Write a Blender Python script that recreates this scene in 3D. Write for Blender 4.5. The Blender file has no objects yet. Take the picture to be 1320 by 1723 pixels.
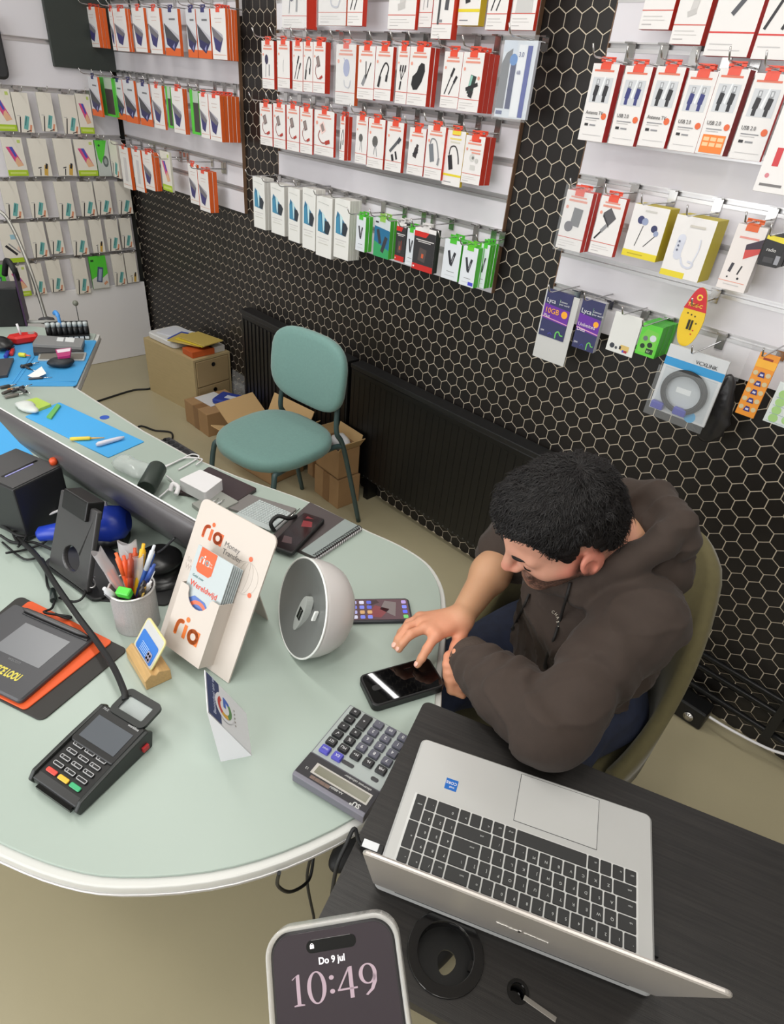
import bpy, bmesh, math, random
import numpy as np
from mathutils import Vector, Matrix, Euler

random.seed(7)
C = bpy.context.scene.collection
scene = bpy.context.scene

# ---------------------------------------------------------------- camera, world, lights, exposure
FOC = 1044.0
IW, IH = 1320.0, 1723.0
PPX, PPY = 660.0, 861.0
CAM_H = 1.62

def _dir(u, v):
    return Vector(((u-PPX)/FOC, -(v-PPY)/FOC, -1.0))
_Z = -_dir(500, 2400).normalized()
_Xn = -_dir(-617, 20).normalized()
_X = (_Xn - _Z*(_Xn @ _Z)).normalized()
_Y = _Z.cross(_X)
ROT = Matrix((_X, _Y, _Z))                 # world = ROT @ camera
cam_d = bpy.data.cameras.new('camera')
cam_d.sensor_fit = 'VERTICAL'; cam_d.sensor_height = 36.0
cam_d.lens = 36.0*FOC/IH
cam_d.clip_start = 0.02
cam = bpy.data.objects.new('camera', cam_d); C.objects.link(cam)
cam.matrix_world = Matrix.Translation((0, 0, CAM_H)) @ ROT.to_4x4()
scene.camera = cam

world = bpy.data.worlds.new('world'); scene.world = world
world.use_nodes = True
world.node_tree.nodes['Background'].inputs[0].default_value = (0.9, 0.95, 1.0, 1)
world.node_tree.nodes['Background'].inputs[1].default_value = 0.35
scene.view_settings.view_transform = 'Standard'
scene.view_settings.look = 'None'
scene.view_settings.gamma = 1.0
scene.view_settings.use_curve_mapping = False
scene.view_settings.exposure = -0.13

CEIL = 2.75
def area_light(name, loc, sx, sy, power, col=(1, 0.975, 0.93), rot=(0, 0, 0)):
    l = bpy.data.lights.new(name, 'AREA'); l.shape = 'RECTANGLE'; l.size = sx; l.size_y = sy
    l.energy = power; l.color = col
    o = bpy.data.objects.new(name, l); o.location = loc; o.rotation_euler = rot; C.objects.link(o)
    return o
# ceiling LED strips of the shop
area_light('ceiling_strip_light', (-0.9, 0.55, CEIL-0.04), 1.5, 0.16, 12)
area_light('ceiling_strip_light', (-2.6, 0.55, CEIL-0.04), 1.5, 0.16, 17)
area_light('ceiling_strip_light', (-0.3, -0.35, CEIL-0.04), 0.16, 1.5, 11)
area_light('ceiling_strip_light', (-2.2, -1.0, CEIL-0.04), 1.5, 0.16, 15)
area_light('ceiling_strip_light', (0.9, -0.6, CEIL-0.04), 1.5, 0.16, 12)
area_light('ceiling_strip_light', (0.55, 0.75, CEIL-0.04), 0.16, 1.3, 9)
# slim LED line high on the tiled wall
area_light('wall_led_line', (-1.55, 1.70, 2.52), 1.3, 0.02, 3, (1, 0.98, 0.95), (math.radians(-35), 0, 0))
area_light('wall_led_line', (-2.22, 1.70, 2.35), 0.02, 0.4, 1.2, (1, 0.98, 0.95), (math.radians(-80), 0, 0))
# fill light added behind the photographer to brighten the walls, tinted like daylight
area_light('added_front_fill', (-0.9, -2.46, 1.55), 3.2, 1.7, 80, (0.95, 0.98, 1.0), (math.radians(90), 0, 0))

# ---------------------------------------------------------------- pixel -> place helpers (true 3D points on real planes)
CP = Vector((0, 0, CAM_H))
def ray(u, v): return ROT @ _dir(u, v)
def atz(u, v, z):
    r = ray(u, v); return CP + r*((z-CAM_H)/r.z)
def aty(u, v, y):
    r = ray(u, v); return CP + r*(y/r.y)
def atx(u, v, x):
    r = ray(u, v); return CP + r*(x/r.x)
def proj(p):
    c = ROT.transposed() @ (Vector(p)-CP)
    return (PPX - c.x/c.z*FOC, PPY + c.y/c.z*FOC)

# ---------------------------------------------------------------- materials
def lin(c):
    c = c/255.0
    return c/12.92 if c <= 0.04045 else ((c+0.055)/1.055)**2.4
def rgb(c): return (lin(c[0]), lin(c[1]), lin(c[2]), 1.0)
_M = {}
def mat(name, col, rough=0.5, metal=0.0, spec=0.5, noise=0.0, nscale=40.0, bump=0.0, bscale=200.0,
        alpha=1.0, trans=0.0, emit=0.0, stretch=None, coat=0.0, ior=None, sheen=0.0):
    if name in _M: return _M[name]
    m = bpy.data.materials.new(name); m.use_nodes = True
    nt = m.node_tree; b = nt.nodes['Principled BSDF']
    b.inputs['Base Color'].default_value = rgb(col)
    b.inputs['Roughness'].default_value = rough
    b.inputs['Metallic'].default_value = metal
    b.inputs['Specular IOR Level'].default_value = spec
    if alpha < 1: b.inputs['Alpha'].default_value = alpha
    if trans: b.inputs['Transmission Weight'].default_value = trans
    if coat: b.inputs['Coat Weight'].default_value = coat
    if ior: b.inputs['IOR'].default_value = ior
    if sheen: b.inputs['Sheen Weight'].default_value = sheen
    if emit:
        b.inputs['Emission Color'].default_value = rgb(col); b.inputs['Emission Strength'].default_value = emit
    if noise or bump:
        tc = nt.nodes.new('ShaderNodeTexCoord'); src = tc.outputs['Object']
        if stretch:
            mp = nt.nodes.new('ShaderNodeMapping'); mp.inputs['Scale'].default_value = stretch
            nt.links.new(src, mp.inputs['Vector']); src = mp.outputs['Vector']
    if noise:
        n = nt.nodes.new('ShaderNodeTexNoise'); n.inputs['Scale'].default_value = nscale; n.inputs['Detail'].default_value = 5
        nt.links.new(src, n.inputs['Vector'])
        mx = nt.nodes.new('ShaderNodeMixRGB'); mx.blend_type = 'MULTIPLY'; mx.inputs['Fac'].default_value = 1
        rp = nt.nodes.new('ShaderNodeMapRange'); rp.inputs['From Min'].default_value = 0.3; rp.inputs['From Max'].default_value = 0.7
        rp.inputs['To Min'].default_value = 1-noise; rp.inputs['To Max'].default_value = 1.0
        nt.links.new(n.outputs['Fac'], rp.inputs['Value'])
        mx.inputs['Color1'].default_value = rgb(col)
        nt.links.new(rp.outputs['Result'], mx.inputs['Color2'])
        nt.links.new(mx.outputs['Color'], b.inputs['Base Color'])
    if bump:
        n2 = nt.nodes.new('ShaderNodeTexNoise'); n2.inputs['Scale'].default_value = bscale; n2.inputs['Detail'].default_value = 3
        nt.links.new(src, n2.inputs['Vector'])
        bp = nt.nodes.new('ShaderNodeBump'); bp.inputs['Strength'].default_value = bump; bp.inputs['Distance'].default_value = 0.002
        nt.links.new(n2.outputs['Fac'], bp.inputs['Height']); nt.links.new(bp.outputs['Normal'], b.inputs['Normal'])
    _M[name] = m
    return m
def ink(col, rough=0.55):                       # printed ink / plain paint of one colour
    return mat('ink_%d_%d_%d_%d' % (*col, int(rough*100)), col, rough)

# ---------------------------------------------------------------- mesh builder
class MB:
    def __init__(self): self.v = []; self.f = []; self.mi = []; self.sm = []
    def add(self, vs, fs, m=0, sm=False, M=None):
        o = len(self.v)
        for p in vs:
            p = Vector(p)
            self.v.append(M @ p if M else p)
        for q in fs:
            self.f.append([i+o for i in q]); self.mi.append(m); self.sm.append(sm)
        return self
    def box(self, x0, x1, y0, y1, z0, z1, m=0, M=None):
        vs = [(x0,y0,z0),(x1,y0,z0),(x1,y1,z0),(x0,y1,z0),(x0,y0,z1),(x1,y0,z1),(x1,y1,z1),(x0,y1,z1)]
        return self.add(vs, [(3,2,1,0),(4,5,6,7),(0,1,5,4),(1,2,6,5),(2,3,7,6),(3,0,4,7)], m, False, M)
    def cbox(self, c, s, m=0, M=None):
        return self.box(c[0]-s[0]/2, c[0]+s[0]/2, c[1]-s[1]/2, c[1]+s[1]/2, c[2]-s[2]/2, c[2]+s[2]/2, m, M)
    def prism(self, poly, z0, z1, m=0, M=None, mtop=None, sm=False):
        n = len(poly)
        vs = [(p[0], p[1], z0) for p in poly] + [(p[0], p[1], z1) for p in poly]
        self.add(vs, [tuple(range(n-1, -1, -1))], m, False, M)
        o = len(self.v)-2*n
        self.f.append([o+n+i for i in range(n)]); self.mi.append(m if mtop is None else mtop); self.sm.append(False)
        for i in range(n):
            j = (i+1) % n
            self.f.append([o+i, o+j, o+n+j, o+n+i]); self.mi.append(m); self.sm.append(sm)
        return self
    def loft(self, rings, m=0, M=None, cap=True, sm=True, closed=False):
        n = len(rings[0]); vs = [p for r in rings for p in r]; fs = []
        R_ = len(rings)
        for i in range(R_ if closed else R_-1):
            a = i*n; b = ((i+1) % R_)*n
            for k in range(n):
                l = (k+1) % n
                fs.append((a+k, a+l, b+l, b+k))
        self.add(vs, fs, m, sm, M)
        if cap and not closed:
            o = len(self.v)-len(vs)
            self.f.append([o+n-1-i for i in range(n)]); self.mi.append(m); self.sm.append(False)
            e = o+(R_-1)*n
            self.f.append([e+i for i in range(n)]); self.mi.append(m); self.sm.append(False)
        return self
    def rprism(self, poly, z0, z1, bev=0.002, m=0, M=None, mtop=None):
        # prism with a softened top and bottom rim
        def inset(p, d):
            n = len(p); out = []
            for i in range(n):
                a = Vector(p[i-1][:2]); b = Vector(p[i][:2]); c = Vector(p[(i+1) % n][:2])
                t1 = (b-a).normalized(); t2 = (c-b).normalized()
                n1 = Vector((-t1.y, t1.x)); n2 = Vector((-t2.y, t2.x)); nn = n1+n2
                if nn.length < 1e-6: nn = n1
                nn.normalize(); k = max(0.35, nn @ n1)
                out.append((b.x+nn.x*d/k, b.y+nn.y*d/k))
            return out
        ins = inset(poly, bev)
        rings = [[(x, y, z0) for x, y in ins], [(p[0], p[1], z0+bev) for p in poly],
                 [(p[0], p[1], z1-bev) for p in poly], [(x, y, z1) for x, y in ins]]
        self.loft(rings, m, M, cap=True, sm=False)
        if mtop is not None: self.mi[-1] = mtop
        return self
    def tube(self, pts, r, seg=8, m=0, M=None, cap=True, closed=False):
        pts = [Vector(p) for p in pts]; n = len(pts)
        rr = r if isinstance(r, (list, tuple)) else [r]*n
        t0 = (pts[1]-pts[0]).normalized()
        up = Vector((0,0,1)) if abs(t0.z) < 0.9 else Vector((1,0,0))
        nx = (up - t0*(up @ t0)).normalized(); rings = []
        for i, p in enumerate(pts):
            if closed: t = (pts[(i+1) % n]-pts[i-1])
            else: t = (pts[min(i+1, n-1)]-pts[max(i-1, 0)])
            if t.length < 1e-9: t = t0
            t = t.normalized()
            nx = nx - t*(nx @ t)
            nx = nx.normalized() if nx.length > 1e-6 else t.orthogonal().normalized()
            ny = t.cross(nx)
            rings.append([p + nx*(rr[i]*math.cos(2*math.pi*k/seg)) + ny*(rr[i]*math.sin(2*math.pi*k/seg)) for k in range(seg)])
        return self.loft(rings, m, M, cap, True, closed)
    def lathe(self, prof, seg=24, m=0, M=None, cap=True):
        rings = [[(r*math.cos(2*math.pi*k/seg), r*math.sin(2*math.pi*k/seg), z) for k in range(seg)] for r, z in prof]
        return self.loft(rings, m, M, cap, True)
    def disc(self, r0, r1, z0, z1, seg=24, m=0, M=None):   # ring or disc with thickness
        if r0 <= 0: return self.lathe([(r1, z0), (r1, z1)], seg, m, M)
        prof = [(r0, z0), (r1, z0), (r1, z1), (r0, z1)]
        rings = [[(r*math.cos(2*math.pi*k/seg), r*math.sin(2*math.pi*k/seg), z) for r, z in prof] for k in range(seg)]
        return self.loft(rings, m, M, False, False, closed=True)
    def sphere(self, c, r, m=0, M=None, seg=16, rings=10):
        rx, ry, rz = r if isinstance(r, (tuple, list)) else (r, r, r)
        rs = []
        for i in range(rings+1):
            a = -math.pi/2 + math.pi*i/rings
            k = max(math.cos(a), 0.02)
            rs.append([(c[0]+rx*k*math.cos(2*math.pi*j/seg), c[1]+ry*k*math.sin(2*math.pi*j/seg), c[2]+rz*math.sin(a)) for j in range(seg)])
        return self.loft(rs, m, M)
    def mesh(self, name, mats):
        me = bpy.data.meshes.new(name)
        me.from_pydata([tuple(p) for p in self.v], [], self.f)
        for x in (mats if isinstance(mats, (list, tuple)) else [mats]): me.materials.append(x)
        me.polygons.foreach_set('material_index', self.mi)
        me.polygons.foreach_set('use_smooth', self.sm)
        me.update()
        return me
    def build(self, name, mats, parent=None, loc=(0,0,0), rot=(0,0,0), bevel=0.0):
        bm = bmesh.new(); me = self.mesh(name, mats)
        bm.from_mesh(me); bmesh.ops.recalc_face_normals(bm, faces=bm.faces); bm.to_mesh(me); bm.free()
        o = obj(name, me, parent, loc, rot)
        if bevel:
            b = o.modifiers.new('bevel', 'BEVEL'); b.width = bevel; b.segments = 2; b.limit_method = 'ANGLE'; b.angle_limit = 0.7
        return o

def obj(name, me, parent=None, loc=(0,0,0), rot=(0,0,0)):
    o = bpy.data.objects.new(name, me); C.objects.link(o)
    o.location = loc; o.rotation_euler = rot
    if parent: o.parent = parent
    return o
def tag(o, label, cat=None, group=None):
    o['label'] = label
    if cat: o['category'] = cat
    if group: o['group'] = group
    return o
def thing(name, label, cat, loc=(0,0,0), rot=(0,0,0), group=None):
    o = bpy.data.objects.new(name, None); C.objects.link(o); o.empty_display_size = 0.05
    o.location = loc; o.rotation_euler = rot
    return tag(o, label, cat, group)
def struct(o):
    o['kind'] = 'structure'; return o
def rrect(x0, x1, y0, y1, r, n=5):
    out = []
    for cx, cy, a in ((x1-r, y0+r, -90), (x1-r, y1-r, 0), (x0+r, y1-r, 90), (x0+r, y0+r, 180)):
        for i in range(n+1):
            t = math.radians(a+90.0*i/n); out.append((cx+r*math.cos(t), cy+r*math.sin(t)))
    return out
def smooth_path(pts, n=6, floor=None):
    pts = [Vector(p) for p in pts]; out = []
    for i in range(len(pts)-1):
        p0 = pts[max(i-1, 0)]; p1 = pts[i]; p2 = pts[i+1]; p3 = pts[min(i+2, len(pts)-1)]
        for k in range(n):
            t = k/n
            out.append(0.5*((2*p1)+(p2-p0)*t+(2*p0-5*p1+4*p2-p3)*t*t+(3*p1-p0-3*p2+p3)*t**3))
    out.append(pts[-1])
    if floor is not None:
        for p in out: p.z = max(p.z, floor)
    return out
def circle(cx, cy, r, n=16, a0=0, a1=360):
    k = n if a1-a0 >= 360 else n+1
    return [(cx+r*math.cos(math.radians(a0+(a1-a0)*i/n)), cy+r*math.sin(math.radians(a0+(a1-a0)*i/n))) for i in range(k)]
def ring_poly(cx, cy, r0, r1, a0, a1, n=14):
    return circle(cx, cy, r1, n, a0, a1) + circle(cx, cy, r0, n, a0, a1)[::-1]

_fonts = {}
def text(s, size, material, parent=None, loc=(0,0,0), rot=(0,0,0), name='lettering', align='LEFT', ext=0.00012, sx=1.0, shear=0.0, bold=0.0, M=None):
    key = (s, round(size, 5), material.name, align, sx, shear, bold)
    if key not in _fonts:
        cu = bpy.data.curves.new('lettering', 'FONT'); cu.body = s; cu.size = size; cu.align_x = align
        cu.extrude = ext; cu.shear = shear; cu.offset = bold; cu.resolution_u = 3
        t = bpy.data.objects.new('lettering_source', cu)
        me = bpy.data.meshes.new_from_object(t)
        bpy.data.objects.remove(t); bpy.data.curves.remove(cu)
        me.materials.clear(); me.materials.append(material)
        if sx != 1.0: me.transform(Matrix.Diagonal((sx, 1, 1, 1)))
        _fonts[key] = me
    me = _fonts[key]
    if M is not None:
        me = me.copy(); me.transform(M)
    return obj(name, me, parent, loc, rot)
def ordinal(n):
    w = ['first','second','third','fourth','fifth','sixth','seventh','eighth','ninth','tenth','eleventh','twelfth','thirteenth','fourteenth']
    return w[n-1]

# ---------------------------------------------------------------- the room
YW = 1.80                                  # face of the black wall
XL = -4.07                                 # face of the left wall
m_floor = mat('floor_vinyl', (178, 168, 138), 0.32, noise=0.06, nscale=3, bump=0.04, bscale=60)
m_grout = mat('tan_joint', (226, 212, 190), 0.6)
m_hex = mat('dark_tile', (31, 27, 25), 0.42, noise=0.15, nscale=60)
m_white = mat('white_paint', (226, 224, 226), 0.55)
m_ceil = mat('ceiling_paint', (225, 224, 220), 0.9)
m_darkwall = mat('dark_wall', (40, 42, 40), 0.6)

struct(MB().box(XL-0.1, 2.6, -2.6, YW+0.1, -0.05, 0.0).build('floor', m_floor))
struct(MB().box(XL-0.1, 2.6, -2.6, YW+0.1, CEIL, CEIL+0.05).build('ceiling', m_ceil))
wall_back = struct(MB().box(XL-0.1, 2.6, YW, YW+0.1, 0, CEIL).build('wall_back', m_grout))
wall_left = struct(MB().box(XL-0.1, XL, -2.6, YW, 0, CEIL).build('wall_left', m_darkwall))
struct(MB().box(2.5, 2.6, -2.6, YW, 0, CEIL).build('wall_right', m_white))
struct(MB().box(XL, 2.5, -2.6, -2.5, 0, CEIL).build('wall_front', m_white))
wf = MB()  # unseen window frame, added so the front fill light has a source
for x in (-2.55, -0.95, 0.65): wf.box(x, x+0.06, -2.5, -2.46, 0.65, 2.45)
wf.box(-2.55, 0.71, -2.5, -2.46, 0.65, 0.71).box(-2.55, 0.71, -2.5, -2.46, 2.39, 2.45)
struct(wf.build('added_window_frame', mat('window_frame_grey', (120, 122, 124), 0.4)))

# panels on the black wall: (left, right, bottom, top)
PANELS = {'left': (-4.03, -2.815, 1.075, 2.2), 'middle': (-2.53, -1.30, 1.08, 2.2), 'right': (-1.065, 0.25, 1.07, 2.2)}
# hexagonal tiles
HS = 0.0506
def hex_mesh(r, t=0.0018):
    mb = MB()
    o = [(r*math.sin(math.pi/3*k), r*math.cos(math.pi/3*k)) for k in range(6)]
    rings = [[(x, 0, z) for x, z in o], [(x, -t*0.7, z) for x, z in o], [(x*0.965, -t, z*0.965) for x, z in o]]
    mb.loft(rings, 0, None, True, False)
    return mb
rr_ = (HS/2-0.0014)/math.cos(math.pi/6)
hm = hex_mesh(rr_)
hexme = hm.mesh('hexagon_tile', m_hex)
c0 = aty(1186, 801.9, YW)
cells = []
for j in range(-40, 60):
    z = c0.z + j*HS*math.sqrt(3)/2
    if z < -0.01 or z > CEIL: continue
    for i in range(-90, 60):
        x = c0.x + (i+0.5*(j & 1))*HS
        if x < XL+0.01 or x > 2.4: continue
        if any(a+0.06 < x < b-0.06 and z > c+0.06 and z < d-0.05 for a, b, c, d in PANELS.values()): continue
        if -2.72 < x < -0.65 and 0.16 < z < 0.58: 
            behind = True
        else: behind = False
        u, v = proj((x, YW, z))
        vis = 0 < u < IW and 0 < v < IH and not behind
        man = (u-960)**2/170**2 + (v-1000)**2/260**2 < 1
        d = (Vector((x, YW, z))-CP).length
        cells.append((d if vis and not man else d+50, x, z))
cells.sort()
for d, x, z in cells[:300]:
    obj('hexagon_tile', hexme, wall_back, (x, YW, z))
rest = MB()
for d, x, z in cells[300:]:
    rest.add([(p.x+x, p.y+YW, p.z+z) for p in hm.v], hm.f)
ro = rest.build('hexagon_tile_field', m_hex, wall_back); ro['kind'] = 'stuff'

# ---------------------------------------------------------------- slatwall panels
m_slat = mat('slat_white', (224, 221, 226), 0.35)
m_alu = mat('aluminium', (206, 204, 204), 0.35, metal=.75)
m_edge = mat('panel_edge_wood', (120, 92, 70), 0.6)
def slatwall(label, x0, x1, zb, zt, pitch, phase, face, wall):
    t = thing('slatwall_panel', label, 'display panel')
    # rails: aluminium channel inserts, recessed, at phase + k*pitch
    zs = []
    z = phase
    while z > zb+0.02: z -= pitch
    z += pitch
    while z < zt-0.01: zs.append(z); z += pitch
    edges = [zb]+zs+[zt]
    th = 0.018
    for a, b in zip(edges[:-1], edges[1:]):
        mb = MB()
        lo = a+(0.006 if a != zb else 0); hi = b-(0.006 if b != zt else 0)
        if face == 'y': mb.box(x0, x1, wall-th, wall-0.002, lo, hi)
        else: mb.box(wall+0.002, wall+th, x0, x1, lo, hi)
        mb.build('slat', m_slat, t, bevel=0.0012)
    for z in zs:
        mb = MB()
        if face == 'y':
            mb.box(x0, x1, wall-0.008, wall-0.004, z-0.006, z+0.006)
            mb.box(x0, x1, wall-th-0.0015, wall-0.006, z-0.0135, z-0.005)
            mb.box(x0, x1, wall-th-0.0015, wall-0.006, z+0.005, z+0.0085)
        else:
            mb.box(wall+0.004, wall+0.008, x0, x1, z-0.006, z+0.006)
            mb.box(wall+0.006, wall+th+0.0015, x0, x1, z-0.0135, z-0.005)
            mb.box(wall+0.006, wall+th+0.0015, x0, x1, z+0.005, z+0.0085)
        mb.build('rail', m_alu, t)
    if face == 'y':
        for x in (x0-0.003, x1+0.0005):
            MB().box(x, x+0.0025, wall-th, wall-0.002, zb, zt).build('edge_strip', m_edge, t)
    return t
slatwall('white slatted display panel on the black wall nearest the corner', *PANELS['left'], 0.1, 1.58, 'y', YW)
slatwall('white slatted display panel in the middle of the black wall', *PANELS['middle'], 0.1, 1.773, 'y', YW)
slatwall('white slatted display panel on the black wall behind the seated man', *PANELS['right'], 0.1, 1.765, 'y', YW)
slatwall('white slatted wall panel hung with phone accessories beside the corner', 0.2, 1.765, 0.30, 2.4, 0.2045, 1.474, 'x', XL)

# black board above the left panel, white board at the foot of the left wall
mb = MB(); mb.box(XL+0.0205, XL+0.045, 1.46, 1.795, 1.575, 2.3)
tag(mb.build('dark_board', mat('dark_green_board', (52, 58, 54), 0.5, noise=.1, nscale=5), bevel=0.003), 'dark grey green board fixed high on the left slatted wall by the corner', 'board')
wb = thing('white_board', 'large white board leaning against the foot of the left wall', 'board', (XL+0.034, 1.35, 0.001), (0, math.radians(-1.2), 0))
MB().box(0.0, 0.018, -0.9, 0.43, 0, 0.47).build('sheet', m_white, wb, bevel=0.002)
# ---------------------------------------------------------------- hanging packs
WHITE = (232, 228, 226); CREAM = (226, 221, 210); RED = (208, 52, 26); ORANGE = (222, 96, 34); TAB = (232, 84, 62)
DARK = (44, 42, 46); GREY = (140, 140, 144); GREEN = (84, 196, 58); LIME = (166, 196, 40); YEL = (226, 206, 48)
SALMON = (226, 150, 132); NAVY = (52, 52, 110); LINE = (206, 96, 84)
class Art:
    """flat print for a pack front, drawn in metres on the front plane"""
    def __init__(s, w, h): s.w = w; s.h = h; s.mb = MB(); s.mats = []; s.k = 0
    def poly(s, pts, col, rough=0.5):
        m = ink(col, rough)
        if m not in s.mats: s.mats.append(m)
        s.k += 1; y = -0.0004-0.00004*s.k
        s.mb.add([(p[0], y, p[1]) for p in pts], [tuple(range(len(pts)))], s.mats.index(m))
    def U(s, pts, col, rough=0.5): s.poly([(u*s.w-s.w/2, v*s.h) for u, v in pts], col, rough)
    def rect(s, a, b, c, d, col): s.U([(a, b), (c, b), (c, d), (a, d)], col)
    def bar(s, a, b, c, d, wd, col):
        p = Vector((a*s.w-s.w/2, b*s.h)); q = Vector((c*s.w-s.w/2, d*s.h)); t = (q-p).normalized(); n = Vector((-t.y, t.x))*wd*s.w/2
        s.poly([tuple(p-n), tuple(q-n), tuple(q+n), tuple(p+n)], col)
    def disc(s, a, b, r, col, k=1.0):
        s.poly(circle(0, 0, 1, 12) and [(a*s.w-s.w/2+x*r*s.w, b*s.h+z*r*s.w*k) for x, z in circle(0, 0, 1, 12)], col)
    def arc(s, pts, wd, col):
        P = smooth_path([(u*s.w-s.w/2, 0, v*s.h) for u, v in pts], 5)
        for a, b in zip(P[:-1], P[1:]):
            t = (b-a).normalized(); n = Vector((-t.z, 0, t.x))*wd*s.w/2
            s.poly([((a-n).x, (a-n).z), ((b-n).x, (b-n).z), ((b+n).x, (b+n).z), ((a+n).x, (a+n).z)], col)
def base_red(a):
    a.rect(.2, .885, .8, .91, SALMON); a.rect(.15, .82, .85, .855, SALMON); a.rect(.0, .205, 1, .217, LINE)
    a.rect(.08, .14, .7, .15, (200, 196, 194)); a.rect(.08, .1, .8, .108, (205, 200, 198)); a.rect(.08, .05, .4, .062, (190, 184, 184))
    a.disc(.14, .72, .055, (232, 158, 140))
def s_cable(a, c=DARK):
    base_red(a); a.bar(.2, .25, .5, .6, .05, c); a.bar(.48, .57, .62, .72, .11, c); a.bar(.45, .25, .68, .48, .05, c); a.bar(.66, .46, .8, .58, .11, c)
def s_plain(a): base_red(a); a.arc([(.5, .35), (.48, .45), (.52, .6)], .03, (190, 190, 192))
def s_bud(a): base_red(a); a.disc(.4, .62, .14, (60, 56, 84), 1.4); a.bar(.3, .25, .35, .55, .03, GREY); a.bar(.6, .28, .62, .52, .07, GREY)
def s_otg(a, body=(120, 104, 104)):
    base_red(a); a.bar(.36, .72, .5, .52, .24, body); a.bar(.38, .7, .48, .55, .14, (150, 134, 130)); a.arc([(.3, .56), (.22, .42), (.4, .29), (.62, .3)], .035, (150, 70, 66)); a.bar(.58, .29, .8, .34, .11, (176, 62, 52))
def s_otgred(a): s_otg(a, (236, 202, 196))
def s_wire(a): base_red(a); a.arc([(.25, .28), (.35, .5), (.6, .7), (.8, .62), (.72, .45)], .06, DARK); a.bar(.25, .25, .34, .45, .12, DARK); a.bar(.7, .36, .73, .48, .11, DARK)
def s_split(a): base_red(a); a.bar(.3, .27, .5, .45, .16, GREY); a.bar(.5, .42, .48, .72, .05, DARK); a.bar(.5, .4, .78, .7, .05, DARK)
def s_three(a):
    base_red(a); a.bar(.35, .25, .42, .4, .12, DARK)
    for q in (.3, .5, .7): a.bar(.44, .42, q, .58, .04, DARK); a.bar(q, .57, q+.05, .68, .11, DARK)
def s_mouse(a): base_red(a); a.U([(.18, .36), (.3, .27), (.5, .28), (.7, .42), (.82, .6), (.78, .72), (.62, .74), (.5, .68), (.42, .58), (.22, .5)], (40, 40, 42))
def s_holder(a): base_red(a); a.bar(.5, .3, .62, .62, .28, (46, 60, 56)); a.bar(.46, .42, .54, .62, .1, (140, 190, 176)); a.bar(.3, .38, .85, .48, .12, DARK); a.bar(.52, .25, .58, .36, .2, DARK); a.disc(.86, .58, .06, SALMON)
def s_mic(a): base_red(a); a.disc(.45, .55, .17, (96, 94, 92), 1.2); a.bar(.4, .28, .46, .48, .03, GREY); a.bar(.6, .25, .5, .48, .03, GREY)
def s_reader(a): base_red(a); a.bar(.25, .4, .7, .62, .12, (90, 92, 96)); a.bar(.7, .6, .85, .7, .16, (70, 72, 78)); a.bar(.4, .35, .48, .22, .13, DARK); a.bar(.6, .42, .7, .26, .1, DARK)
def s_adapter(a): base_red(a); a.bar(.4, .38, .52, .58, .22, (66, 60, 62)); a.bar(.48, .5, .56, .66, .14, (60, 54, 56)); a.bar(.3, .44, .6, .5, .08, DARK)
def s_hub(a, c=(120, 124, 130)): base_red(a); a.bar(.26, .66, .42, .33, .24, c); a.arc([(.22, .66), (.3, .76), (.55, .72), (.72, .5), (.76, .38)], .05, GREY); a.bar(.74, .28, .78, .42, .1, GREY)
def s_hubyellow(a):
    a.rect(.2, .84, .8, .87, (226, 208, 120)); a.rect(.25, .78, .75, .81, (210, 206, 190)); a.rect(0, .18, 1, .22, YEL); a.rect(.1, .06, .5, .075, GREY)
    a.bar(.28, .56, .42, .3, .22, DARK); a.arc([(.24, .56), (.3, .7), (.55, .72), (.72, .58), (.8, .42)], .05, DARK); a.rect(.3, .93, .75, 1.0, (236, 214, 70))
def s_charger(a): base_red(a); a.disc(.45, .55, .14, (206, 204, 200)); a.disc(.5, .55, .06, (120, 118, 116)); a.disc(.7, .5, .09, (196, 194, 190)); a.rect(.4, .3, .66, .4, (206, 204, 200)); a.rect(.35, .88, .8, .95, (214, 60, 44)); a.rect(.3, .7, .85, .73, SALMON); a.rect(.4, .64, .85, .67, SALMON)
def s_stylus(a): base_red(a); a.bar(.3, .2, .34, .9, .1, (70, 70, 72)); a.bar(.66, .4, .72, .85, .18, (80, 80, 84)); a.rect(.32, .23, .5, .27, GREY)
def s_white(a): base_red(a); a.rect(.3, .4, .7, .75, (222, 218, 218))
def s_stand(a): base_red(a); a.bar(.5, .35, .62, .8, .2, (206, 202, 200)); a.bar(.35, .32, .6, .36, .14, (196, 192, 190))
def s_drop(a): base_red(a); a.disc(.55, .62, .16, (160, 166, 200), 1.5); a.arc([(.4, .78), (.5, .7), (.55, .6)], .03, (170, 174, 200)); a.arc([(.45, .42), (.5, .32), (.7, .3), (.78, .42)], .035, (196, 196, 206))
def s_pump(a): base_red(a); a.U([(.15, .22), (.2, .6), (.8, .66), (.85, .22)], (200, 198, 196)); a.disc(.5, .8, .16, (150, 148, 146)); a.disc(.5, .8, .09, (206, 204, 200))
def s_strap(a):
    a.bar(.3, .72, .48, .4, .14, (52, 52, 58)); a.bar(.68, .7, .5, .36, .14, (52, 52, 58)); a.bar(.62, .6, .55, .45, .05, (150, 150, 156)); a.rect(.3, .2, .75, .215, GREY); a.rect(.2, .1, .8, .11, (190, 190, 194))
def s_strap2(a): s_strap(a); a.rect(.62, .04, .95, .13, (70, 70, 196))
def s_watchgreen(a): a.U([(0, .1), (1, .1), (1, .72), (0, .78)], (40, 110, 150)); a.U([(0, 0), (1, 0), (1, .22), (0, .4)], (58, 158, 96)); a.rect(.05, .86, .25, .9, DARK); a.bar(.22, .7, .42, .35, .18, (60, 60, 66)); a.bar(.8, .55, .55, .14, .2, (60, 60, 66))
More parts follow.
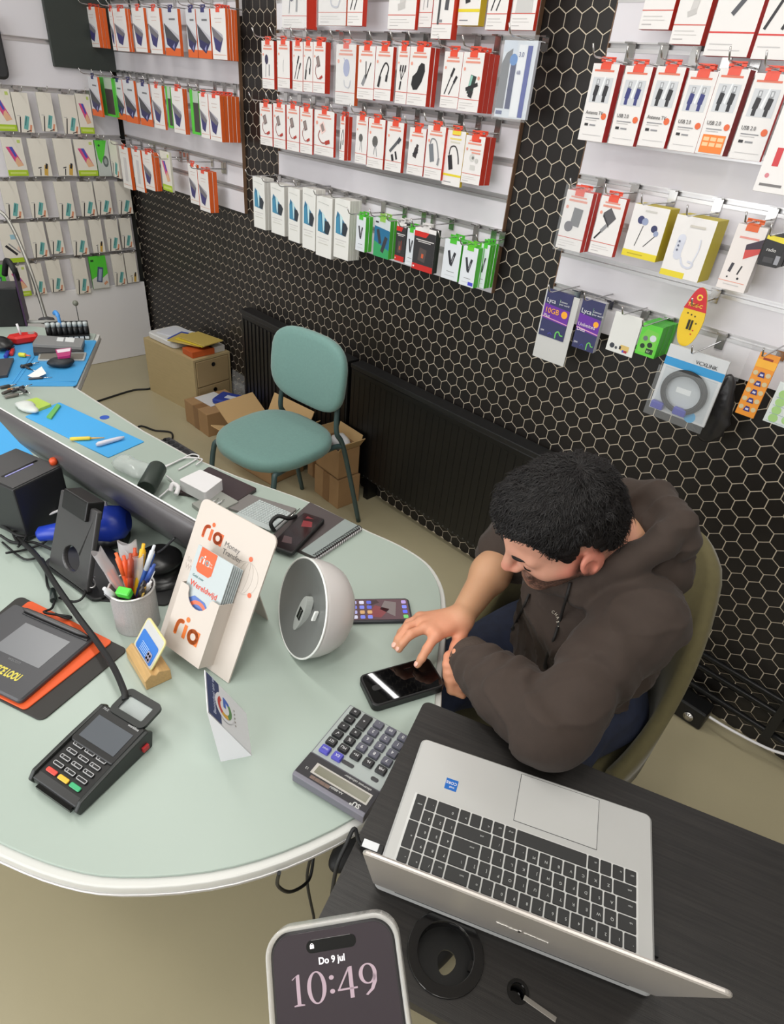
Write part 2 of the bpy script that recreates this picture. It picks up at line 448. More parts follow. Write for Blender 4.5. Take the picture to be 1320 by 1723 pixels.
def s_blackred(a):
    a.rect(0, .0, 1, .9, (52, 50, 52)); a.rect(0, 0, 1, .14, (196, 42, 38)); a.U([(0, .9), (0, .78), (.55, .78), (.7, .9)], (206, 44, 38)); a.rect(.1, .7, .95, .72, (220, 216, 214)); a.rect(.2, .66, .8, .68, (200, 196, 194)); a.bar(.42, .22, .48, .52, .34, (84, 74, 72)); a.bar(.46, .3, .47, .4, .1, (200, 92, 60)); a.rect(.05, .05, .12, .09, WHITE)
def s_blackred2(a): s_blackred(a); a.bar(.62, .3, .62, .55, .12, (120, 60, 50))
def s_glass(a):
    a.U([(.12, .68), (.2, .79), (.72, .62), (.9, .55), (.78, .4), (.12, .42)], (58, 116, 150)); a.U([(.12, .42), (.12, .66), (.3, .72), (.42, .42)], (72, 142, 176)); a.U([(.36, .76), (.55, .7), (.52, .46), (.46, .42)], (196, 226, 230)); a.U([(.56, .62), (.78, .62), (.92, .55), (.8, .4), (.56, .42)], (52, 58, 66))
    a.rect(.1, .31, .85, .325, (205, 202, 200)); a.rect(.2, .27, .7, .28, (212, 208, 206)); a.rect(.15, .22, .8, .235, (206, 204, 196)); a.arc([(.12, .9), (.3, .9), (.8, .88)], .02, (190, 190, 186))
def s_phone(a):
    a.rect(.25, .8, .75, .815, (206, 190, 186)); a.rect(.3, .73, .7, .74, (214, 180, 172)); a.rect(.1, .09, .95, .1, (216, 150, 120))
    a.U([(.02, .66), (.78, .42), (.52, .14), (.22, .2)], (62, 58, 112)); a.U([(.02, .66), (.78, .42), (.62, .34), (.12, .46)], (116, 112, 118)); a.U([(.02, .66), (.78, .42), (.74, .5)], (176, 174, 184))
def s_phonedark(a):
    a.rect(0, 0, 1, .17, (222, 102, 44)); a.rect(.4, .76, .8, .8, (120, 120, 124)); a.U([(.04, .7), (.98, .34), (.6, .1), (.14, .24)], (50, 48, 92)); a.U([(.04, .7), (.98, .34), (.8, .3), (.1, .4)], (72, 72, 78)); a.U([(.04, .7), (.98, .34), (.98, .44)], (190, 188, 196)); a.U([(.5, .2), (.66, .28), (.6, .14)], (150, 150, 200))
def s_case(a):
    a.rect(0, 0, 1, .16, LIME); a.rect(.1, .05, .9, .11, (196, 214, 110)); a.U([(.14, .76), (.46, .76), (.86, .28), (.56, .24)], (206, 76, 128)); a.U([(.3, .76), (.46, .76), (.6, .52), (.5, .5)], (70, 82, 176)); a.U([(.52, .46), (.62, .5), (.86, .28), (.56, .24), (.46, .36)], (222, 176, 140)); a.rect(.75, .86, .9, .94, (190, 206, 110))
def s_teal(a):
    a.bar(.12, .0, .28, .4, .07, (46, 44, 46)); a.bar(.48, .08, .72, .42, .26, (104, 170, 166)); a.bar(.5, .18, .66, .4, .06, (60, 110, 116)); a.bar(.74, .02, .86, .2, .12, (216, 144, 110)); a.bar(.5, .02, .8, .06, .06, (70, 60, 58)); a.rect(.1, .42, .3, .43, GREY)
def s_gold(a): a.bar(.36, .02, .42, .2, .05, DARK); a.bar(.3, .22, .48, .24, .05, DARK); a.bar(.66, .02, .76, .3, .2, (204, 164, 76)); a.bar(.72, .2, .8, .34, .12, DARK)
def s_green(a): a.U([(0, 1), (1, 1), (1, .45), (.6, .3), (.3, .38), (0, .3)], GREEN); a.bar(.42, .2, .62, .66, .34, (70, 84, 110)); a.bar(.44, .24, .6, .6, .18, (150, 162, 186)); a.rect(.08, .84, .26, .9, (30, 70, 34)); a.bar(.7, .12, .9, .2, .14, (206, 150, 116))
def s_greenv(a): a.U([(0, 1), (.9, 1), (.62, .6), (.3, .35), (.12, .5)], GREEN); a.disc(.66, .42, .22, (90, 100, 98), 1.8); a.disc(.66, .42, .12, (150, 158, 156), 1.8); a.disc(.3, .86, .08, (26, 60, 30))
def s_greenside(a): a.rect(0, 0, .35, 1, GREEN); a.rect(.35, .02, 1, .72, (66, 60, 58)); a.rect(.35, .72, 1, 1, (180, 196, 178)); a.rect(0, 0, 1, .06, GREEN)
def s_mixed(a): a.rect(0, 0, 1, .12, LIME); a.rect(.45, .6, .8, .72, (150, 190, 206)); a.bar(.15, .45, .6, .2, .12, DARK); a.bar(.3, .5, .75, .24, .06, GREY); a.disc(.8, .35, .15, (226, 200, 184))
def s_blank(a): a.bar(.5, .18, .55, .75, .3, (206, 202, 204)); a.rect(.1, .09, .95, .1, (216, 150, 120)); a.rect(.25, .84, .75, .86, (214, 190, 186))
def s_cableusb(a, c=DARK, l='USB 2.0'):
    a.rect(.1, .9, .85, .925, (222, 120, 96)); a.rect(.12, .51, .88, .83, (206, 208, 212)); 
    for x in (.32, .68): a.rect(x-.07, .52, x+.05, .6, c); a.U([(x-.1, .6), (x+.07, .6), (x+.1, .72), (x-.06, .74)], c); a.rect(x-.05, .73, x+.07, .81, (150, 152, 156)); a.rect(x-.02, .75, x+.04, .8, (214, 216, 220))
    a.U([(.45, .62), (.55, .84), (.6, .84), (.52, .6)], (236, 238, 240)); a.rect(.15, .3, .7, .312, GREY); a.rect(.15, .275, .6, .283, (190, 186, 186)); a.rect(.16, .2, .3, .235, DARK); a.rect(.36, .205, .6, .225, GREY); a.rect(.15, .08, .9, .088, (206, 202, 202)); a.disc(.84, .34, .1, (226, 104, 58))
def s_usbblue(a): s_cableusb(a, (56, 60, 120))
def s_usborange(a):
    s_cableusb(a); a.rect(.12, .02, .92, .24, (238, 130, 50))
    for i in range(3):
        for j in range(2): a.rect(.17+.25*i, .1+.065*j, .37+.25*i, .145+.065*j, (250, 200, 150))
def s_bigcable(a): a.rect(0, .2, 1, .215, (214, 60, 56)); a.bar(.15, .6, .7, .85, .2, (70, 70, 74)); a.bar(.3, .5, .75, .72, .1, GREY); a.bar(.62, .66, .98, .86, .03, DARK); a.bar(.4, .36, .6, .5, .1, (84, 84, 90)); a.bar(.6, .5, .95, .7, .03, DARK); a.rect(.08, .1, .6, .11, (200, 196, 196)); a.rect(.08, .05, .8, .058, (206, 200, 200))
def s_bigblack(a): a.rect(0, .2, 1, .215, (214, 60, 56)); a.bar(.1, .25, .6, .8, .07, DARK); a.bar(.5, .25, .95, .75, .07, DARK); a.bar(.55, .74, .75, .96, .14, DARK); a.rect(.08, .1, .6, .11, (200, 196, 196))
def s_speaker(a): base_red(a); a.bar(.55, .42, .6, .72, .36, (104, 104, 108)); a.disc(.34, .4, .17, (96, 92, 100)); 
def s_box(a): base_red(a); a.U([(.25, .72), (.5, .82), (.78, .66), (.56, .52)], (88, 86, 90)); a.U([(.25, .72), (.56, .52), (.56, .48), (.25, .66)], (56, 54, 58)); a.bar(.1, .26, .34, .42, .06, DARK); a.bar(.3, .4, .48, .52, .12, GREY)
def s_ear(a):
    a.rect(0, 0, 1, .13, YEL); a.rect(.15, .055, .6, .075, (180, 160, 40)); a.bar(.3, .22, .4, .62, .02, DARK); a.bar(.55, .24, .82, .5, .02, DARK); a.disc(.3, .72, .1, (62, 66, 110)); a.disc(.42, .7, .09, (150, 160, 190)); a.disc(.72, .6, .09, (54, 58, 96)); a.disc(.8, .52, .07, (150, 160, 190)); a.rect(.35, .88, .68, .915, (206, 202, 196))
def s_station(a):
    a.rect(0, 0, .62, .1, YEL); a.bar(.28, .38, .3, .62, .2, (206, 208, 220)); a.disc(.3, .64, .1, (214, 216, 228)); a.disc(.3, .36, .1, (206, 208, 220)); a.arc([(.4, .34), (.5, .22), (.68, .2), (.74, .28), (.6, .3)], .05, (208, 210, 222)); a.arc([(.72, .3), (.78, .5), (.76, .68)], .03, (214, 216, 226))
    for q in (.45, .52, .59): a.disc(.26, q, .025, (96, 100, 120))
    a.rect(.4, .84, .78, .875, (206, 200, 190))
def s_lightning(a): a.rect(0, .13, .9, .14, (226, 150, 130)); a.U([(.5, .72), (1, .84), (1, .62), (.55, .5)], (206, 76, 70)); a.U([(.5, .72), (1, .84), (1, .7), (.52, .64)], (62, 48, 62)); a.rect(.2, .8, .85, .83, (226, 150, 140)); a.bar(.25, .28, .3, .42, .1, (60, 58, 66)); a.bar(.55, .26, .62, .4, .05, DARK); a.rect(.2, .08, .75, .095, (200, 196, 194)); a.disc(.25, .2, .03, DARK); a.disc(.62, .2, .04, DARK)
def s_radio(a): a.rect(0, 0, 1, 1, (34, 32, 34)); a.U([(0, 1), (1, 1), (1, .8), (0, .88)], (232, 214, 60)); a.rect(.2, .12, .7, .3, (66, 64, 66)); a.rect(.78, .1, 1, .4, (150, 150, 156))
def s_bluebig(a): a.U([(.55, .35), (.7, .75), (1, .9), (1, .15), (.75, .12)], (58, 68, 120)); a.rect(.22, .25, .36, .42, (206, 60, 66)); a.disc(.2, .16, .05, (214, 130, 140)); a.rect(.1, .06, .6, .085, (120, 116, 116))

def s_drive(a): a.rect(0, .86, .42, 1, (206, 214, 226)); a.U([(.0, .12), (.3, .12), (.3, .9), (.12, .84), (.0, .7)], (110, 112, 118)); a.rect(.28, .12, .46, .74, (34, 44, 96)); a.rect(.26, .12, .3, .74, (214, 218, 226)); a.disc(.36, .76, .12, (70, 130, 196)); a.rect(.74, .02, .88, .94, (40, 60, 150)); a.disc(.6, .42, .08, (120, 130, 180)); a.rect(.04, .04, .24, .09, (90, 100, 140)); a.rect(.48, .02, .73, .95, (232, 234, 238))
def s_sim(a):
    a.rect(0, 0, 1, 1, (54, 56, 96)); a.U([(0, .38), (1, .34), (1, .66), (0, .70)], (104, 48, 156)); a.disc(.82, .56, .12, (244, 170, 48)); a.U([(0, .41), (1, .36), (1, .38), (0, .43)], (222, 160, 190)); a.arc([(.66, .02), (.66, .14), (.76, .18), (.84, .12), (.94, .12)], .045, (110, 196, 96)); a.arc([(.36, .06), (.44, .11), (.52, .07)], .03, (70, 70, 160)); a.rect(.56, .72, .57, .86, (120, 190, 120))
def s_clearpack(a): a.disc(.2, .16, .09, (60, 64, 72)); a.disc(.36, .13, .05, (80, 84, 90)); a.rect(.5, .1, .82, .24, (216, 186, 110)); a.rect(.66, .06, .78, .12, (176, 50, 60)); a.rect(.6, .06, .66, .12, (80, 90, 190)); a.rect(.47, .12, .54, .2, DARK)
def s_phones4(a): a.U([(.1, .1), (.9, .1), (.9, .8), (.3, .85), (.1, .6)], (118, 200, 76)); a.disc(.32, .55, .12, (110, 116, 116)); a.disc(.68, .6, .16, (206, 214, 216)); a.disc(.28, .3, .12, (34, 54, 40)); a.disc(.62, .38, .13, (34, 54, 40)); a.rect(.5, .1, .86, .26, (40, 64, 40))
def s_vga(a): a.rect(0, .0, 1, 1, (206, 208, 210)); a.rect(.05, .03, .95, .68, (188, 194, 198)); a.rect(0, .70, 1, .82, (56, 150, 206)); a.rect(.35, .36, .60, .44, (226, 230, 230)); a.disc(.72, .07, .1, (60, 166, 220))
def s_battery(a):
    a.rect(0, .78, 1, .9, (244, 178, 60)); a.rect(.25, .90, .75, .935, (150, 60, 40))
    for i in range(5):
        y = .08+.14*i; a.disc(.18, y+.05, .13, (206, 190, 150)); a.disc(.82, y+.05, .13, (206, 190, 150)); a.U([(.32, y), (.4, y+.08), (.6, y+.08), (.68, y)], (52, 52, 120)); a.rect(.42, y+.02, .58, y+.05, (210, 206, 226))
def s_greenwhite(a):
    for i in range(4):
        a.disc(.3, .14+.2*i, .17, (166, 206, 130)); a.disc(.74, .18+.2*i, .15, (170, 208, 138)); a.rect(.1, .04+.2*i, .9, .05+.2*i, (150, 170, 180))

# style -> (drawing, front colour, side colour, tab colour or None, description)
ST = {
 'cable': (s_cable, WHITE, RED, TAB, 'white red-edged box picturing two dark plugs'),
 'plain': (s_plain, WHITE, RED, TAB, 'white red-edged box with a faint thin picture'),
 'bud': (s_bud, WHITE, RED, TAB, 'white red-edged box picturing a dark earpiece'),
 'otg': (s_otg, WHITE, RED, TAB, 'white box picturing a grey adapter with red cable'),
 'otgred': (s_otgred, WHITE, RED, TAB, 'white box picturing a pale adapter with red cable'),
 'wire': (s_wire, WHITE, RED, TAB, 'white red-edged box picturing a bent black wire'),
 'split': (s_split, WHITE, RED, TAB, 'white red-edged box picturing a grey splitter'),
 'three': (s_three, WHITE, RED, TAB, 'white box picturing a three-headed cable'),
 'mouse': (s_mouse, WHITE, RED, TAB, 'white red-edged box picturing a black computer mouse'),
 'holder': (s_holder, WHITE, RED, TAB, 'white red-edged box picturing a phone holder'),
 'mic': (s_mic, WHITE, RED, TAB, 'white red-edged box picturing a grey ball microphone'),
 'reader': (s_reader, WHITE, RED, TAB, 'white red-edged box picturing a card reader'),
 'adapter': (s_adapter, WHITE, RED, TAB, 'white box picturing a small black adapter'),
 'hub': (s_hub, WHITE, RED, TAB, 'white box picturing a grey hub with short cable'),
 'hubyellow': (s_hubyellow, WHITE, YEL, TAB, 'white yellow-banded box picturing a black hub'),
 'charger': (s_charger, WHITE, RED, TAB, 'white box with red label picturing a white charger'),
 'stylus': (s_stylus, WHITE, RED, None, 'tall white red-edged box picturing a dark stylus'),
 'white': (s_white, WHITE, RED, None, 'white red-edged box with pale picture'),
 'stand': (s_stand, WHITE, RED, None, 'white red-edged box picturing a pale stand'),
 'drop': (s_drop, WHITE, ORANGE, TAB, 'glossy bagged white box picturing a pale earphone'),
 'pump': (s_pump, WHITE, RED, None, 'white red-edged box picturing a pale round gadget'),
 'strap': (s_strap, (222, 226, 232), GREEN, GREEN, 'white green-edged pack picturing a dark watch strap'),
 'strap2': (s_strap2, (222, 226, 232), GREEN, (110, 206, 60), 'white and green strap pack with blue label'),
 'watchgreen': (s_watchgreen, (206, 214, 216), GREEN, (150, 200, 90), 'blue and green pack picturing two dark straps'),
 'blackred': (s_blackred, WHITE, (48, 46, 48), WHITE, 'black and red box picturing a battery'),
 'blackred2': (s_blackred2, WHITE, (48, 46, 48), WHITE, 'narrow black and red battery box'),
 'glass': (s_glass, (232, 231, 227), (220, 218, 212), None, 'slim white pack with blue phone picture'),
 'phone': (s_phone, WHITE, ORANGE, TAB, 'white orange-edged box picturing a violet phone'),
 'phonedark': (s_phonedark, (214, 214, 218), ORANGE, NAVY, 'grey orange-footed box with large dark phone picture'),
 'blank': (s_blank, WHITE, ORANGE, TAB, 'white orange-edged box with pale phone picture'),
 'case': (s_case, CREAM, (206, 204, 190), None, 'cream pack with pink phone picture and lime foot'),
 'teal': (s_teal, CREAM, (200, 196, 186), None, 'cream pack picturing a slanted teal phone'),
 'gold': (s_gold, CREAM, (200, 196, 186), None, 'cream pack picturing a small gold phone'),
 'green': (s_green, (206, 206, 200), (60, 140, 48), None, 'bright green pack picturing a dark phone'),
 'greenv': (s_greenv, (186, 192, 188), (60, 140, 48), None, 'green and grey pack with a V-shaped flap'),
 'greenside': (s_greenside, (200, 206, 200), GREEN, None, 'green-edged clear pack with a dark cover inside'),
 'mixed': (s_mixed, CREAM, (206, 204, 190), None, 'cream pack with blue label picturing a car holder'),
 'usb': (s_cableusb, WHITE, (196, 34, 30), TAB, 'white box with clear window on black cable plugs'),
 'usbblue': (s_usbblue, WHITE, (196, 34, 30), TAB, 'white box with clear window on blue cable plugs'),
 'usborange': (s_usborange, WHITE, (150, 26, 26), TAB, 'white box with plugs and orange price sticker'),
 'bigcable': (s_bigcable, WHITE, (206, 40, 34), None, 'large white box picturing grey plugs on cables'),
 'bigblack': (s_bigblack, WHITE, (206, 40, 34), None, 'large white box picturing thick black cables'),
 'speaker': (s_speaker, WHITE, (214, 48, 36), TAB, 'white box in glossy wrap picturing a grey speaker'),
 'box': (s_box, WHITE, (214, 48, 36), TAB, 'white red-edged box picturing a flat grey adapter'),
 'ear': (s_ear, WHITE, (206, 188, 44), None, 'white and yellow box picturing blue earphones'),
 'station': (s_station, WHITE, (206, 188, 44), None, 'deep white and yellow box picturing a white charger'),
 'lightning': (s_lightning, (230, 222, 218), (206, 200, 196), ORANGE, 'white clear-sided box picturing a red plug'),
 'radio': (s_radio, (34, 32, 34), (30, 28, 30), None, 'black box with yellow band reading radio'),
 'drive': (s_drive, (214, 220, 228), (206, 212, 222), None, 'blue and white drive pack in clear plastic'),
 'sim10': (s_sim, (54, 56, 96), (60, 62, 100), None, 'navy and purple SIM card pack reading 10GB'),
 'simun': (s_sim, (54, 56, 96), (200, 200, 206), None, 'navy and purple SIM card pack reading Unlimited Data'),
 'clearpack': (s_clearpack, (222, 222, 218), (214, 214, 212), None, 'clear white bag with tiny printed pictures'),
 'phones4': (s_phones4, (96, 204, 62), (70, 180, 50), None, 'bright green blister pack with round dark buttons'),
 'vga': (s_vga, (206, 208, 210), (200, 204, 206), None, 'clear blue-banded bag with coiled monitor cable'),
 'battery': (s_battery, (236, 150, 52), (214, 120, 40), None, 'orange button-cell battery strip'),
 'greenwhite': (s_greenwhite, (216, 222, 220), (206, 212, 210), None, 'white and pale green blister strip'),
 'bluebig': (s_bluebig, WHITE, (60, 58, 60), None, 'large white pack picturing a blue device'),
}
m_chrome = mat('chrome', (200, 198, 196), 0.2, metal=1.0)
m_clear = mat('clear_plastic', (235, 238, 240), 0.1, alpha=0.09, spec=0.8)
TEXTS = {
 'drive': [('3.0', .085, .50, .80, (60, 70, 130)), ('6B', .07, .52, .58, (70, 80, 140))],
 'sim10': [('Lyca', .13, .06, .74, (236, 236, 240)), ('Connect\nyour world', .055, .56, .80, (226, 226, 232)), ('10GB', .16, .06, .52, (250, 176, 60)), ('Plus', .10, .06, .42, (240, 226, 230)), ('SIM', .06, .06, .10, (220, 220, 230))],
 'simun': [('Lyca', .13, .06, .72, (236, 236, 240)), ('Connect\nyour world', .055, .56, .78, (226, 226, 232)), ('Unlimited\nData', .10, .06, .46, (240, 226, 236)), ('SIM', .06, .06, .10, (220, 220, 230))],
 'vga': [('VCXLINK', .075, .50, .84, (40, 40, 46))],
 'phones4': [('R7', .10, .56, .14, (206, 230, 190))],
}
_boxm = {}
def pack(style, x, y, ztop, w, h, d, n, label, face='y', group=None, hook=True, off=0.12, rail=None, bag=False, hooklabel=None, lean=0.0):
    fn, fc, sc, tc, desc = ST[style]
    mf = ink(fc, 0.42); msd = ink(sc, 0.5)
    rz = 0 if face == 'y' else math.pi/2
    # n boxes one behind the other
    each = d/n
    for k in range(n):
        mb = MB(); e = each*(0.94 if n > 1 else 1)
        jit = 0 if k == 0 else random.uniform(-0.002, 0.002)
        mb.box(-w/2, w/2, 0, e, -h, 0, 0)
        # material: front and back face = front colour, others = side colour
        nf = len(mb.f)
        if sc != fc:
            for fi in range(nf):
                if fi in (0, 1, 3, 5): mb.mi[fi] = 1
        q = each*k
        loc = (x+jit, y+q, ztop) if face == 'y' else (y-q, x+jit, ztop)
        box = mb.build('accessory_pack', [mf, msd], None, loc, (0, 0, rz), bevel=0.0008)
        lb = label if k == 0 else label_behind(label, k)
        tag(box, lb, 'package', group)
        if k == 0:
            a = Art(w, h); fn(a)
            a.mb.add([(p.x, p.y, p.z-h) for p in []], [])
            for i, p in enumerate(a.mb.v): a.mb.v[i] = Vector((p.x, p.y, p.z-h))
            o = obj('printed_picture', a.mb.mesh('printed_picture', a.mats), box)
            if bag:
                MB().box(-w/2-0.004, w/2+0.004, -0.006, -0.0052, -h-0.006, 0.012).build('clear_bag', m_clear, box)
            if style in ('usb', 'usbblue', 'usborange'):
                text('USB 2.0' if style != 'usb' or k_usb[0] % 2 else 'Antenna TV', h*0.068, ink((60, 58, 60)), box, (-w*0.38, -0.0022, -h*0.645), (math.pi/2, 0, 0), sx=0.9); k_usb[0] += 1
            for s_, sz_, tx_, tz_, tc_2 in TEXTS.get(style, []):
                text(s_, h*sz_, ink(tc_2), box, (-w/2+w*tx_, -0.0024, -h+h*tz_), (math.pi/2, 0, 0))
            if style == 'radio': text('radio', h*0.16, ink(WHITE), box, (-w*0.3, -0.0022, -h*0.5), (math.pi/2, 0, 0))
        if tc:
            mt = ink(tc, 0.4); tw = min(w*0.42, 0.028)
            t = MB(); t.box(-tw/2, tw/2, e*0.2, e*0.2+0.0008, -0.001, 0.005); t.box(-tw*0.7, -tw*0.3, e*0.2, e*0.2+0.0008, 0.004, 0.011)
            t.box(tw*0.3, tw*0.7, e*0.2, e*0.2+0.0008, 0.004, 0.011); t.box(-tw*0.7, tw*0.7, e*0.2, e*0.2+0.0008, 0.010, 0.014)
            if k == 0: t.box(-tw/2, tw/2, -0.0012, -0.0006, -0.012, 0.001)
            t.build('hang_tab', mt, box)
    if hook:
        hz = ztop+(0.0085 if tc else 0.006)
        hz2 = rail if rail else hz+0.012
        L = off+random.uniform(0.035, 0.06)
        hk = MB()
        hk.box(-0.011, 0.011, -0.005, -0.0025, min(hz, hz2)-0.02, hz2+0.006)
        hk.box(-0.011, 0.011, -0.022, -0.0025, hz2+0.004, hz2+0.0075)
        wl = YW-0.018 if face == 'y' else XL+0.018
        loc = (x, wl, 0) if face == 'y' else (wl, x, 0)
        root = hk.build('display_hook', m_chrome, None, loc, (0, 0, rz))
        MB().tube([(0, -0.004, hz), (0, -L+0.02, hz), (0, -L+0.008, hz+0.004), (0, -L-0.004, hz+0.024)], 0.0021, 6).build('arm', m_chrome, root)
        tag(root, hooklabel or ('chrome hook holding the '+label), 'hook', 'display hooks')
    return box
k_usb = [0]
def label_behind(lb, k):
    a, b = lb.split(', ', 1)
    return 'plain matching box %s behind front pack, %s' % (['', 'second', 'third', 'fourth', 'fifth', 'sixth', 'seventh', 'eighth'][k], b)

def row(panel, rown, off, rail, items, face='y', group=None, default_h=0.165, side=True):
    wl = (YW if face == 'y' else XL)
    for i, it in enumerate(items):
        style, TL, BL, BR, sU, n = it[:6]
        kw = it[6] if len(it) > 6 else {}
        o = kw.get('off', off)
        at = (lambda p: aty(p[0], p[1], YW-o)) if face == 'y' else (lambda p: atx(p[0], p[1], XL+o))
        bl = at(BL); br = at(BR)
        a0, a1 = (bl.x, br.x) if face == 'y' else (bl.y, br.y)
        zb = (bl.z+br.z)/2
        h = at(TL).z-bl.z if TL else kw.get('h', default_h)
        w = a1-a0; xc = (a0+a1)/2
        if sU:
            r = atx(sU, BR[1], br.x) if face == 'y' else aty(sU, BR[1], br.y)
            d = abs(r.y-(YW-o)) if face == 'y' else 0.02
            d = max(0.006, min(d, o-0.03))
        else: d = kw.get('d', 0.012)
        lab = '%s, %s from left, %s, %s' % (ST[style][4], ordinal(i+1), rown, panel)
        hl = 'chrome display hook, %s from left, %s of %s' % (ordinal(i+1), rown, panel)
        pack(style, xc, YW-o if face == 'y' else XL+o, zb+h, w, h, d, n, lab, face, group, kw.get('hook', True), o, rail, kw.get('bag', False), hl)

G = 'accessory packs hanging on the %s'
mp = 'middle panel'
row(mp, 'top row', .12, 1.972, [
 ('bud', None, (475, 48), (516, 46), 534, 1, {'bag': True}), ('drop', None, (535.5, 42), (582, 43), None, 1, {'bag': True}), ('cable', None, (584, 43), (609.5, 43), 617, 1),
 ('stand', None, (652, 47), (697.5, 51), 703, 1), ('bud', None, (704, 44), (725, 47), None, 1, {'off': .11}), ('stylus', None, (724.6, 64), (758, 66), 768, 1, {'off': .135}),
 ('hubyellow', None, (769, 42), (804.5, 42.5), 815, 1), ('cable', None, (816, 49), (849.5, 51), 856, 1), ('pump', None, (857, 49), (896.5, 51.6), 902, 1)], group=G % mp)
row(mp, 'second row', .12, 1.773, [
 ('bud', (442, 68), (442, 148), (462, 150), 467, 1), ('plain', (467.3, 68), (467.4, 147), (487.8, 148), 492.3, 1), ('cable', (493, 69), (493, 151.5), (509.5, 154), None, 2),
 ('wire', (510, 69), (510.3, 153), (526, 155), None, 1), ('otg', (527, 69.5), (526.5, 155), (546.5, 157), 556, 2), ('drop', (562.4, 75.8), (563.6, 176), (596, 175), 602, 1, {'bag': True}),
 ('split', (604, 77), (600.5, 165.7), (627.7, 167.5), None, 1), ('wire', (630, 78), (628.5, 167.5), (656.5, 168.8), 662, 1), ('three', (667, 77), (664, 173.3), (683, 175), None, 1, {'off': .115}),
 ('mouse', (693.5, 78), (683.5, 175.5), (716, 179), 731, 2), ('cable', (744.7, 84.7), (739.5, 179), (769, 184), None, 1), ('holder', (780, 86), (769.5, 185), (803, 190), 829, 3), ('drive', (833, 68), (831, 197), (884, 200), None, 1, {'bag': True, 'off': .13})], group=G % mp)
row(mp, 'third row', .12, 1.573, [
 ('otg', (437.7, 172.5), (438.7, 242.4), (459, 246), None, 1), ('otg', (461, 173), (460.8, 247), (480.7, 251), None, 1), ('otg', (483, 176), (483, 252), (503.7, 255), None, 1),
 ('otg', (506, 180), (505, 256), (525.5, 260), 528, 1), ('otgred', (529, 185), (528.7, 260), (561, 263), 565, 1), ('wire', (571, 194), (570.7, 268), (579, 270), 591, 2),
 ('mic', (599, 193), (597, 272), (616, 277), None, 1), ('mic', (620, 197), (617, 279), (643.6, 286), 646.5, 1), ('reader', (651, 203.6), (647, 286), (674, 290), 679, 1),
 ('adapter', (693.6, 212), (684, 290), (710.5, 298), None, 1), ('hub', (721, 208), (712.5, 296), (741, 305), None, 1, {'off': .13}), ('hubyellow', (751, 217), (743, 309), (773, 315.5), None, 1, {'off': .12}),
 ('charger', (783.6, 226), (775, 306), (806, 312), 824, 2)], group=G % mp)
row(mp, 'bottom row', .13, 1.273, [
 ('glass', (431, 297), (428, 381), (447, 387), None, 3, {'d': .05}), ('glass', (457, 307), (457, 391), (479, 397), None, 3, {'d': .05}), ('glass', (481, 313), (485.5, 403.6), (504.5, 409), None, 3, {'d': .05}),
 ('glass', (512, 315), (509, 416), (530, 422), None, 3, {'d': .05}), ('glass', (533.6, 328), (531.5, 428), (557, 436), None, 3, {'d': .05}), ('glass', (562, 333), (561, 432.7), (585.5, 437), 604, 5),
 ('strap', (599, 359), (598, 418), (613, 426), 625, 2), ('watchgreen', (632, 364), (628, 429), (653, 436), None, 2, {'d': .04}), ('blackred2', (666, 373), (663.6, 437.6), (679, 440), None, 2, {'d': .04}),
 ('strap', (684, 381), (681, 443), (695, 449), None, 2, {'d': .04, 'off': .125}), ('blackred', (703, 383), (692.5, 453), (727, 458), 736, 2, {'off': .15}), ('strap', (748, 398), (742, 465), (769, 475), None, 2, {'d': .05}),
 ('strap2', (779, 412), (771.5, 478), (796, 484), 812, 2), ('strap', (806, 408), (800, 482), (814, 485), 828, 3, {'off': .1})], group=G % mp)
lp = 'left panel'
row(lp, 'top row', .13, 1.88, [
 ('phone', None, (153, 78.5), (168.6, 79.5), 187, 3), ('phone', None, (191, 84), (197, 84.5), None, 1, {'d': .02, 'off': .125}), ('phone', None, (198, 85), (218.5, 86.5), 227, 2), ('phone', None, (229, 85.5), (249, 89), 253.5, 1),
 ('phone', None, (255, 89), (274.7, 91), 279, 1), ('phonedark', None, (280, 91), (305, 96), 310, 1), ('phonedark', None, (318, 95.5), (333.7, 97.6), None, 1, {'off': .125}), ('phonedark', None, (335, 96.5), (357, 99.7), None, 1),
 ('phone', None, (359, 98.6), (383, 101), 402, 4)], group=G % lp)
row(lp, 'middle row', .13, 1.58, [
 ('phonedark', (149.5, 128), (157, 194), (173, 196), None, 1, {'off': .19}), ('greenside', (175, 130), (176, 193), (195.5, 197), None, 2, {'d': .03, 'off': .15}), ('phonedark', (193, 132), (198, 199), (213, 203), None, 1), ('phonedark', (213, 134), (214, 204), (233, 208.6), 237, 1),
 ('phonedark', (235.5, 138.6), (238, 208.5), (257.5, 214), 259.5, 1), ('phone', (258.5, 142), (261, 214), (279, 218.6), 283, 1), ('greenside', (282, 145), (284.5, 214), (292, 215.6), None, 1), ('phone', (290, 146), (294, 221.4), (313, 226.7), 321, 2),
 ('greenside', (320, 150), (324.5, 224.5), (338, 227), None, 1), ('phone', (336, 155.6), (339.4, 230), (354, 234), None, 1), ('phone', (353, 158), (355, 235), (374, 239), 406, 5)], group=G % lp)
row(lp, 'lower row', .13, 1.27, [
 ('teal', (188, 238), (190.5, 297.7), (203, 299), None, 1), ('blank', (203.6, 246), (209, 315), (223.6, 319), 229, 1), ('blank', (225, 251), (230, 320), (244, 323), None, 1), ('phone', (240, 255), (246, 318), (261.5, 320), 274, 3),
 ('case', (273, 255), (275.5, 320), (291, 322), None, 1), ('phone', (320, 275), (321.5, 341), (336, 345), None, 1), ('phone', (333.5, 285.5), (337.5, 353), (354.5, 357.4), 369, 2)], group=G % lp)
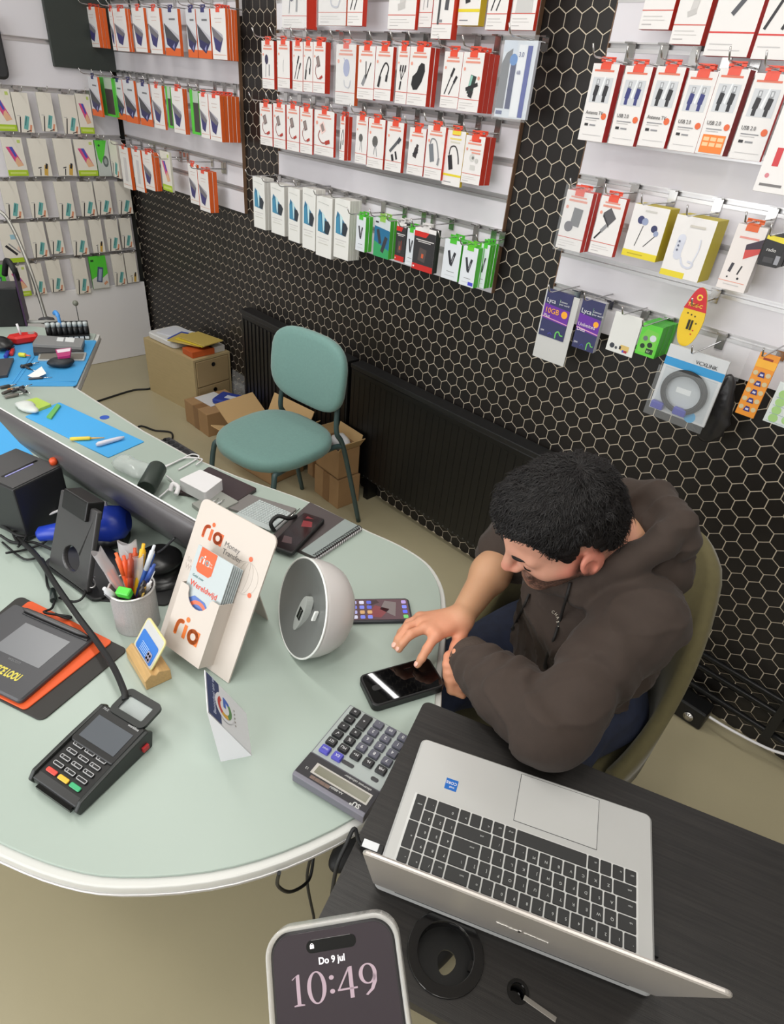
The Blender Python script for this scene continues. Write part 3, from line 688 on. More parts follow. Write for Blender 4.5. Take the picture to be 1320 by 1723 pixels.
for i, u in enumerate((306, 318, 381)):
    p = aty(u, 268+ (u-306)*0.3, YW-0.018)
    hk = MB().box(-0.011, 0.011, -0.005, -0.0025, 1.225, 1.276).box(-0.011, 0.011, -0.022, -0.0025, 1.274, 1.2775)
    r = hk.build('display_hook', m_chrome, None, (p.x, YW-0.018, 0))
    MB().tube([(0, -0.004, 1.245), (0, -0.15, 1.245), (0, -0.165, 1.27)], 0.0021, 6).build('arm', m_chrome, r)
    tag(r, 'bare chrome hook without packs, %s of three, lower row of left panel' % ordinal(i+1), 'hook', 'display hooks')
wp = 'left wall'
row(wp, 'top row', .06, 1.474, [('case', (-12, 148), (-5, 220), (30, 220), None, 1), ('teal', (20, 154), (32, 222), (59, 223), None, 1), ('teal', (54.5, 154), (72.7, 221), (97, 221), None, 1), ('teal', (89, 157), (110, 224.5), (136, 225.5), None, 1), ('case', (128, 157), (137, 224), (160, 224.5), None, 1)], 'x', G % wp)
row(wp, 'second row', .06, 1.27, [('case', (1, 230), (15.5, 295.5), (49, 295.5), None, 1), ('gold', (44.5, 232), (58, 296), (89, 296), None, 1), ('gold', (86, 232), (100, 295.5), (130, 295.5), None, 1), ('case', (131, 234), (133.6, 295.5), (166, 295.5), None, 1), ('greenv', (162, 235.5), (167.5, 296), (189, 296), None, 1)], 'x', G % wp)
row(wp, 'third row', .06, 1.065, [('teal', (-1, 304), (13, 368), (41, 368), None, 1), ('teal', (42, 304.5), (55.5, 366), (82, 365.5), None, 1), ('teal', (87, 304.5), (102, 368), (129, 368), None, 2), ('teal', (129, 304.5), (139, 363), (164, 363.6), None, 1), ('teal', (158, 304.5), (166, 361), (191, 360), None, 1), ('teal', (184, 304), (201, 359), (225, 360), None, 1)], 'x', G % wp)
row(wp, 'fourth row', .06, .86, [('mixed', (0, 376), (11, 442), (47, 440), None, 1), ('teal', (41, 373), (58, 432.7), (84.5, 432), None, 1), ('teal', (73, 372), (87, 426), (111, 427), None, 1, {'off': .05}), ('teal', (107, 372), (125.5, 430), (151, 427), None, 1), ('gold', (142, 370), (158, 425.5), (178, 423.6), None, 1, {'off': .05}), ('teal', (171, 369), (184, 422), (204.5, 421), None, 1), ('teal', (195.5, 367), (207, 417), (225.5, 416), None, 1, {'off': .05})], 'x', G % wp)
row(wp, 'bottom row', .06, .655, [('green', (-20, 446), (-10, 502), (18, 501), None, 1), ('case', (11, 446), (23.6, 498), (54.5, 498), None, 1), ('teal', (47, 443), (58, 495.5), (80, 494.5), None, 1), ('teal', (74.5, 437), (87, 490), (110, 490), None, 1), ('teal', (118, 435.5), (131, 494.5), (153.6, 492), None, 3, {'d': .03}), ('green', (149, 431), (158, 485.5), (185.5, 483.6), None, 1), ('teal', (184, 427), (194.5, 479), (214.5, 479), None, 1), ('gold', (212, 425.5), (216, 476), (234, 473.6), None, 1)], 'x', G % wp)
rp_ = 'right panel'
row(rp_, 'top row', .12, 1.97, [('white', None, (1074.5, 47.7), (1125, 50.5), 1132, 1), ('stand', None, (1126, 72), (1178, 76.4), 1187, 1), ('bigcable', None, (1183, 91), (1256, 98), 1263, 1, {'h': .2}), ('bigblack', None, (1263.5, 95.5), (1335, 105), None, 1, {'h': .2})], group=G % rp_)
row(rp_, 'second row', .12, 1.765, [('usb', (1000, 106), (972, 234.5), (1013, 239), 1022, 1), ('usbblue', (1055, 109), (1023, 240), (1065, 247), 1071, 1), ('usb', (1107, 110.5), (1072, 244), (1117, 249.5), 1122.5, 1), ('usbblue', (1164.5, 116), (1123.5, 249.5), (1168, 259), None, 2, {'d': .03}), ('usborange', (1216, 112), (1169.5, 255), (1215, 264.5), 1224, 1), ('usb', (1269.5, 121), (1225, 264.5), (1278, 272.7), None, 1), ('bluebig', (1310, 130), (1267, 318), (1340, 334), None, 1, {'off': .16})], group=G % rp_)
row(rp_, 'third row', .12, 1.465, [('speaker', (956, 319), (934.5, 416), (976, 423.6), 989, 2, {'bag': True}), ('box', (1014, 328), (990, 423.6), (1029.7, 432.7), 1035, 1), ('ear', (1068.5, 340), (1046, 426.7), (1102, 441.8), 1117, 1), ('station', (1144, 358.5), (1110, 458.5), (1173, 476.7), 1190, 1), ('lightning', (1238, 369), (1206, 478), (1250, 498), 1256, 1), ('radio', (1290, 393), (1274.5, 443), (1306, 452), None, 2, {'d': .07, 'off': .14})], group=G % rp_)
row(rp_, 'bottom row', .12, 1.165, [('sim10', (921.7, 487), (906, 563), (948, 573), None, 1), ('simun', (978, 500), (961.7, 583), (998, 592.7), None, 2, {'d': .02}), ('clearpack', (1035, 522), (1019, 587), (1063, 602), None, 2, {'d': .006}), ('phones4', (1088, 543), (1068, 593), (1100, 604), 1133, 5),
 ('vga', (1116, 579), (1091, 688), (1187, 714), None, 1, {'off': .15, 'd': .006}), ('battery', (1278, 593), (1236, 695.5), (1269, 702), None, 1, {'d': .004}), ('greenwhite', (1316, 644), (1283, 708), (1330, 722), None, 1, {'d': .004})], group=G % rp_)
# white plastic bag behind the first SIM pack
p0 = aty(897, 597, 1.684); p1 = aty(948, 618, 1.684)
pb_ = MB(); pb_.loft([[(p0.x+(p1.x-p0.x)*t, 1.684+.0015*math.sin(t*9)-.0005*k, z) for t, k in ((0, 0), (.25, 0), (.5, 0), (.75, 0), (1, 0), (1, 4), (.5, 4), (0, 4))] for z in (p0.z, p0.z+.04, p0.z+.12, p0.z+.205)], 0, None, True, False)
tag(pb_.build('plastic_bag', mat('milky_plastic', (214, 214, 212), .2, alpha=.85)), 'milky plastic bag hanging behind the SIM card pack reading 10GB', 'bag')
# coiled cable inside the monitor cable bag
vg = [o for o in bpy.data.objects if o.name.startswith('accessory_pack') and 'monitor cable' in o.get('label', '')][0]
vw = max(v.co.x for v in vg.data.vertices)*2; vh = -min(v.co.z for v in vg.data.vertices)
for r_, dy in ((.36, 0), (.31, .006), (.34, .004)):
    MB().tube([(vw*r_*math.cos(a)*1.02, -.010-dy*.6, -vh*.60+vw*r_*math.sin(a)*.98) for a in [2*math.pi*i/40 for i in range(40)]], .0042, 8, closed=True).build('cable_coil', m_rubber if 'm_rubber' in globals() else mat('black_rubber', (22, 22, 23), 0.6), vg)
for x, z in ((-.34, -.90), (.06, -.88)): MB().cbox((vw*x, -.013, vh*z), (vw*.22, .014, vh*.11)).build('blue_plug', mat('plug_blue', (50, 54, 160), .35), vg, bevel=.002)
MB().box(-vw/2-.003, vw/2+.003, -.022, -.0212, -vh-.012, -vh*.3).build('clear_bag', m_clear, vg)
# red and yellow oval connector card
oc = aty(1163, 533, 1.672)
ov = thing('connector_card', 'red and yellow oval card reading TPYE-C hanging on the right panel', 'package', (oc.x+.004, 1.672, oc.z))
OM = Matrix.Rotation(math.pi/2, 4, 'X')
def oval_pts(w, h, lo=-1, hi=1, n=28):
    out = []
    for i in range(n):
        a = 2*math.pi*i/n; x, y = w*math.copysign(abs(math.cos(a))**.85, math.cos(a)), h*math.sin(a)
        if y > 0: x *= 1-.25*(y/h)
        out.append((x, y))
    return out
OP = oval_pts(.030, .074)
MB().prism(OP, -.004, .0, M=OM).build('card', mat('card_yellow', (232, 194, 40), .4), ov)
rd = [p for p in OP if p[1] > .018]; rd = sorted(rd, key=lambda p: math.atan2(p[1]-.018, p[0]))
MB().prism([(.0293, .018)]+rd+[(-.0293, .018)], .0, .0005, M=OM).build('red_top', mat('card_red', (200, 36, 44), .4), ov)
text('TPYE-C', .0115, ink((240, 206, 70)), ov, (-.0215, -.0008, .026), (math.pi/2, 0, 0), bold=.0003)
rgm = MB(); rp3 = ring_poly(.002, .050, .004, .0075, 0, 340, 16); rgm.add([(x, y, .0008) for x, y in rp3], [tuple(range(len(rp3)))], 0, False, OM); rgm.build('printed_ring', ink((240, 206, 70)), ov)
pm = MB(); pm.box(-.006, -.001, -.03, -.006, 0, .003, M=OM); pm.box(.002, .006, -.03, -.006, 0, .003, M=OM); pm.build('connector', mat('connector_black', (40, 38, 36), .3), ov)
for x, z, c in ((-.014, .008, 0), (-.004, .006, 0), (.006, .004, 0), (.014, -.012, 0), (.012, -.03, 1), (.010, -.04, 1)):
    MB().box(x-.0018, x+.0018, z-.0018, z+.0018, .0001, .0006, M=OM).build('printed_dot', ink(((70, 60, 30), (200, 50, 40))[c]), ov)
hk = MB().box(-.011, .011, -.005, -.0025, 1.235, 1.272).box(-.011, .011, -.022, -.0025, 1.268, 1.2715)
hk_o = hk.build('display_hook', m_chrome, None, (oc.x+.004, YW-.018, 0)); MB().tube([(0, -.004, 1.245), (0, -.14, 1.245), (0, -.155, 1.265)], .0021, 6).build('arm', m_chrome, hk_o); tag(hk_o, 'chrome hook holding the red and yellow oval card', 'hook', 'display hooks')
# crumpled dark bag hanging beside the cable pack
kb_ = MB(); c_ = aty(1203, 690, 1.70)
kb_.sphere((0, 0, 0), (.048, .022, .085), seg=28, rings=22)
for i, p in enumerate(kb_.v):
    f = 1+.13*math.sin(p.x*120+p.z*60)*math.cos(p.z*90-p.y*80)+.06*math.sin(p.z*210+p.x*170); tz = (p.z+.085)/.17
    kb_.v[i] = Vector((p.x*f*(.55+.6*(1-tz)), p.y*f, p.z*1.15))
tag(kb_.build('dark_bag', mat('dark_film', (44, 43, 44), .3, bump=.4, bscale=60), None, (c_.x, 1.715, c_.z)), 'crumpled dark plastic bag hanging beside the coiled monitor cable', 'bag')
cbm = MB(); c2 = aty(1228, 610, 1.70); cbm.box(-.03, .03, 0, .004, -.045, .055)
tag(cbm.build('clear_bag_top', m_clear, None, (c2.x, 1.722, c2.z)), 'clear bag top above the crumpled dark bag on the right panel', 'bag')
# black rounded bag at the top left
bg = atx(-6, 80, -3.98); bb_ = MB(); bb_.rprism(rrect(-.08, .045, -.125, .125, .03), -.035, .035, .012, M=Matrix.Rotation(math.pi/2, 4, 'X') )
tag(bb_.build('hanging_bag', mat('bag_charcoal', (46, 46, 48), .6), None, (XL+.02+.037, bg.y-.01, bg.z), (0, 0, math.pi/2)), 'charcoal rounded bag hanging at the top left of the slatted wall', 'bag')
# ---------------------------------------------------------------- desk
DZ = 0.715; TZ = 0.765
m_glass = mat('mint_glass_top', (165, 178, 169), 0.36, spec=0.4)
m_deskw = mat('desk_white_laminate', (206, 206, 202), 0.35)
m_black = mat('black_plastic', (18, 18, 19), 0.38)
m_blackgloss = mat('black_gloss', (5, 5, 6), 0.025, spec=0.5)
m_rubber = mat('black_rubber', (22, 22, 23), 0.6)
m_dgrey = mat('dark_grey_plastic', (58, 58, 60), 0.4)
k = (CAM_H-DZ)/0.88
front = [(-3.2, -.60), (-1.6, -.275), (-1.0, -.155), (-.85, -.12), (-.72, -.075), (-.617, -.027), (-.538, .019), (-.478, .07), (-.409, .159), (-.364, .251), (-.335, .36), (-.335, .45), (-.36, .55), (-.40, .61), (-.45, .667), (-.517, .753), (-.59, .831), (-.645, .868), (-.703, .886), (-.78, .882), (-.868, .860)]
pts = [Vector((x*k, y*k, 0)) for x, y in front]
arc = smooth_path(pts[2:], 3)
out = [(p.x, p.y) for p in pts[:2]] + [(p.x, p.y) for p in arc] + [(-1.064, .853), (-1.129, .833), (-1.303, .767), (-1.471, .719), (-1.688, .684), (-2.087, .645), (-2.55, .915), (-2.865, .646), (-3.6, .05)]
desk = thing('desk', 'white desk with mint glass top and rounded end running along the counter', 'desk', (0, 0, 0))
MB().prism(out, DZ-0.034, DZ-0.006, 0, sm=True).build('tabletop', m_deskw, desk, bevel=0.003)
def inset_poly(p, d):
    n = len(p); o = []
    for i in range(n):
        a = Vector(p[i-1]); b = Vector(p[i]); c = Vector(p[(i+1) % n])
        t1 = (b-a).normalized(); t2 = (c-b).normalized()
        n1 = Vector((-t1.y, t1.x)); n2 = Vector((-t2.y, t2.x)); nn = (n1+n2).normalized()
        kk = max(0.4, nn @ n1); o.append((b.x+nn.x*d/kk, b.y+nn.y*d/kk))
    return o
MB().prism(inset_poly(out, 0.012), DZ-0.006, DZ, 0, sm=True).build('glass_sheet', m_glass, desk, bevel=0.0015)
trim = [(x, y, DZ-0.024) for x, y in inset_poly(out, -0.0005)]
MB().tube(trim, 0.0022, 6, closed=True).build('edge_trim', m_alu, desk)
for x, y, a in ((-1.15, .36, .2), (-1.9, .2, .2), (-2.6, .1, .2)):
    MB().box(-0.012, 0.012, -.3, .3, 0, DZ-0.034).build('leg', m_deskw, desk, (x, y, 0), (0, 0, a))

def frame(po, px, z):
    a = atz(po[0], po[1], z); b = atz(px[0], px[1], z)
    return (a.x, a.y, z), math.atan2(b.y-a.y, b.x-a.x)

# ---------------------------------------------------------------- black side table
m_bwood = mat('black_woodgrain', (40, 37, 35), 0.45, noise=0.6, nscale=5, stretch=(2, 60, 2), bump=0.1, bscale=20)
from mathutils.geometry import tessellate_polygon
def slab_with_holes(outer, holes, z0, z1):
    loops = [outer]+holes
    P = [(x, y) for l in loops for x, y in l]
    tris = tessellate_polygon([[Vector((x, y, 0)) for x, y in l] for l in loops])
    n = len(P); mb = MB(); vs = [(x, y, z0) for x, y in P]+[(x, y, z1) for x, y in P]; fs = []
    for t in tris:
        a, b, c = t
        ar = (P[b][0]-P[a][0])*(P[c][1]-P[a][1])-(P[b][1]-P[a][1])*(P[c][0]-P[a][0])
        if ar < 0: a, b, c = c, b, a
        fs.append((a+n, b+n, c+n)); fs.append((c, b, a))
    o = 0
    for l in loops:
        m = len(l)
        for i in range(m): fs.append((o+i, o+(i+1) % m, n+o+(i+1) % m, n+o+i))
        o += m
    mb.add(vs, fs); return mb
ta = math.radians(22.9)
tl = atz(715, 1178, TZ)
tab = thing('side_table', 'narrow black wood-grain table carrying the open silver laptop', 'table', (tl.x, tl.y, 0), (0, 0, ta))
tinv = (Matrix.Translation((tl.x, tl.y, 0)) @ Matrix.Rotation(ta, 4, 'Z')).inverted()
gh = tinv @ atz(750, 1603, TZ); sh = tinv @ atz(872, 1668, TZ)
GR = 0.043
top = slab_with_holes(rrect(0, 1.25, -0.405, 0, 0.012), [circle(gh.x, gh.y, GR-0.004, 32), circle(sh.x, sh.y, 0.011, 16)], TZ-0.018, TZ)
top.build('tabletop', m_bwood, tab)
for x in (0.34, 1.2):
    mb = MB()
    for y in (-0.36, -0.04): mb.box(x-0.012, x+0.012, y-0.012, y+0.012, 0.02, TZ-0.018)
    mb.box(x-0.012, x+0.012, -0.38, -0.02, 0, 0.025); mb.box(x-0.012, x+0.012, -0.36, -0.04, TZ-0.045, TZ-0.018)
    mb.build('leg', m_black, tab)
# cable grommet: raised ring, recessed cap with a kidney-shaped opening
gm = MB(); gm.disc(GR-0.009, GR+0.004, TZ, TZ+0.0025, 32); gm.disc(GR-0.009, GR-0.005, TZ-0.024, TZ, 32)
gr = gm.build('cable_grommet', mat('satin_black', (14, 13, 13), 0.2), tab, (gh.x, gh.y, 0), bevel=0.001)
kid = [(0.004+0.011*math.cos(a)*(1+0.25*math.sin(a)), -0.004+0.014*math.sin(a)) for a in [2*math.pi*i/18 for i in range(18)]]
slab_with_holes(circle(0, 0, GR-0.008, 28), [kid], TZ-0.016, TZ-0.013).build('grommet_cap', mat('cap_black', (8, 8, 8), .5), gr)
MB().box(-0.006, 0.006, GR-0.013, GR-0.006, TZ-0.004, TZ+0.0012).build('clip', m_blackgloss, gr)
MB().box(GR-0.013, GR-0.006, -0.006, 0.006, TZ-0.004, TZ+0.0012).build('clip', m_blackgloss, gr)
sg = MB(); sg.disc(0.009, 0.013, TZ-0.002, TZ+0.001, 20)
sg.disc(0, 0.0105, TZ-0.017, TZ-0.012, 20)
sl = sg.build('lock_ring', m_blackgloss, tab, (sh.x, sh.y, 0))
e1 = tinv @ atz(882, 1678, TZ); e2 = tinv @ atz(936, 1716, TZ)
an = math.atan2(e2.y-e1.y, e2.x-e1.x); ln = (e2-e1).length
MB().box(0, ln, -0.0028, 0.0028, TZ, TZ+0.0012).build('metal_strip', mat('grey_steel', (150, 146, 140), 0.35, metal=0.7), tab, (e1.x, e1.y, 0), (0, 0, an), bevel=0.0004)

# ---------------------------------------------------------------- laptop (user's side towards the man)
m_silver = mat('laptop_silver', (196, 196, 194), 0.38, metal=0.35)
m_lid = mat('laptop_lid_silver', (196, 190, 184), 0.33, metal=0.55)
m_key = mat('key_black', (42, 42, 42), 0.5)
LZ = TZ+0.018
fr = atz(1098, 1370, LZ); fl = atz(714, 1240, LZ)
la = math.atan2(fl.y-fr.y, fl.x-fr.x)         # local +X : image right -> image left (the user's right)
LW = (fl-fr).length+0.002; LD = 0.232
lap = thing('laptop', 'open silver laptop with black keys standing on the black side table', 'laptop', (fr.x, fr.y, TZ), (0, 0, la))
b = MB(); b.rprism(rrect(0, LW, 0, LD, 0.010), 0.002, 0.018, 0.003)
for x in (0.03, LW-0.03):
    for y in (0.03, LD-0.03): b.lathe([(0.006, 0), (0.006, 0.003)], 10, M=Matrix.Translation((x, y, 0)))
b.build('base', m_silver, lap)
linv = (Matrix.Translation((fr.x, fr.y, 0)) @ Matrix.Rotation(la, 4, 'Z')).inverted()
# keyboard plate
kx0, kx1, ky0, ky1 = 0.020, LW-0.016, 0.094, 0.213
MB().box(kx0, kx1, ky0, ky1, 0.0181, 0.0186).build('keyboard_plate', mat('keyboard_deck', (206, 206, 204), 0.4), lap, bevel=0.0003)
cols = 19.0; pu = (kx1-kx0-0.004)/cols; ph = (ky1-ky0-0.004)/5.62
m_print = ink((196, 198, 196)); keymesh = {}
def key(ux, uw, row_y, uh, s=None, small=False):
    kk = (round(uw, 2), round(uh, 2))
    w = uw*pu-0.0022; h = uh*ph-0.0020
    if kk not in keymesh:
        mb = MB(); mb.rprism(rrect(0, w, 0, h, 0.0012, 2), 0, 0.0016, 0.0004); keymesh[kk] = mb.mesh('key', m_key)
    o = obj('key', keymesh[kk], lap, (kx0+0.003+ux*pu, row_y, 0.0186))
    if s:
        sz = 0.0052 if len(s) == 1 else 0.0031
        text(s, sz, m_print, o, (w*0.2, h*(0.5 if len(s) == 1 else 0.35), 0.0018))
    return o
rows = [
 (0, 1.0, [('ctrl',1),('fn',1),('',1),('alt',1),('',6),('alt gr',1),('ctrl',1),('<',1),('',1),('>',1), ('0',2),('.',1)]),
 (1, 1.0, [('shift',1.9),('Z',1),('X',1),('C',1),('V',1),('B',1),('N',1),('M',1),(',',1),('.',1),('/',1),('shift',3.1),('1',1),('2',1),('3',1)]),
 (2, 1.0, [('caps',1.6),('A',1),('S',1),('D',1),('F',1),('G',1),('H',1),('J',1),('K',1),('L',1),(';',1),("'",1),('enter',2.4),('4',1),('5',1),('6',1)]),
 (3, 1.0, [('tab',1.5),('Q',1),('W',1),('E',1),('R',1),('T',1),('Y',1),('U',1),('I',1),('O',1),('P',1),('[',1),(']',1),('\\',1.5),('7',1),('8',1),('9',1)]),
 (4, 1.0, [('`',1),('1',1),('2',1),('3',1),('4',1),('5',1),('6',1),('7',1),('8',1),('9',1),('0',1),('-',1),('=',1),('back',2),('lock',1),('/',1),('*',1),('-',1)]),
 (5, 0.6, [('esc',1)]+[('f%d' % i, 1) for i in range(1, 13)]+[('ins',1),('prt',1),('del',1),('home',1),('pg up',1),('pg dn',1)]),
]
for r, hh, ks in rows:
    x = 0.0; y = ky0+0.002+r*ph
    tot = sum(q for _, q in ks)
    for s, q in ks:
        key(x, q, y, hh, s); x += q
key(18.0, 1.0, ky0+0.002, 2.0, 'enter'); key(18.0, 1.0, ky0+0.002+2*ph, 2.0, '+')
# touchpad, sticker
tp0 = linv @ atz(880, 1303, LZ); tp1 = linv @ atz(1003, 1418, LZ)
MB().box(tp1.x-0.002, tp0.x+0.002, 0.006, 0.084, 0.0180, 0.01815).build('touchpad_groove', m_dgrey, lap)
MB().box(tp1.x-0.0012, tp0.x+0.0012, 0.0068, 0.0832, 0.0181, 0.0184).build('touchpad', mat('touchpad_silver', (204, 204, 202), 0.3, metal=0.3), lap)
st = linv @ atz(760, 1320, LZ)
sk = MB().box(-0.009, 0.009, -0.009, 0.009, 0, 0.0003).build('sticker', mat('sticker_blue', (24, 96, 176), 0.3), lap, (st.x, st.y, 0.018)); sk['label'] = 'square blue sticker'
text('intel', 0.0045, ink(WHITE), sk, (-0.0055, 0.003, 0.0004)); text('CORE', 0.0062, ink(WHITE), sk, (-0.0078, -0.0045, 0.0004))
# lid, opened well past upright, hinged along the far edge
lid_t = math.radians(19.3)
lm = MB(); LM = Matrix.Rotation(math.pi/2, 4, 'X')      # local x, z up
lm.rprism(rrect(0, LW, 0.004, 0.226, 0.009), -0.005, 0.0, 0.0015, M=LM)
lidm = lm.build('lid', m_lid, lap, (0, LD-0.004, 0.016), (-lid_t, 0, 0))
MB().box(0.006, LW-0.006, -0.0006, -0.0001, 0.012, 0.220).build('screen', m_blackgloss, lidm)
lg = MB()
for i, (x, zz) in enumerate(((-.026, 0), (-.012, .002), (.004, -.002), (.018, .002))):
    lg.box(LW/2+x-0.006, LW/2+x+0.007, 0.0051, 0.0058, 0.104+zz, 0.107+zz); 
lg.box(LW/2-0.002, LW/2+0.0006, 0.0051, 0.0058, 0.098, 0.113)
lg.build('lid_emblem', m_chrome, lidm)
MB().tube([(0.03, LD-0.004, 0.016), (LW-0.03, LD-0.004, 0.016)], 0.0055, 8).build('hinge', m_dgrey, lap)
# usb dongle on the image-right edge, plug and cable on the image-left edge
MB().box(-0.006, 0.002, 0.175, 0.187, 0.006, 0.012).build('usb_dongle', m_black, lap)

# power cable with plug at the laptop's left
cp0 = atz(640, 1420, TZ+0.012); cp1 = atz(610, 1395, TZ+0.01)
cab = thing('charging_cable', 'black cable with white label plugged into the side of the silver laptop', 'cable', (0, 0, 0))
side = Vector((math.cos(la), math.sin(la), 0)); inn = Vector((-math.sin(la), math.cos(la), 0))
pl = Vector((fr.x, fr.y, TZ+0.0095)) + side*LW + inn*0.188
pth = smooth_path([pl+side*0.012, pl+side*0.034, pl+side*0.046-inn*0.008+Vector((0,0,0.016)), pl+side*0.050+inn*0.010+Vector((0,0,0.006)), pl+side*0.054+inn*0.035-Vector((0,0,0.02)), pl+side*0.056+inn*0.04-Vector((0,0,0.15)), pl+side*0.05+inn*.04-Vector((0,0,0.4)), pl+side*0.05+inn*.05-Vector((0,0,0.75)), pl-side*0.15+inn*0.09-Vector((0,0,0.767))], 6, .004)
MB().tube(pth, 0.0028, 6).build('cord', m_rubber, cab)
PM = Matrix.Translation(pl) @ Matrix.Rotation(la, 4, 'Z')
MB().box(0.001, 0.032, -0.006, 0.006, -0.0045, 0.0055, M=PM).build('plug', m_black, cab, bevel=0.001)
MB().box(0.008, 0.030, -0.0055, 0.0055, 0.0056, 0.0062, M=PM).build('paper_label', ink((222, 224, 226)), cab)
cb2 = thing('power_cable', 'black cable hanging below the desk edge beside the black table', 'cable')
q = [atz(470, 1468, .70), atz(468, 1490, .55), atz(490, 1500, .45), atz(520, 1480, .4), atz(528, 1440, .42)]
q2 = [atz(525, 1435, .5), atz(517, 1480, .35), atz(528, 1540, .15), atz(540, 1590, .004), atz(640, 1640, .004)]
MB().tube(smooth_path([Vector((p.x, p.y, p.z)) for p in q], 6, .004), 0.003, 6).build('loop', m_rubber, cb2)
MB().tube(smooth_path(q2, 6, .004), 0.003, 6).build('cord', m_rubber, cb2)

# ---------------------------------------------------------------- calculator
cz = DZ
loc, ca = frame((690, 1212), (590, 1180), DZ+0.018)
# local +X image left (user's right), +Y towards the display
a0 = atz(590, 1180, DZ+0.018); a1 = atz(497, 1296, DZ+0.02)
CWd = 0.130; CL = (a1-a0).length+0.008
caa = math.atan2(a1.y-a0.y, a1.x-a0.x)-math.pi/2
xd = Vector((math.cos(caa), math.sin(caa), 0))
org = a0 - xd*CWd
calc = thing('calculator', 'grey desk calculator with black and blue keys by the black table corner', 'calculator', (org.x, org.y, DZ), (0, 0, caa))
m_calc = mat('calculator_silver', (170, 178, 176), 0.35, metal=0.4)
prof = [(0, 0.001), (0, 0.010), (CL*0.70, 0.017), (CL*0.71, 0.019), (CL-0.004, 0.024), (CL, 0.021), (CL, 0.004), (CL-0.01, 0.001)]
mb = MB(); mb.loft([[(x, y, z) for y, z in prof] for x in (0, 0.002, CWd-0.002, CWd)], 0, None, True, False)
mb.build('body', mat('calculator_case', (108, 106, 116), 0.4), calc, bevel=0.0012)
sl = 0.007/(CL*0.70)
kt = Matrix.Translation((0, 0, 0.0101)) @ Matrix.Rotation(math.atan(sl), 4, 'X')
MB().box(0.002, CWd-0.002, 0.002, CL*0.70, 0, 0.0006, M=kt).build('key_plate', m_calc, calc)
sl2 = 0.005/(CL*0.29)
dt = Matrix.Translation((0, CL*0.71, 0.0192)) @ Matrix.Rotation(math.atan(sl2), 4, 'X')
MB().box(0.001, CWd-0.001, 0.001, CL*0.29-0.006, 0, 0.0006, M=dt).build('display_panel', mat('calculator_panel', (40, 38, 42), 0.3), calc)
DLn = CL*0.29
MB().box(0.006, CWd-0.022, DLn*0.24, DLn*0.66, 0.0006, 0.0012, M=dt).build('display_frame', mat('display_silver', (186, 182, 176), 0.35), calc)
MB().box(0.009, CWd-0.027, DLn*0.30, DLn*0.60, 0.0012, 0.0014, M=dt).build('lcd', mat('lcd_grey', (112, 110, 92), 0.15), calc)
so = MB()
for i in range(4): so.box(CWd-0.062+0.009*i, CWd-0.0535+0.009*i, DLn*0.72, DLn*0.84, 0.0006, 0.0009, M=dt)
so.build('solar_cell', mat('solar_brown', (112, 92, 82), 0.25), calc)
lt = dt
def dtext(s, sz, x, y, **kw):
    o = text(s, sz, ink((206, 206, 204)), calc, (0, 0, 0), M=dt @ Matrix.Translation((x, y, 0.0009)), **kw); return o
dtext('SU\u00b0', 0.011, 0.012, DLn*0.75, bold=0.0003); dtext('AA-8800V', 0.0055, 0.045, DLn*0.70); dtext('12', 0.006, CWd-0.017, DLn*0.55)
dtext('electronic calculator', 0.0058, 0.012, DLn*0.08, shear=0.3)
kc = {'k': mat('calc_key_black', (38, 38, 40), 0.35), 'g': mat('calc_key_grey', (86, 86, 98), 0.35), 'b': mat('calc_key_blue', (78, 76, 176), 0.35)}
klay = [  # columns counted from the user's left (image right)
 (0, 0, 1, '0', 'g'), (1, 0, 1, '00', 'g'), (2, 0, 1, '.', 'g'), (3, 0, 2, '+', 'k'), (4, 0, 1, '=', 'k'),
 (0, 1, 1, '1', 'g'), (1, 1, 1, '2', 'g'), (2, 1, 1, '3', 'g'), (4, 1, 1, '\u2212', 'k'),
 (0, 2, 1, '4', 'g'), (1, 2, 1, '5', 'g'), (2, 2, 1, '6', 'g'), (3, 2, 1, '\u00d7', 'k'), (4, 2, 1, '\u00f7', 'k'),
 (0, 3, 1, '7', 'g'), (1, 3, 1, '8', 'g'), (2, 3, 1, '9', 'g'), (3, 3, 1, '%', 'k'), (4, 3, 1, '\u221a', 'k'),
 (0, 4, 1, 'MR', 'k'), (1, 4, 1, 'M-', 'k'), (2, 4, 1, 'M+', 'k'), (3, 4, 1, 'MU', 'k'), (4, 4, 1, 'GT', 'k'),
 (3, 5, 1, 'EX', 'b'), (4, 5, 1, 'ON/C', 'b')]
kw_ = (CWd-0.012)/5; kh_ = (CL*0.70-0.006)/6.1; cm = {}
for cx, ry, hh, s, c in klay:
    w = kw_-0.006; h = kh_*hh-0.0035
    if (hh, c) not in cm:
        mb = MB(); mb.loft([[(x*f+w/2*(1-f), y*f+h/2*(1-f), z) for x, y in rrect(0, w, 0, h, 0.002, 2)] for f, z in ((1, 0), (1, 0.003), (0.86, 0.0055))], 0, None, True, False)
        cm[(hh, c)] = mb.mesh('key', kc[c])
    o = obj('key', cm[(hh, c)], calc); p = kt @ Vector((0.006+cx*kw_+0.003, 0.005+ry*kh_, 0.0006))
    o.location = p; o.rotation_euler = (math.atan(sl), 0, 0)
    sz = 0.0085 if len(s) == 1 else (0.0068 if len(s) == 2 else 0.0042)
    text(s, sz, ink((214, 214, 216)), o, (w/2, h/2-sz*0.33, 0.0057), align='CENTER')
for x, w in ((0.006+2*kw_+0.004, 0.022), (0.012, 0.013)):
    mb = MB(); mb.rprism(rrect(0, w, 0, 0.007, 0.003, 4), 0.0006, 0.0018, 0.0004, M=kt @ Matrix.Translation((x, 0.005+5.25*kh_, 0))); mb.build('slide_switch', m_dgrey, calc)

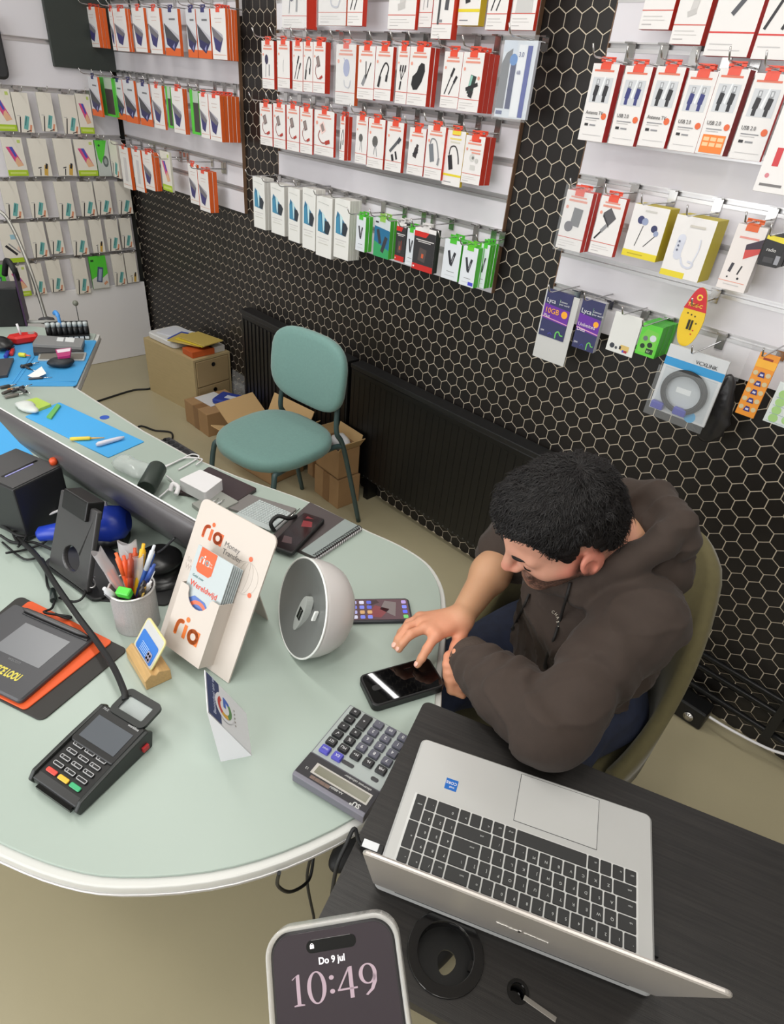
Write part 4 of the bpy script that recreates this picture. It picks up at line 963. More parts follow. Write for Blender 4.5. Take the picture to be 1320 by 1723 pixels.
# ---------------------------------------------------------------- card payment terminal
TH = DZ+0.030
c0_ = atz(46, 1296, TH); c1_ = atz(126, 1352, TH); c2_ = atz(168, 1184, TH)
xv = (c1_-c0_); tw = xv.length+0.004; tang = math.atan2(xv.y, xv.x); yv = Vector((-math.sin(tang), math.cos(tang), 0)); tlen = (c2_-c0_) @ yv
term = thing('payment_terminal', 'black card payment terminal with colour keys lying on the desk edge', 'card terminal', (c0_.x, c0_.y, DZ), (0, 0, tang))
tb = MB(); tb.loft([[(x, y, z) for y, z in ((0.006, 0), (0, 0.006), (0, 0.018), (0.012, 0.022), (tlen*0.5, 0.028), (tlen, 0.036), (tlen+0.004, 0.030), (tlen-0.01, 0))] for x in (0.006, 0.011, tw-0.011, tw-0.006)], 0, None, True, False)
tb.build('body', m_black, term, bevel=0.002)
m_tdk = mat('terminal_dark_grey', (34, 37, 36), 0.42)
for xx, lab in ((0.0, 1), (tw-0.007, 0)):
    rail = MB(); rail.loft([[(x, y, z) for y, z in ((0.0, 0.002), (-0.004, 0.014), (0.006, 0.026), (tlen*0.5, 0.034), (tlen*0.98, 0.040), (tlen+0.006, 0.030), (tlen, 0.0))] for x in (xx, xx+0.007)], 0, None, True, False)
    rail.build('holder_side', m_tdk, term, bevel=0.002)
MB().box(0.02, tw-0.012, -0.006, 0.004, 0.008, 0.014).build('card_slot', m_blackgloss, term)
tt = Matrix.Translation((0, tlen*0.50, 0.0285)) @ Matrix.Rotation(math.atan(0.008/(tlen*0.5)), 4, 'X')
up = MB(); up.rprism(rrect(0.006, tw-0.006, 0, tlen*0.50, 0.006), -0.004, 0.004, 0.0015, M=tt); up.build('display_bezel', m_black, term)
MB().box(0.015, tw-0.015, tlen*0.075, tlen*0.37, 0.0041, 0.0047, M=tt).build('display', mat('terminal_screen', (88, 92, 98), 0.16), term)
text('PAX', 0.006, ink((170, 172, 172)), term, M=tt @ Matrix.Translation((0.011, tlen*0.445, 0.0043)))
text('worldline', 0.0058, ink((206, 206, 206)), term, M=tt @ Matrix.Translation((tw-0.036, tlen*0.43, 0.0043)))
kt2 = Matrix.Translation((0, 0.012, 0.0222)) @ Matrix.Rotation(math.atan(0.006/(tlen*0.5)), 4, 'X')
m_tkey = mat('terminal_key', (30, 30, 32), 0.3)
pw = (tw-0.03)/3; phh = (tlen*0.44)/5.0; tkm = {}
names = ['', '', '', '', '0', '', '7', '8', '9', '4', '5', '6', '1', '2', '3']
for i, s in enumerate(names):
    r, c = divmod(i, 3)
    w = pw-0.004; h = phh-0.005
    cm_ = [mat('key_red', (206, 70, 58), 0.4), mat('key_yellow', (224, 178, 52), 0.4), mat('key_green', (58, 166, 112), 0.4)][c] if r == 0 else m_tkey
    mb = MB(); mb.rprism(rrect(0, w, 0, h, 0.002, 2), 0, 0.0028, 0.0008)
    o = obj('key', mb.mesh('key', cm_), term); o.location = kt2 @ Vector((0.016+c*pw, 0.004+r*phh, 0.0002)); o.rotation_euler = (math.atan(0.006/(tlen*0.5)), 0, 0)
    if r == 0: o['label'] = ['red cancel key', 'yellow clear key', 'green confirm key'][c]
    else:
        ri = MB(); ol = rrect(0.0006, w-0.0006, 0.0006, h-0.0006, 0.0018, 3); il = rrect(0.0016, w-0.0016, 0.0016, h-0.0016, 0.0012, 3)
        n_ = len(ol); ri.add([(x, y, 0.0031) for x, y in ol+il], [(a, (a+1) % n_, n_+(a+1) % n_, n_+a) for a in range(n_)])
        ri.build('key_outline', ink((176, 176, 178)), o)
        if s: text(s, h*0.62, ink((200, 200, 202)), o, (w*0.25, h*0.28, 0.003))
# contactless reader loop on top
lp0 = Matrix.Translation((0, tlen*0.96, 0.036)) @ Matrix.Rotation(math.radians(8), 4, 'X')
slab_with_holes(rrect(0.02, tw-0.010, 0, 0.048, 0.010), [rrect(0.031, tw-0.021, 0.010, 0.037, 0.003)], 0, 0.006).build('contactless_loop', m_tdk, term).matrix_local = lp0
MB().box(0.030, tw-0.020, 0.009, 0.038, 0.001, 0.003).build('clear_window', mat('smoky_window', (190, 196, 198), 0.1, alpha=0.35), term).matrix_local = lp0
MB().cbox((tw+0.001, tlen-0.014, 0.014), (0.006, 0.012, 0.010)).build('side_button', mat('button_red', (176, 40, 44), 0.4), term, bevel=0.001)

# ---------------------------------------------------------------- green chair
m_gfab = mat('green_upholstery', (112, 150, 144), 0.75, noise=0.08, nscale=120, bump=0.08, bscale=500, sheen=0.3)
m_gmet = mat('green_grey_metal', (62, 82, 82), 0.4)
ch = thing('chair', 'sage green padded chair with metal legs standing by the radiator', 'chair', (-1.825, 1.295, 0), (0, 0, math.radians(6)))
def pad(w, d, t, n=16, pw=2.6, dome=0.3, taper=0.0):
    rings = []
    for z, s in ((-t*.5, .93), (-t*.35, .985), (0, 1.0), (t*.3, .985), (t*.48, .93), (t*.56, .8), (t*.6, .45), (t*.61, .02)):
        r = []
        for i in range(32):
            a = 2*math.pi*i/32; c, s_ = math.cos(a), math.sin(a)
            x = math.copysign(abs(c)**(2/pw), c)*w/2*s; y = math.copysign(abs(s_)**(2/pw), s_)*d/2*s
            x *= 1 - taper*(y/d)
            r.append((x, y, z))
        rings.append(r)
    return rings
seat = MB().loft(pad(0.42, 0.41, 0.05, taper=-0.08)).build('seat', m_gfab, ch, (0, -0.055, 0.455), (math.radians(2), 0, 0))
back = MB().loft([[(x, y + (x/0.18)**2*-0.012, z) for x, y, z in [(p[0], p[2]*-1, p[1]) for p in r]] for r in pad(0.40, 0.29, 0.04, pw=3.2)]).build('backrest', m_gfab, ch, (0.01, 0.125, 0.705), (math.radians(-6), 0, 0))
for s in (-1, 1):
    MB().tube(smooth_path([(s*.185, .27, 0.004), (s*.172, .165, .40), (s*.165, .125, .49), (s*.155, .135, .60), (s*.15, .15, .70)]), 0.0105, 10).build('leg', m_gmet, ch)
    MB().tube(smooth_path([(s*.19, -.25, 0.004), (s*.18, -.215, .38), (s*.165, -.16, .425), (s*.16, .10, .425), (s*.168, .15, .42)]), 0.0105, 10).build('leg', m_gmet, ch)
MB().box(-.165, .165, -.17, -.15, .415, .43).box(-.165, .165, .08, .10, .415, .43).build('seat_frame', m_gmet, ch)

# ---------------------------------------------------------------- radiators
m_rad = mat('radiator_black', (12, 12, 13), 0.35)
for i, (x0, x1, lab) in enumerate(((-2.80, -1.95, 'black panel radiator on the dark wall behind the green chair'), (-1.93, -0.62, 'black panel radiator on the dark wall left of the seated man'))):
    r = thing('radiator', lab, 'radiator', (x0, YW, 0))
    w = x1-x0; yf = -0.075
    z0, z1 = 0.115, 0.635
    MB().box(0, w, yf, -0.03, z0, z1-0.02).build('panel', m_rad, r, bevel=0.006)
    tp = MB().box(0, w, yf-0.004, -0.012, z1-0.02, z1)
    tp.build('top_grille', mat('radiator_top', (26, 26, 27), 0.4), r, bevel=0.003)
    n = int(w/0.033)
    rib = MB().box(-0.009, 0.009, -0.004 if i == 0 else -0.0012, 0, 0, z1-z0-0.07).mesh('rib', m_rad)
    for j in range(n):
        obj('rib', rib, r, ((j+0.5)*w/n, yf, z0+0.025))
    hl = MB()
    for j in range(int(w/0.028)): hl.box(j*0.028+0.01, j*0.028+0.016, yf-0.0012, yf, z0+0.008, z0+0.014)
    hl.build('vent_hole_row', mat('radiator_hole_grey', (70, 70, 70), 0.5), r)
    for x in (0.12, w-0.16): MB().box(x, x+0.03, yf+0.01, -0.005, 0, z0+0.01).build('bracket', m_rad, r)

# heating pipes, valve box and cables at the foot of the wall, right of the chair
pz = thing('heating_pipes', 'pair of black heating pipes along the foot of the tiled wall', 'pipe')
for zz in (0.235, 0.185, 0.105):
    MB().tube([(-0.62, YW-0.05, zz), (1.6, YW-0.05, zz)], 0.011, 8).build('pipe', m_rad, pz)
for x in (0.03, 1.0): MB().box(x-.012, x+.012, YW-0.065, YW-0.002, .09, .25).build('clamp', m_rad, pz)
vb = thing('valve_box', 'black box with round knob on the floor under the pipes', 'valve', (-0.20, 1.725, 0))
MB().box(-0.075, 0.075, -0.035, 0.035, 0.002, 0.075).build('case', m_black, vb, bevel=0.006)
MB().lathe([(0.016, 0), (0.016, 0.008), (0.008, 0.009), (0.008, 0.012)], 16, M=Matrix.Translation((0.03, -0.035, 0.035)) @ Matrix.Rotation(math.pi/2, 4, 'X')).build('knob', m_chrome, vb)
MB().lathe([(0.018, 0), (0.018, 0.02)], 16, M=Matrix.Translation((-0.03, -0.035, 0.045)) @ Matrix.Rotation(math.pi/2, 4, 'X')).build('white_cap', m_white, vb)
wc = smooth_path([(-0.12, 1.70, .07), (-0.05, 1.70, .075), (0.05, 1.725, .07), (0.2, 1.73, .11), (0.5, 1.74, .03)])
tag(MB().tube(wc, 0.0045, 8).build('white_cable', m_white), 'white cable running from the valve box along the black pipes', 'cable')

# ---------------------------------------------------------------- boxes on the floor
m_card = mat('cardboard', (168, 132, 92), 0.8, noise=0.08, nscale=20)
m_cardin = mat('cardboard_inside', (190, 158, 112), 0.85)
m_tape = mat('brown_tape', (140, 104, 70), 0.35)
m_ply = mat('pale_wood_board', (186, 166, 124), 0.6, noise=0.08, nscale=14, stretch=(1, 1, 8))
cb = thing('drawer_box', 'small pale wooden two-drawer box on the floor topped with envelopes', 'drawer unit', (-3.0, 1.54, 0), (0, 0, math.radians(7)))
MB().box(-.47, -.004, 0, .012, 0, .325).box(-.47, -.004, .233, .245, 0, .325).box(-.47, -.004, .012, .233, 0, .012).box(-.47, -.004, .012, .233, .313, .325).box(-.47, -.458, .012, .233, .012, .313).build('carcass', m_ply, cb)
for z0, z1 in ((.016, .160), (.165, .309)):
    d_ = MB(); d_.box(-.40, .0, .016, .229, z0, z1).build('drawer', mat('drawer_board', (164, 142, 104), 0.6), cb, bevel=.002)
    MB().lathe([(.012, 0), (.012, .003)], 14, M=Matrix.Translation((.0005, .125, z1-.03)) @ Matrix.Rotation(math.pi/2, 4, 'Y')).build('finger_hole', m_blackgloss, d_ if False else cb)
ci = Matrix.Translation((-3.0, 1.54, 0)) @ Matrix.Rotation(math.radians(7), 4, 'Z')
def on_cab(x, y, z): return ci @ Vector((x, y, z+.05))
def flat(name, label, cat, w, d, h, loc, rz, material, bev=0.002, rot=None, group=None):
    o = MB().box(-w/2, w/2, -d/2, d/2, 0, h).build(name, material, None, loc, rot or (0, 0, rz), bevel=bev)
    return tag(o, label, cat, group)
tr = MB(); tr.rprism(rrect(-.13, .13, -.10, .10, .03), 0, .035, .006)
tr.build('lid_tray', mat('tray_white', (222, 222, 222), 0.4), None, on_cab(-.33, .12, .276), (0, 0, .12))
tag(bpy.data.objects['lid_tray'], 'white plastic lid lying on the left end of the wooden drawer box', 'lid')
flat('envelope', 'white envelopes lying on the white lid of the drawer box', 'envelope', .24, .14, .006, on_cab(-.30, .14, .3115), .35, ink((216, 218, 226)))
flat('envelope', 'blue and white envelope half under the yellow envelopes', 'envelope', .05, .14, .004, on_cab(-.27, .10, .3180), .5, ink((52, 78, 170)))
flat('orange_carton', 'orange small carton under the yellow envelopes on the drawer box', 'box', .10, .14, .034, on_cab(-.075, .09, .276), .05, ink((196, 90, 40)))
flat('white_carton', 'white small carton under the yellow envelopes by the drawer front', 'box', .07, .09, .034, on_cab(-.06, .185, .276), .1, ink((206, 204, 200)))
for i, (x, y, z, rz, col, lb) in enumerate(((-.16, .10, .3225, .5, (196, 172, 92), 'tan padded envelope lowest of the stack on the drawer box'), (-.12, .12, .3305, .3, (212, 190, 52), 'bright yellow envelope in the middle of the stack on the drawer box'), (-.10, .13, .3385, .22, (190, 166, 88), 'tan padded envelope on top of the stack on the drawer box'))):
    flat('padded_envelope', lb, 'envelope', .20, .14, .008, on_cab(x, y, z), rz, ink(col, .6), .003, None, 'padded envelopes on the drawer box')

def carton(name, label, x0, x1, y0, y1, h, rz=0, open_=False, tape=True, z=0, flaps=None):
    cx, cy = (x0+x1)/2, (y0+y1)/2; w = x1-x0; d = y1-y0
    t = thing(name, label, 'box', (cx, cy, z), (0, 0, rz))
    th = .004
    if not open_: MB().box(-w/2, w/2, -d/2, d/2, 0, h).build('body', m_card, t, bevel=.002)
    else:
        mb = MB(); mb.box(-w/2, w/2, -d/2, -d/2+th, 0, h).box(-w/2, w/2, d/2-th, d/2, 0, h).box(-w/2, -w/2+th, -d/2+th, d/2-th, 0, h).box(w/2-th, w/2, -d/2+th, d/2-th, 0, h).box(-w/2, w/2, -d/2, d/2, 0, th)
        mb.build('body', m_card, t)
        for (px, py, ax, fl, wid, ang) in flaps or []:
            f = MB().box(-wid/2, wid/2, 0, fl, 0, th).build('flap', m_cardin, t, (px, py, h), (0, 0, 0))
            f.rotation_euler = Euler((math.radians(ang), 0, ax), 'XYZ')
    if tape: MB().box(-.025, .025, -d/2-.0006, -d/2, 0, h).box(-.025, .025, -d/2-.0006, d/2+.0006, h, h+.0006).build('tape', m_tape, t) if not open_ else None
    return t
carton('carton', 'closed brown carton in front of the wooden drawer box', -2.985, -2.745, 1.455, 1.71, .13)
flat('paper_sheet', 'white paper sheet lying on the closed brown carton', 'paper', .15, .13, .0015, (-2.90, 1.58, .1315), .1, ink((214, 214, 216)), .0)
bb = MB().rprism(rrect(-.09, .09, -.06, .06, .015), 0, .03, .008).build('blue_bag', mat('blue_plastic_wrap', (40, 62, 150), 0.25, bump=.6, bscale=40), None, (-2.80, 1.64, .1335), (0, 0, .5))
tag(bb, 'blue plastic wrapped packet on the closed brown carton', 'packet')
MB().box(-.035, .035, -.018, .018, .0302, .0312).build('paper_label', ink((206, 210, 222)), bb)
carton('carton', 'open brown carton with raised flaps behind the green chair', -2.44, -2.16, 1.43, 1.64, .21, .10, True, False, flaps=[(0, .12, 0, .11, .29, 62), (0, -.12, math.pi, .11, .29, 20), (-.15, 0, math.pi/2, .13, .23, 35), (.15, 0, -math.pi/2, .14, .23, 48)])
carton('carton', 'brown carton standing under the green chair seat', -2.14, -2.005, 1.655, 1.70, .21)
st_ = MB().box(-.012, .012, -.006, .006, 0, .2).build('blue_strap', mat('strap_blue', (52, 56, 110), .5), None, (-1.994, 1.64, 0)); tag(st_, 'dark blue strap hanging beside the carton under the chair', 'strap')
carton('carton', 'lower brown carton of the stack behind the chair leg', -1.985, -1.80, 1.575, 1.70, .15, -.05)
carton('carton', 'upper open brown carton of the stack behind the chair leg', -1.98, -1.81, 1.58, 1.695, .14, -.05, True, False, .152, flaps=[(0, .0625, 0, .05, .165, 75), (.083, 0, -math.pi/2, .06, .12, 55), (-.083, 0, math.pi/2, .05, .12, 75)])
wb_ = MB(); wb_.sphere((0, 0, 0), (.06, .035, .045), seg=14, rings=9)
for i, p in enumerate(wb_.v): wb_.v[i] = p*(1+.12*math.sin(p.x*90+p.y*130)*math.cos(p.z*110+p.y*60))
tag(wb_.build('white_bag', mat('white_film', (216, 216, 220), .3), None, (-1.895, 1.652, .282)), 'crumpled white plastic bag in the upper open carton', 'bag')
cl = thing('clear_sleeve', 'clear plastic sleeves standing between drawer box and radiator', 'plastic sleeve', (-2.98, 1.745, 0.0))
MB().box(0, .13, 0, .002, 0, .24).build('sheet', m_clear, cl, (0, 0, 0), (math.radians(-4), 0, 0)); MB().box(.04, .17, 0, .002, 0, .19).build('sheet', m_clear, cl, (0, -.018, 0), (math.radians(-5), 0, .1))
fc = smooth_path([atz(140, 683, .005), atz(185, 668, .005), atz(225, 656, .005), atz(256, 652, .005), (-3.62, 1.62, .005)])
tag(MB().tube(fc, .006, 8).build('floor_cable', m_rubber), 'black cable crossing the floor to the wooden drawer box', 'cable')
fc = smooth_path([atz(215, 712, .3), atz(230, 721, .006), atz(262, 724, .006), atz(289, 728, .006), atz(285, 745, .006), (-2.85, 1.2, .006)], 6, .006)
tag(MB().tube(fc, .005, 8).build('floor_cable', m_rubber), 'black cable on the floor beside the power strip', 'cable')
ps0 = atz(276, 741, .690); ps1 = atz(325, 771, .690)
ps = thing('power_strip', 'dark grey power strip fixed along the back edge of the desk', 'power strip', (ps0.x, ps0.y, .668), (0, 0, math.atan2(ps1.y-ps0.y, ps1.x-ps0.x)))
PLs = (ps1-ps0).length
MB().box(0, PLs, -.035, .020, 0, .030).build('body', m_dgrey, ps, bevel=.004)
for i in range(6): MB().lathe([(.010, 0), (.010, .0012)], 14, M=Matrix.Translation((PLs*(i+.5)/6, .002, .030))).build('socket', m_blackgloss, ps)
# ---------------------------------------------------------------- things on the desk
def roundpoly(pts, r, n=5):
    out = []; m = len(pts)
    for i in range(m):
        a = Vector(pts[i-1]); b = Vector(pts[i]); c = Vector(pts[(i+1) % m])
        t1 = (a-b).normalized(); t2 = (c-b).normalized()
        ang = t1.angle(t2); d = r/math.tan(ang/2)
        p = b+t1*d; q = b+t2*d
        bis = (t1+t2).normalized(); ctr = b+bis*(r/math.sin(ang/2))
        a0 = math.atan2(p.y-ctr.y, p.x-ctr.x); a1 = math.atan2(q.y-ctr.y, q.x-ctr.x)
        da = (a1-a0+math.pi) % (2*math.pi)-math.pi
        for k_ in range(n+1):
            t = a0+da*k_/n; out.append((ctr.x+r*math.cos(t), ctr.y+r*math.sin(t)))
    return out
def wpoly(px, z): return [tuple(atz(u, v, z)[:2]) for u, v in px]
def ccw(p):
    s = sum(p[i-1][0]*p[i][1]-p[i][0]*p[i-1][1] for i in range(len(p)))
    return p if s > 0 else p[::-1]
def sheet(name, label, cat, px, z0, h, material, r=0.004, group=None, parent=None):
    P = ccw(wpoly(px, z0+h)); P = roundpoly(P, r) if r else P
    o = MB().rprism(P, z0, z0+h, min(0.0008, h*0.3)).build(name, material, parent)
    return tag(o, label, cat, group) if label else o

# signature pad on an orange mat on a black mat
sheet('rubber_mat', 'large black mat with rounded corners under the orange mat on the desk', 'mat', [(33, 1001), (216, 1092), (70, 1213), (-113, 1122)], DZ, .003, mat('mat_black', (48, 46, 44), .7), .012)
sheet('orange_mat', 'orange mat under the signature tablet', 'mat', [(50, 1009), (190, 1078), (42, 1194), (-98, 1125)], DZ+.003, .003, mat('mat_orange', (222, 88, 38), .6), .008)
PZ = DZ+.017
po = atz(45, 1022, PZ); px_ = atz(160, 1071, PZ); pb = atz(45, 1172, PZ)
pang = math.atan2(px_.y-po.y, px_.x-po.x); pw_ = (px_-po).length; pdn = Vector((math.sin(pang), -math.cos(pang), 0)); ph_ = (pb-po) @ pdn+0.012
pad_t = thing('signature_tablet', 'black signature tablet with grey screen and pen lying on the orange mat', 'tablet', (po.x, po.y, DZ+.006), (0, 0, pang))
m_pad = mat('tablet_grey', (64, 64, 68), .42)
xs = -0.03
MB().rprism(rrect(xs, pw_, -ph_, 0, .008), 0, .011, .003).build('body', m_pad, pad_t)
si = (Matrix.Translation(po) @ Matrix.Rotation(pang, 4, 'Z')).inverted()
s0 = si @ atz(45, 1048, PZ); s1 = si @ atz(117, 1081, PZ); s2 = si @ atz(69, 1122, PZ)
MB().box(s0.x-.002, s1.x, min(s2.y, s1.y)-.004, s0.y, .011, .0114).build('screen', mat('tablet_screen', (112, 114, 118), .3), pad_t)
MB().box(.006, pw_-.004, -.016, -.004, .011, .0135).build('pen_tray', mat('pen_tray_black', (36, 36, 38), .35), pad_t, bevel=.001)
pn = MB(); pn.tube([(.004, -.009, .018), (.012, -.009, .018), (.05, -.009, .018), (pw_-.03, -.009, .0175), (pw_-.008, -.009, .017)], [.002, .004, .0048, .0045, .0018], 10)
pn_o = pn.build('stylus', mat('stylus_grey', (72, 70, 70), .35), pad_t)
text('wacom', .010, ink((110, 112, 114)), pad_t, ((si @ atz(12, 1108, PZ)).x, (si @ atz(12, 1108, PZ)).y, .0112))
text('ECE LOOU', .020, ink((214, 200, 84)), pad_t, ((si @ atz(28, 1146, PZ)).x, (si @ atz(28, 1146, PZ)).y, .0112), align='RIGHT', sx=.55, bold=.0008, shear=-.1)

# leaflet display (leaning board with a pocket)
m_dcard = mat('display_card_white', (206, 196, 187), .55)
ORG = (222, 100, 48)
DA = math.radians(10.9); TH_ = math.radians(28)
bl_ = atz(269, 1067, DZ)
disp = thing('leaflet_display', 'white leaning leaflet display with orange lettering and leaflet pocket on the desk', 'display stand', (bl_.x, bl_.y, DZ), (0, 0, DA))
BW, BH = .19, .285
BM = Matrix.Translation((0, 0, .002)) @ Matrix.Rotation(math.pi/2-TH_, 4, 'X')     # board plane: x right, y up the board, z towards the viewer
bp = [(0, 0), (BW, 0)] + circle(BW-.014, BH-.014, .014, 5, 0, 90) + circle(.014, BH-.014, .014, 5, 90, 180)
MB().prism(bp, -.0035, 0, M=BM).build('back_board', m_dcard, disp)
MB().box(.06, .13, 0, .002, 0, .20, M=Matrix.Translation((0, .16, .001)) @ Matrix.Rotation(math.radians(14), 4, 'X')).build('easel_strut', m_dcard, disp)
PX0, PX1, PH, PD = .046, .145, .137, .036
pk = MB()
PM_ = BM
cut = [(PX0, .012), (PX1, .012), (PX1, PH)] + [(PX1-.018, PH)] + [(((PX0+PX1)/2+.028*math.cos(t)), PH-.004-.028*math.sin(t)) for t in [math.pi*i/10 for i in range(11)]] + [(PX0+.018, PH), (PX0, PH)]
def fl(p, dz): return [(x, y, dz) for x, y in p]
pk.prism(cut, PD-.0015, PD, M=PM_)
pk.box(PX0, PX0+.0015, .012, PH, 0, PD-.0015, M=PM_); pk.box(PX1-.0015, PX1, .012, PH, 0, PD-.0015, M=PM_); pk.box(PX0+.0015, PX1-.0015, .012, .0135, 0, PD-.0015, M=PM_)
pko = pk.build('pocket', m_dcard, disp)
mo = ink(ORG)
def ria(size, col, parent, M, name='logo_lettering'):
    # rounded lower-case r, i, a drawn as thick strokes
    mb = MB(); s = size
    def stroke(pts, w):
        P = smooth_path([(x*s, y*s, 0) for x, y in pts], 5) if len(pts) > 2 else [Vector((x*s, y*s, 0)) for x, y in pts]
        for a, b in zip(P[:-1], P[1:]):
            t = (b-a).normalized(); n = Vector((-t.y, t.x, 0))*w*s/2
            mb.add([tuple(a-n), tuple(b-n), tuple(b+n), tuple(a+n)], [(0, 1, 2, 3)], 0, False, M)
        for p in (P[0], P[-1]): pass
        for p in P[1:-1]: mb.add([(p.x+w*s/2*math.cos(q*math.pi/4), p.y+w*s/2*math.sin(q*math.pi/4), 0.00001) for q in range(8)], [tuple(range(8))], 0, False, M)
    W_ = .22
    stroke([(.12, 0), (.12, .42), (.18, .66), (.32, .76), (.46, .78)], W_)
    stroke([(.72, .0), (.72, .72)], W_)
    mb.add([(.72*s+.14*s*math.cos(q*math.pi/6), 1.02*s+.14*s*math.sin(q*math.pi/6), 0) for q in range(12)], [tuple(range(12))], 0, False, M)
    stroke([(1.62, .0), (1.62, .76)], W_)
    P = [(1.32+.29*math.cos(a), .38+.29*math.sin(a)) for a in [math.pi*2*i/16 for i in range(17)]]
    stroke(P, W_)
    return mb.build(name, ink(col), parent)
z0m = lambda x, y, z=.0004: BM @ Matrix.Translation((x, y, z))
ria(.030, ORG, disp, z0m(.024, BH-.068))
text('Money\nTransfer', .014, ink((118, 114, 112)), disp, M=z0m(.083, BH-.062))
text('Se\nWi', .014, ink((200, 188, 180)), disp, M=z0m(.008, BH-.125))
ria(.036, (226, 118, 50), disp, z0m(PX0+.017, .044, PD+.0004))
gl = MB()
for r_, sq in ((.030, 1.0), (.030, .55), (.030, .2)):
    cx, cy = .150, .190
    P = [(cx+r_*sq*math.cos(a), cy+r_*math.sin(a)) for a in [2*math.pi*i/28 for i in range(29)]]
    for p, q in zip(P[:-1], P[1:]): gl.tube([(p[0], p[1], .0003), (q[0], q[1], .0003)], .0003, 4, M=BM, cap=False)
gl.build('printed_globe', ink((206, 198, 192)), disp)
gd = MB()
for x, y in ((.150, .226), (.172, .166)): gd.add([(x+.0046*math.cos(q*math.pi/6), y+.0046*math.sin(q*math.pi/6), .0006) for q in range(12)], [tuple(range(12))], 0, False, BM)
gd.build('printed_dots', ink((226, 104, 70)), disp)
# leaflets standing in the pocket
m_leaf = mat('leaflet_paper', (184, 193, 195), .4)
DM = Matrix.Translation((bl_.x, bl_.y, DZ)) @ Matrix.Rotation(DA, 4, 'Z')
lx0, lx1 = PX0+.006, PX1-.004; LH = .198
tilt = math.radians(4)
for i in range(6):
    off = .004+.0048*i
    Lm = DM @ BM @ Matrix.Translation((0.0008*(5-i), .0145, off))
    lo = MB().box(lx0, lx1, 0, LH-.002*(5-i), 0, .0018).build('leaflet', m_leaf); lo.matrix_world = Lm
    tag(lo, 'frontmost pale leaflet with orange logo tag in the display pocket' if i == 5 else 'pale leaflet in the display pocket, %s from the back' % ordinal(i+1), 'leaflet', 'leaflets in the display pocket')
    if i == 5:
        tgp = [(lx0+.010, LH-.040), (lx0+.016, LH-.046), (lx0+.044, LH-.046), (lx0+.050, LH-.040), (lx0+.050, LH), (lx0+.010, LH)]
        lt_ = MB(); lt_.add([(x, y, .0021) for x, y in tgp], [tuple(range(6))]); lt_.build('orange_tag', ink((224, 96, 52)), lo)
        ria(.014, WHITE, lo, Matrix.Translation((lx0+.014, LH-.028, .0024)), 'logo_lettering'); text('Money\nTransfer', .005, ink((250, 214, 196)), lo, (lx0+.0385, LH-.022, .0024), sx=.5)
        text('Geld over', .007, ink((70, 120, 120)), lo, (lx0+.008, LH-.057, .0022)); text('Wereldwijd', .0145, ink((214, 84, 66)), lo, (lx0+.008, LH-.074, .0022), bold=.0002)
        ph2 = MB(); ph2.add([(x, y, .0022) for x, y in [(lx0+.002, .045), (lx1-.004, .045), (lx1-.004, .085), (lx0+.055, .108), (lx0+.028, .110), (lx0+.002, .09)]], [tuple(range(6))]); ph2.build('printed_photo', ink((88, 118, 184)), lo)
        rg = MB(); rp2 = ring_poly(lx0+.044, .078, .020, .027, 0, 180, 12)
        rg.add([(x, y, .0024) for x, y in rp2], [tuple(range(len(rp2)))]); rg.build('printed_arc', ink((226, 116, 88)), lo)

# small tent card
TP1 = atz(424, 1271, DZ); TQ1 = atz(373, 1281, DZ)
RZ = DZ+.118
r1 = atz(350, 1198, DZ+.105); r0 = atz(345, 1127, DZ+.105)
tent = thing('tent_card', 'small white folded tent card with navy band and round multicoloured letter', 'sign', (0, 0, 0))
dvec = r0-r1; hgt = r1.z-DZ
P1 = Vector(TP1); Q1 = Vector(TQ1); P0_ = P1+dvec; Q0 = Q1+dvec
def quad_slab(a, b, c, d, t=.0012):
    n = (b-a).cross(d-a).normalized()*t; mb = MB()
    mb.add([a, b, c, d, a-n, b-n, c-n, d-n], [(0, 1, 2, 3), (7, 6, 5, 4), (0, 4, 5, 1), (1, 5, 6, 2), (2, 6, 7, 3), (3, 7, 4, 0)]); return mb, n
mb, nn_ = quad_slab(P1, P0_, r0, r1)
if nn_.x < 0: nn_ = -nn_
m_cardw = mat('card_white', (226, 226, 230), .4)
fo = mb.build('printed_face', m_cardw, tent)
mb2, _ = quad_slab(Q1, Q0, r0, r1); mb2.build('back_face', m_cardw, tent)
en = MB(); mid_ = (P1+Q1)/2
en.add([P1, Q1, r1, P1+dvec*.02, Q1+dvec*.02, r1+dvec*.02], [(0, 1, 2), (5, 4, 3), (0, 3, 4, 1), (1, 4, 5, 2), (2, 5, 3, 0)]); en.build('end_flap', m_cardw, tent)
ex = (r0-r1).normalized(); ey = (r1-P1); FH = ey.length; ey = (ey-ex*(ey @ ex)).normalized(); ez = ex.cross(ey)
FW = (r0-r1).length; sk_ = (r1-P1) @ ex
FM = Matrix(((ex.x, ey.x, ez.x, P1.x), (ex.y, ey.y, ez.y, P1.y), (ex.z, ey.z, ez.z, P1.z), (0, 0, 0, 1)))
FHy = (r1-P1) @ ey
def sx_(y): return sk_*y/FHy
def fpoly(mb, pts, z=.0006): mb.add([(x+sx_(y), y, z) for x, y in pts], [tuple(range(len(pts)))], 0, False, FM)
zs_ = .0008 if ez @ Vector((0, 0, 1)) > 0 else -.0008
bnd = MB(); fpoly(bnd, [(.002, FHy*.70), (FW-.002, FHy*.70), (FW-.002, FHy*.985), (.002, FHy*.985)], zs_); bnd.build('navy_band', ink((54, 62, 104)), fo)
lnm = text('Beoordeel ons op', FHy*.085, ink((190, 196, 216)), fo, M=FM @ Matrix.Translation((FW*.12+sx_(FHy*.83), FHy*.82, zs_*1.5)))
GR_ = FHy*.165; gx = FW*.5; gy = FHy*.60
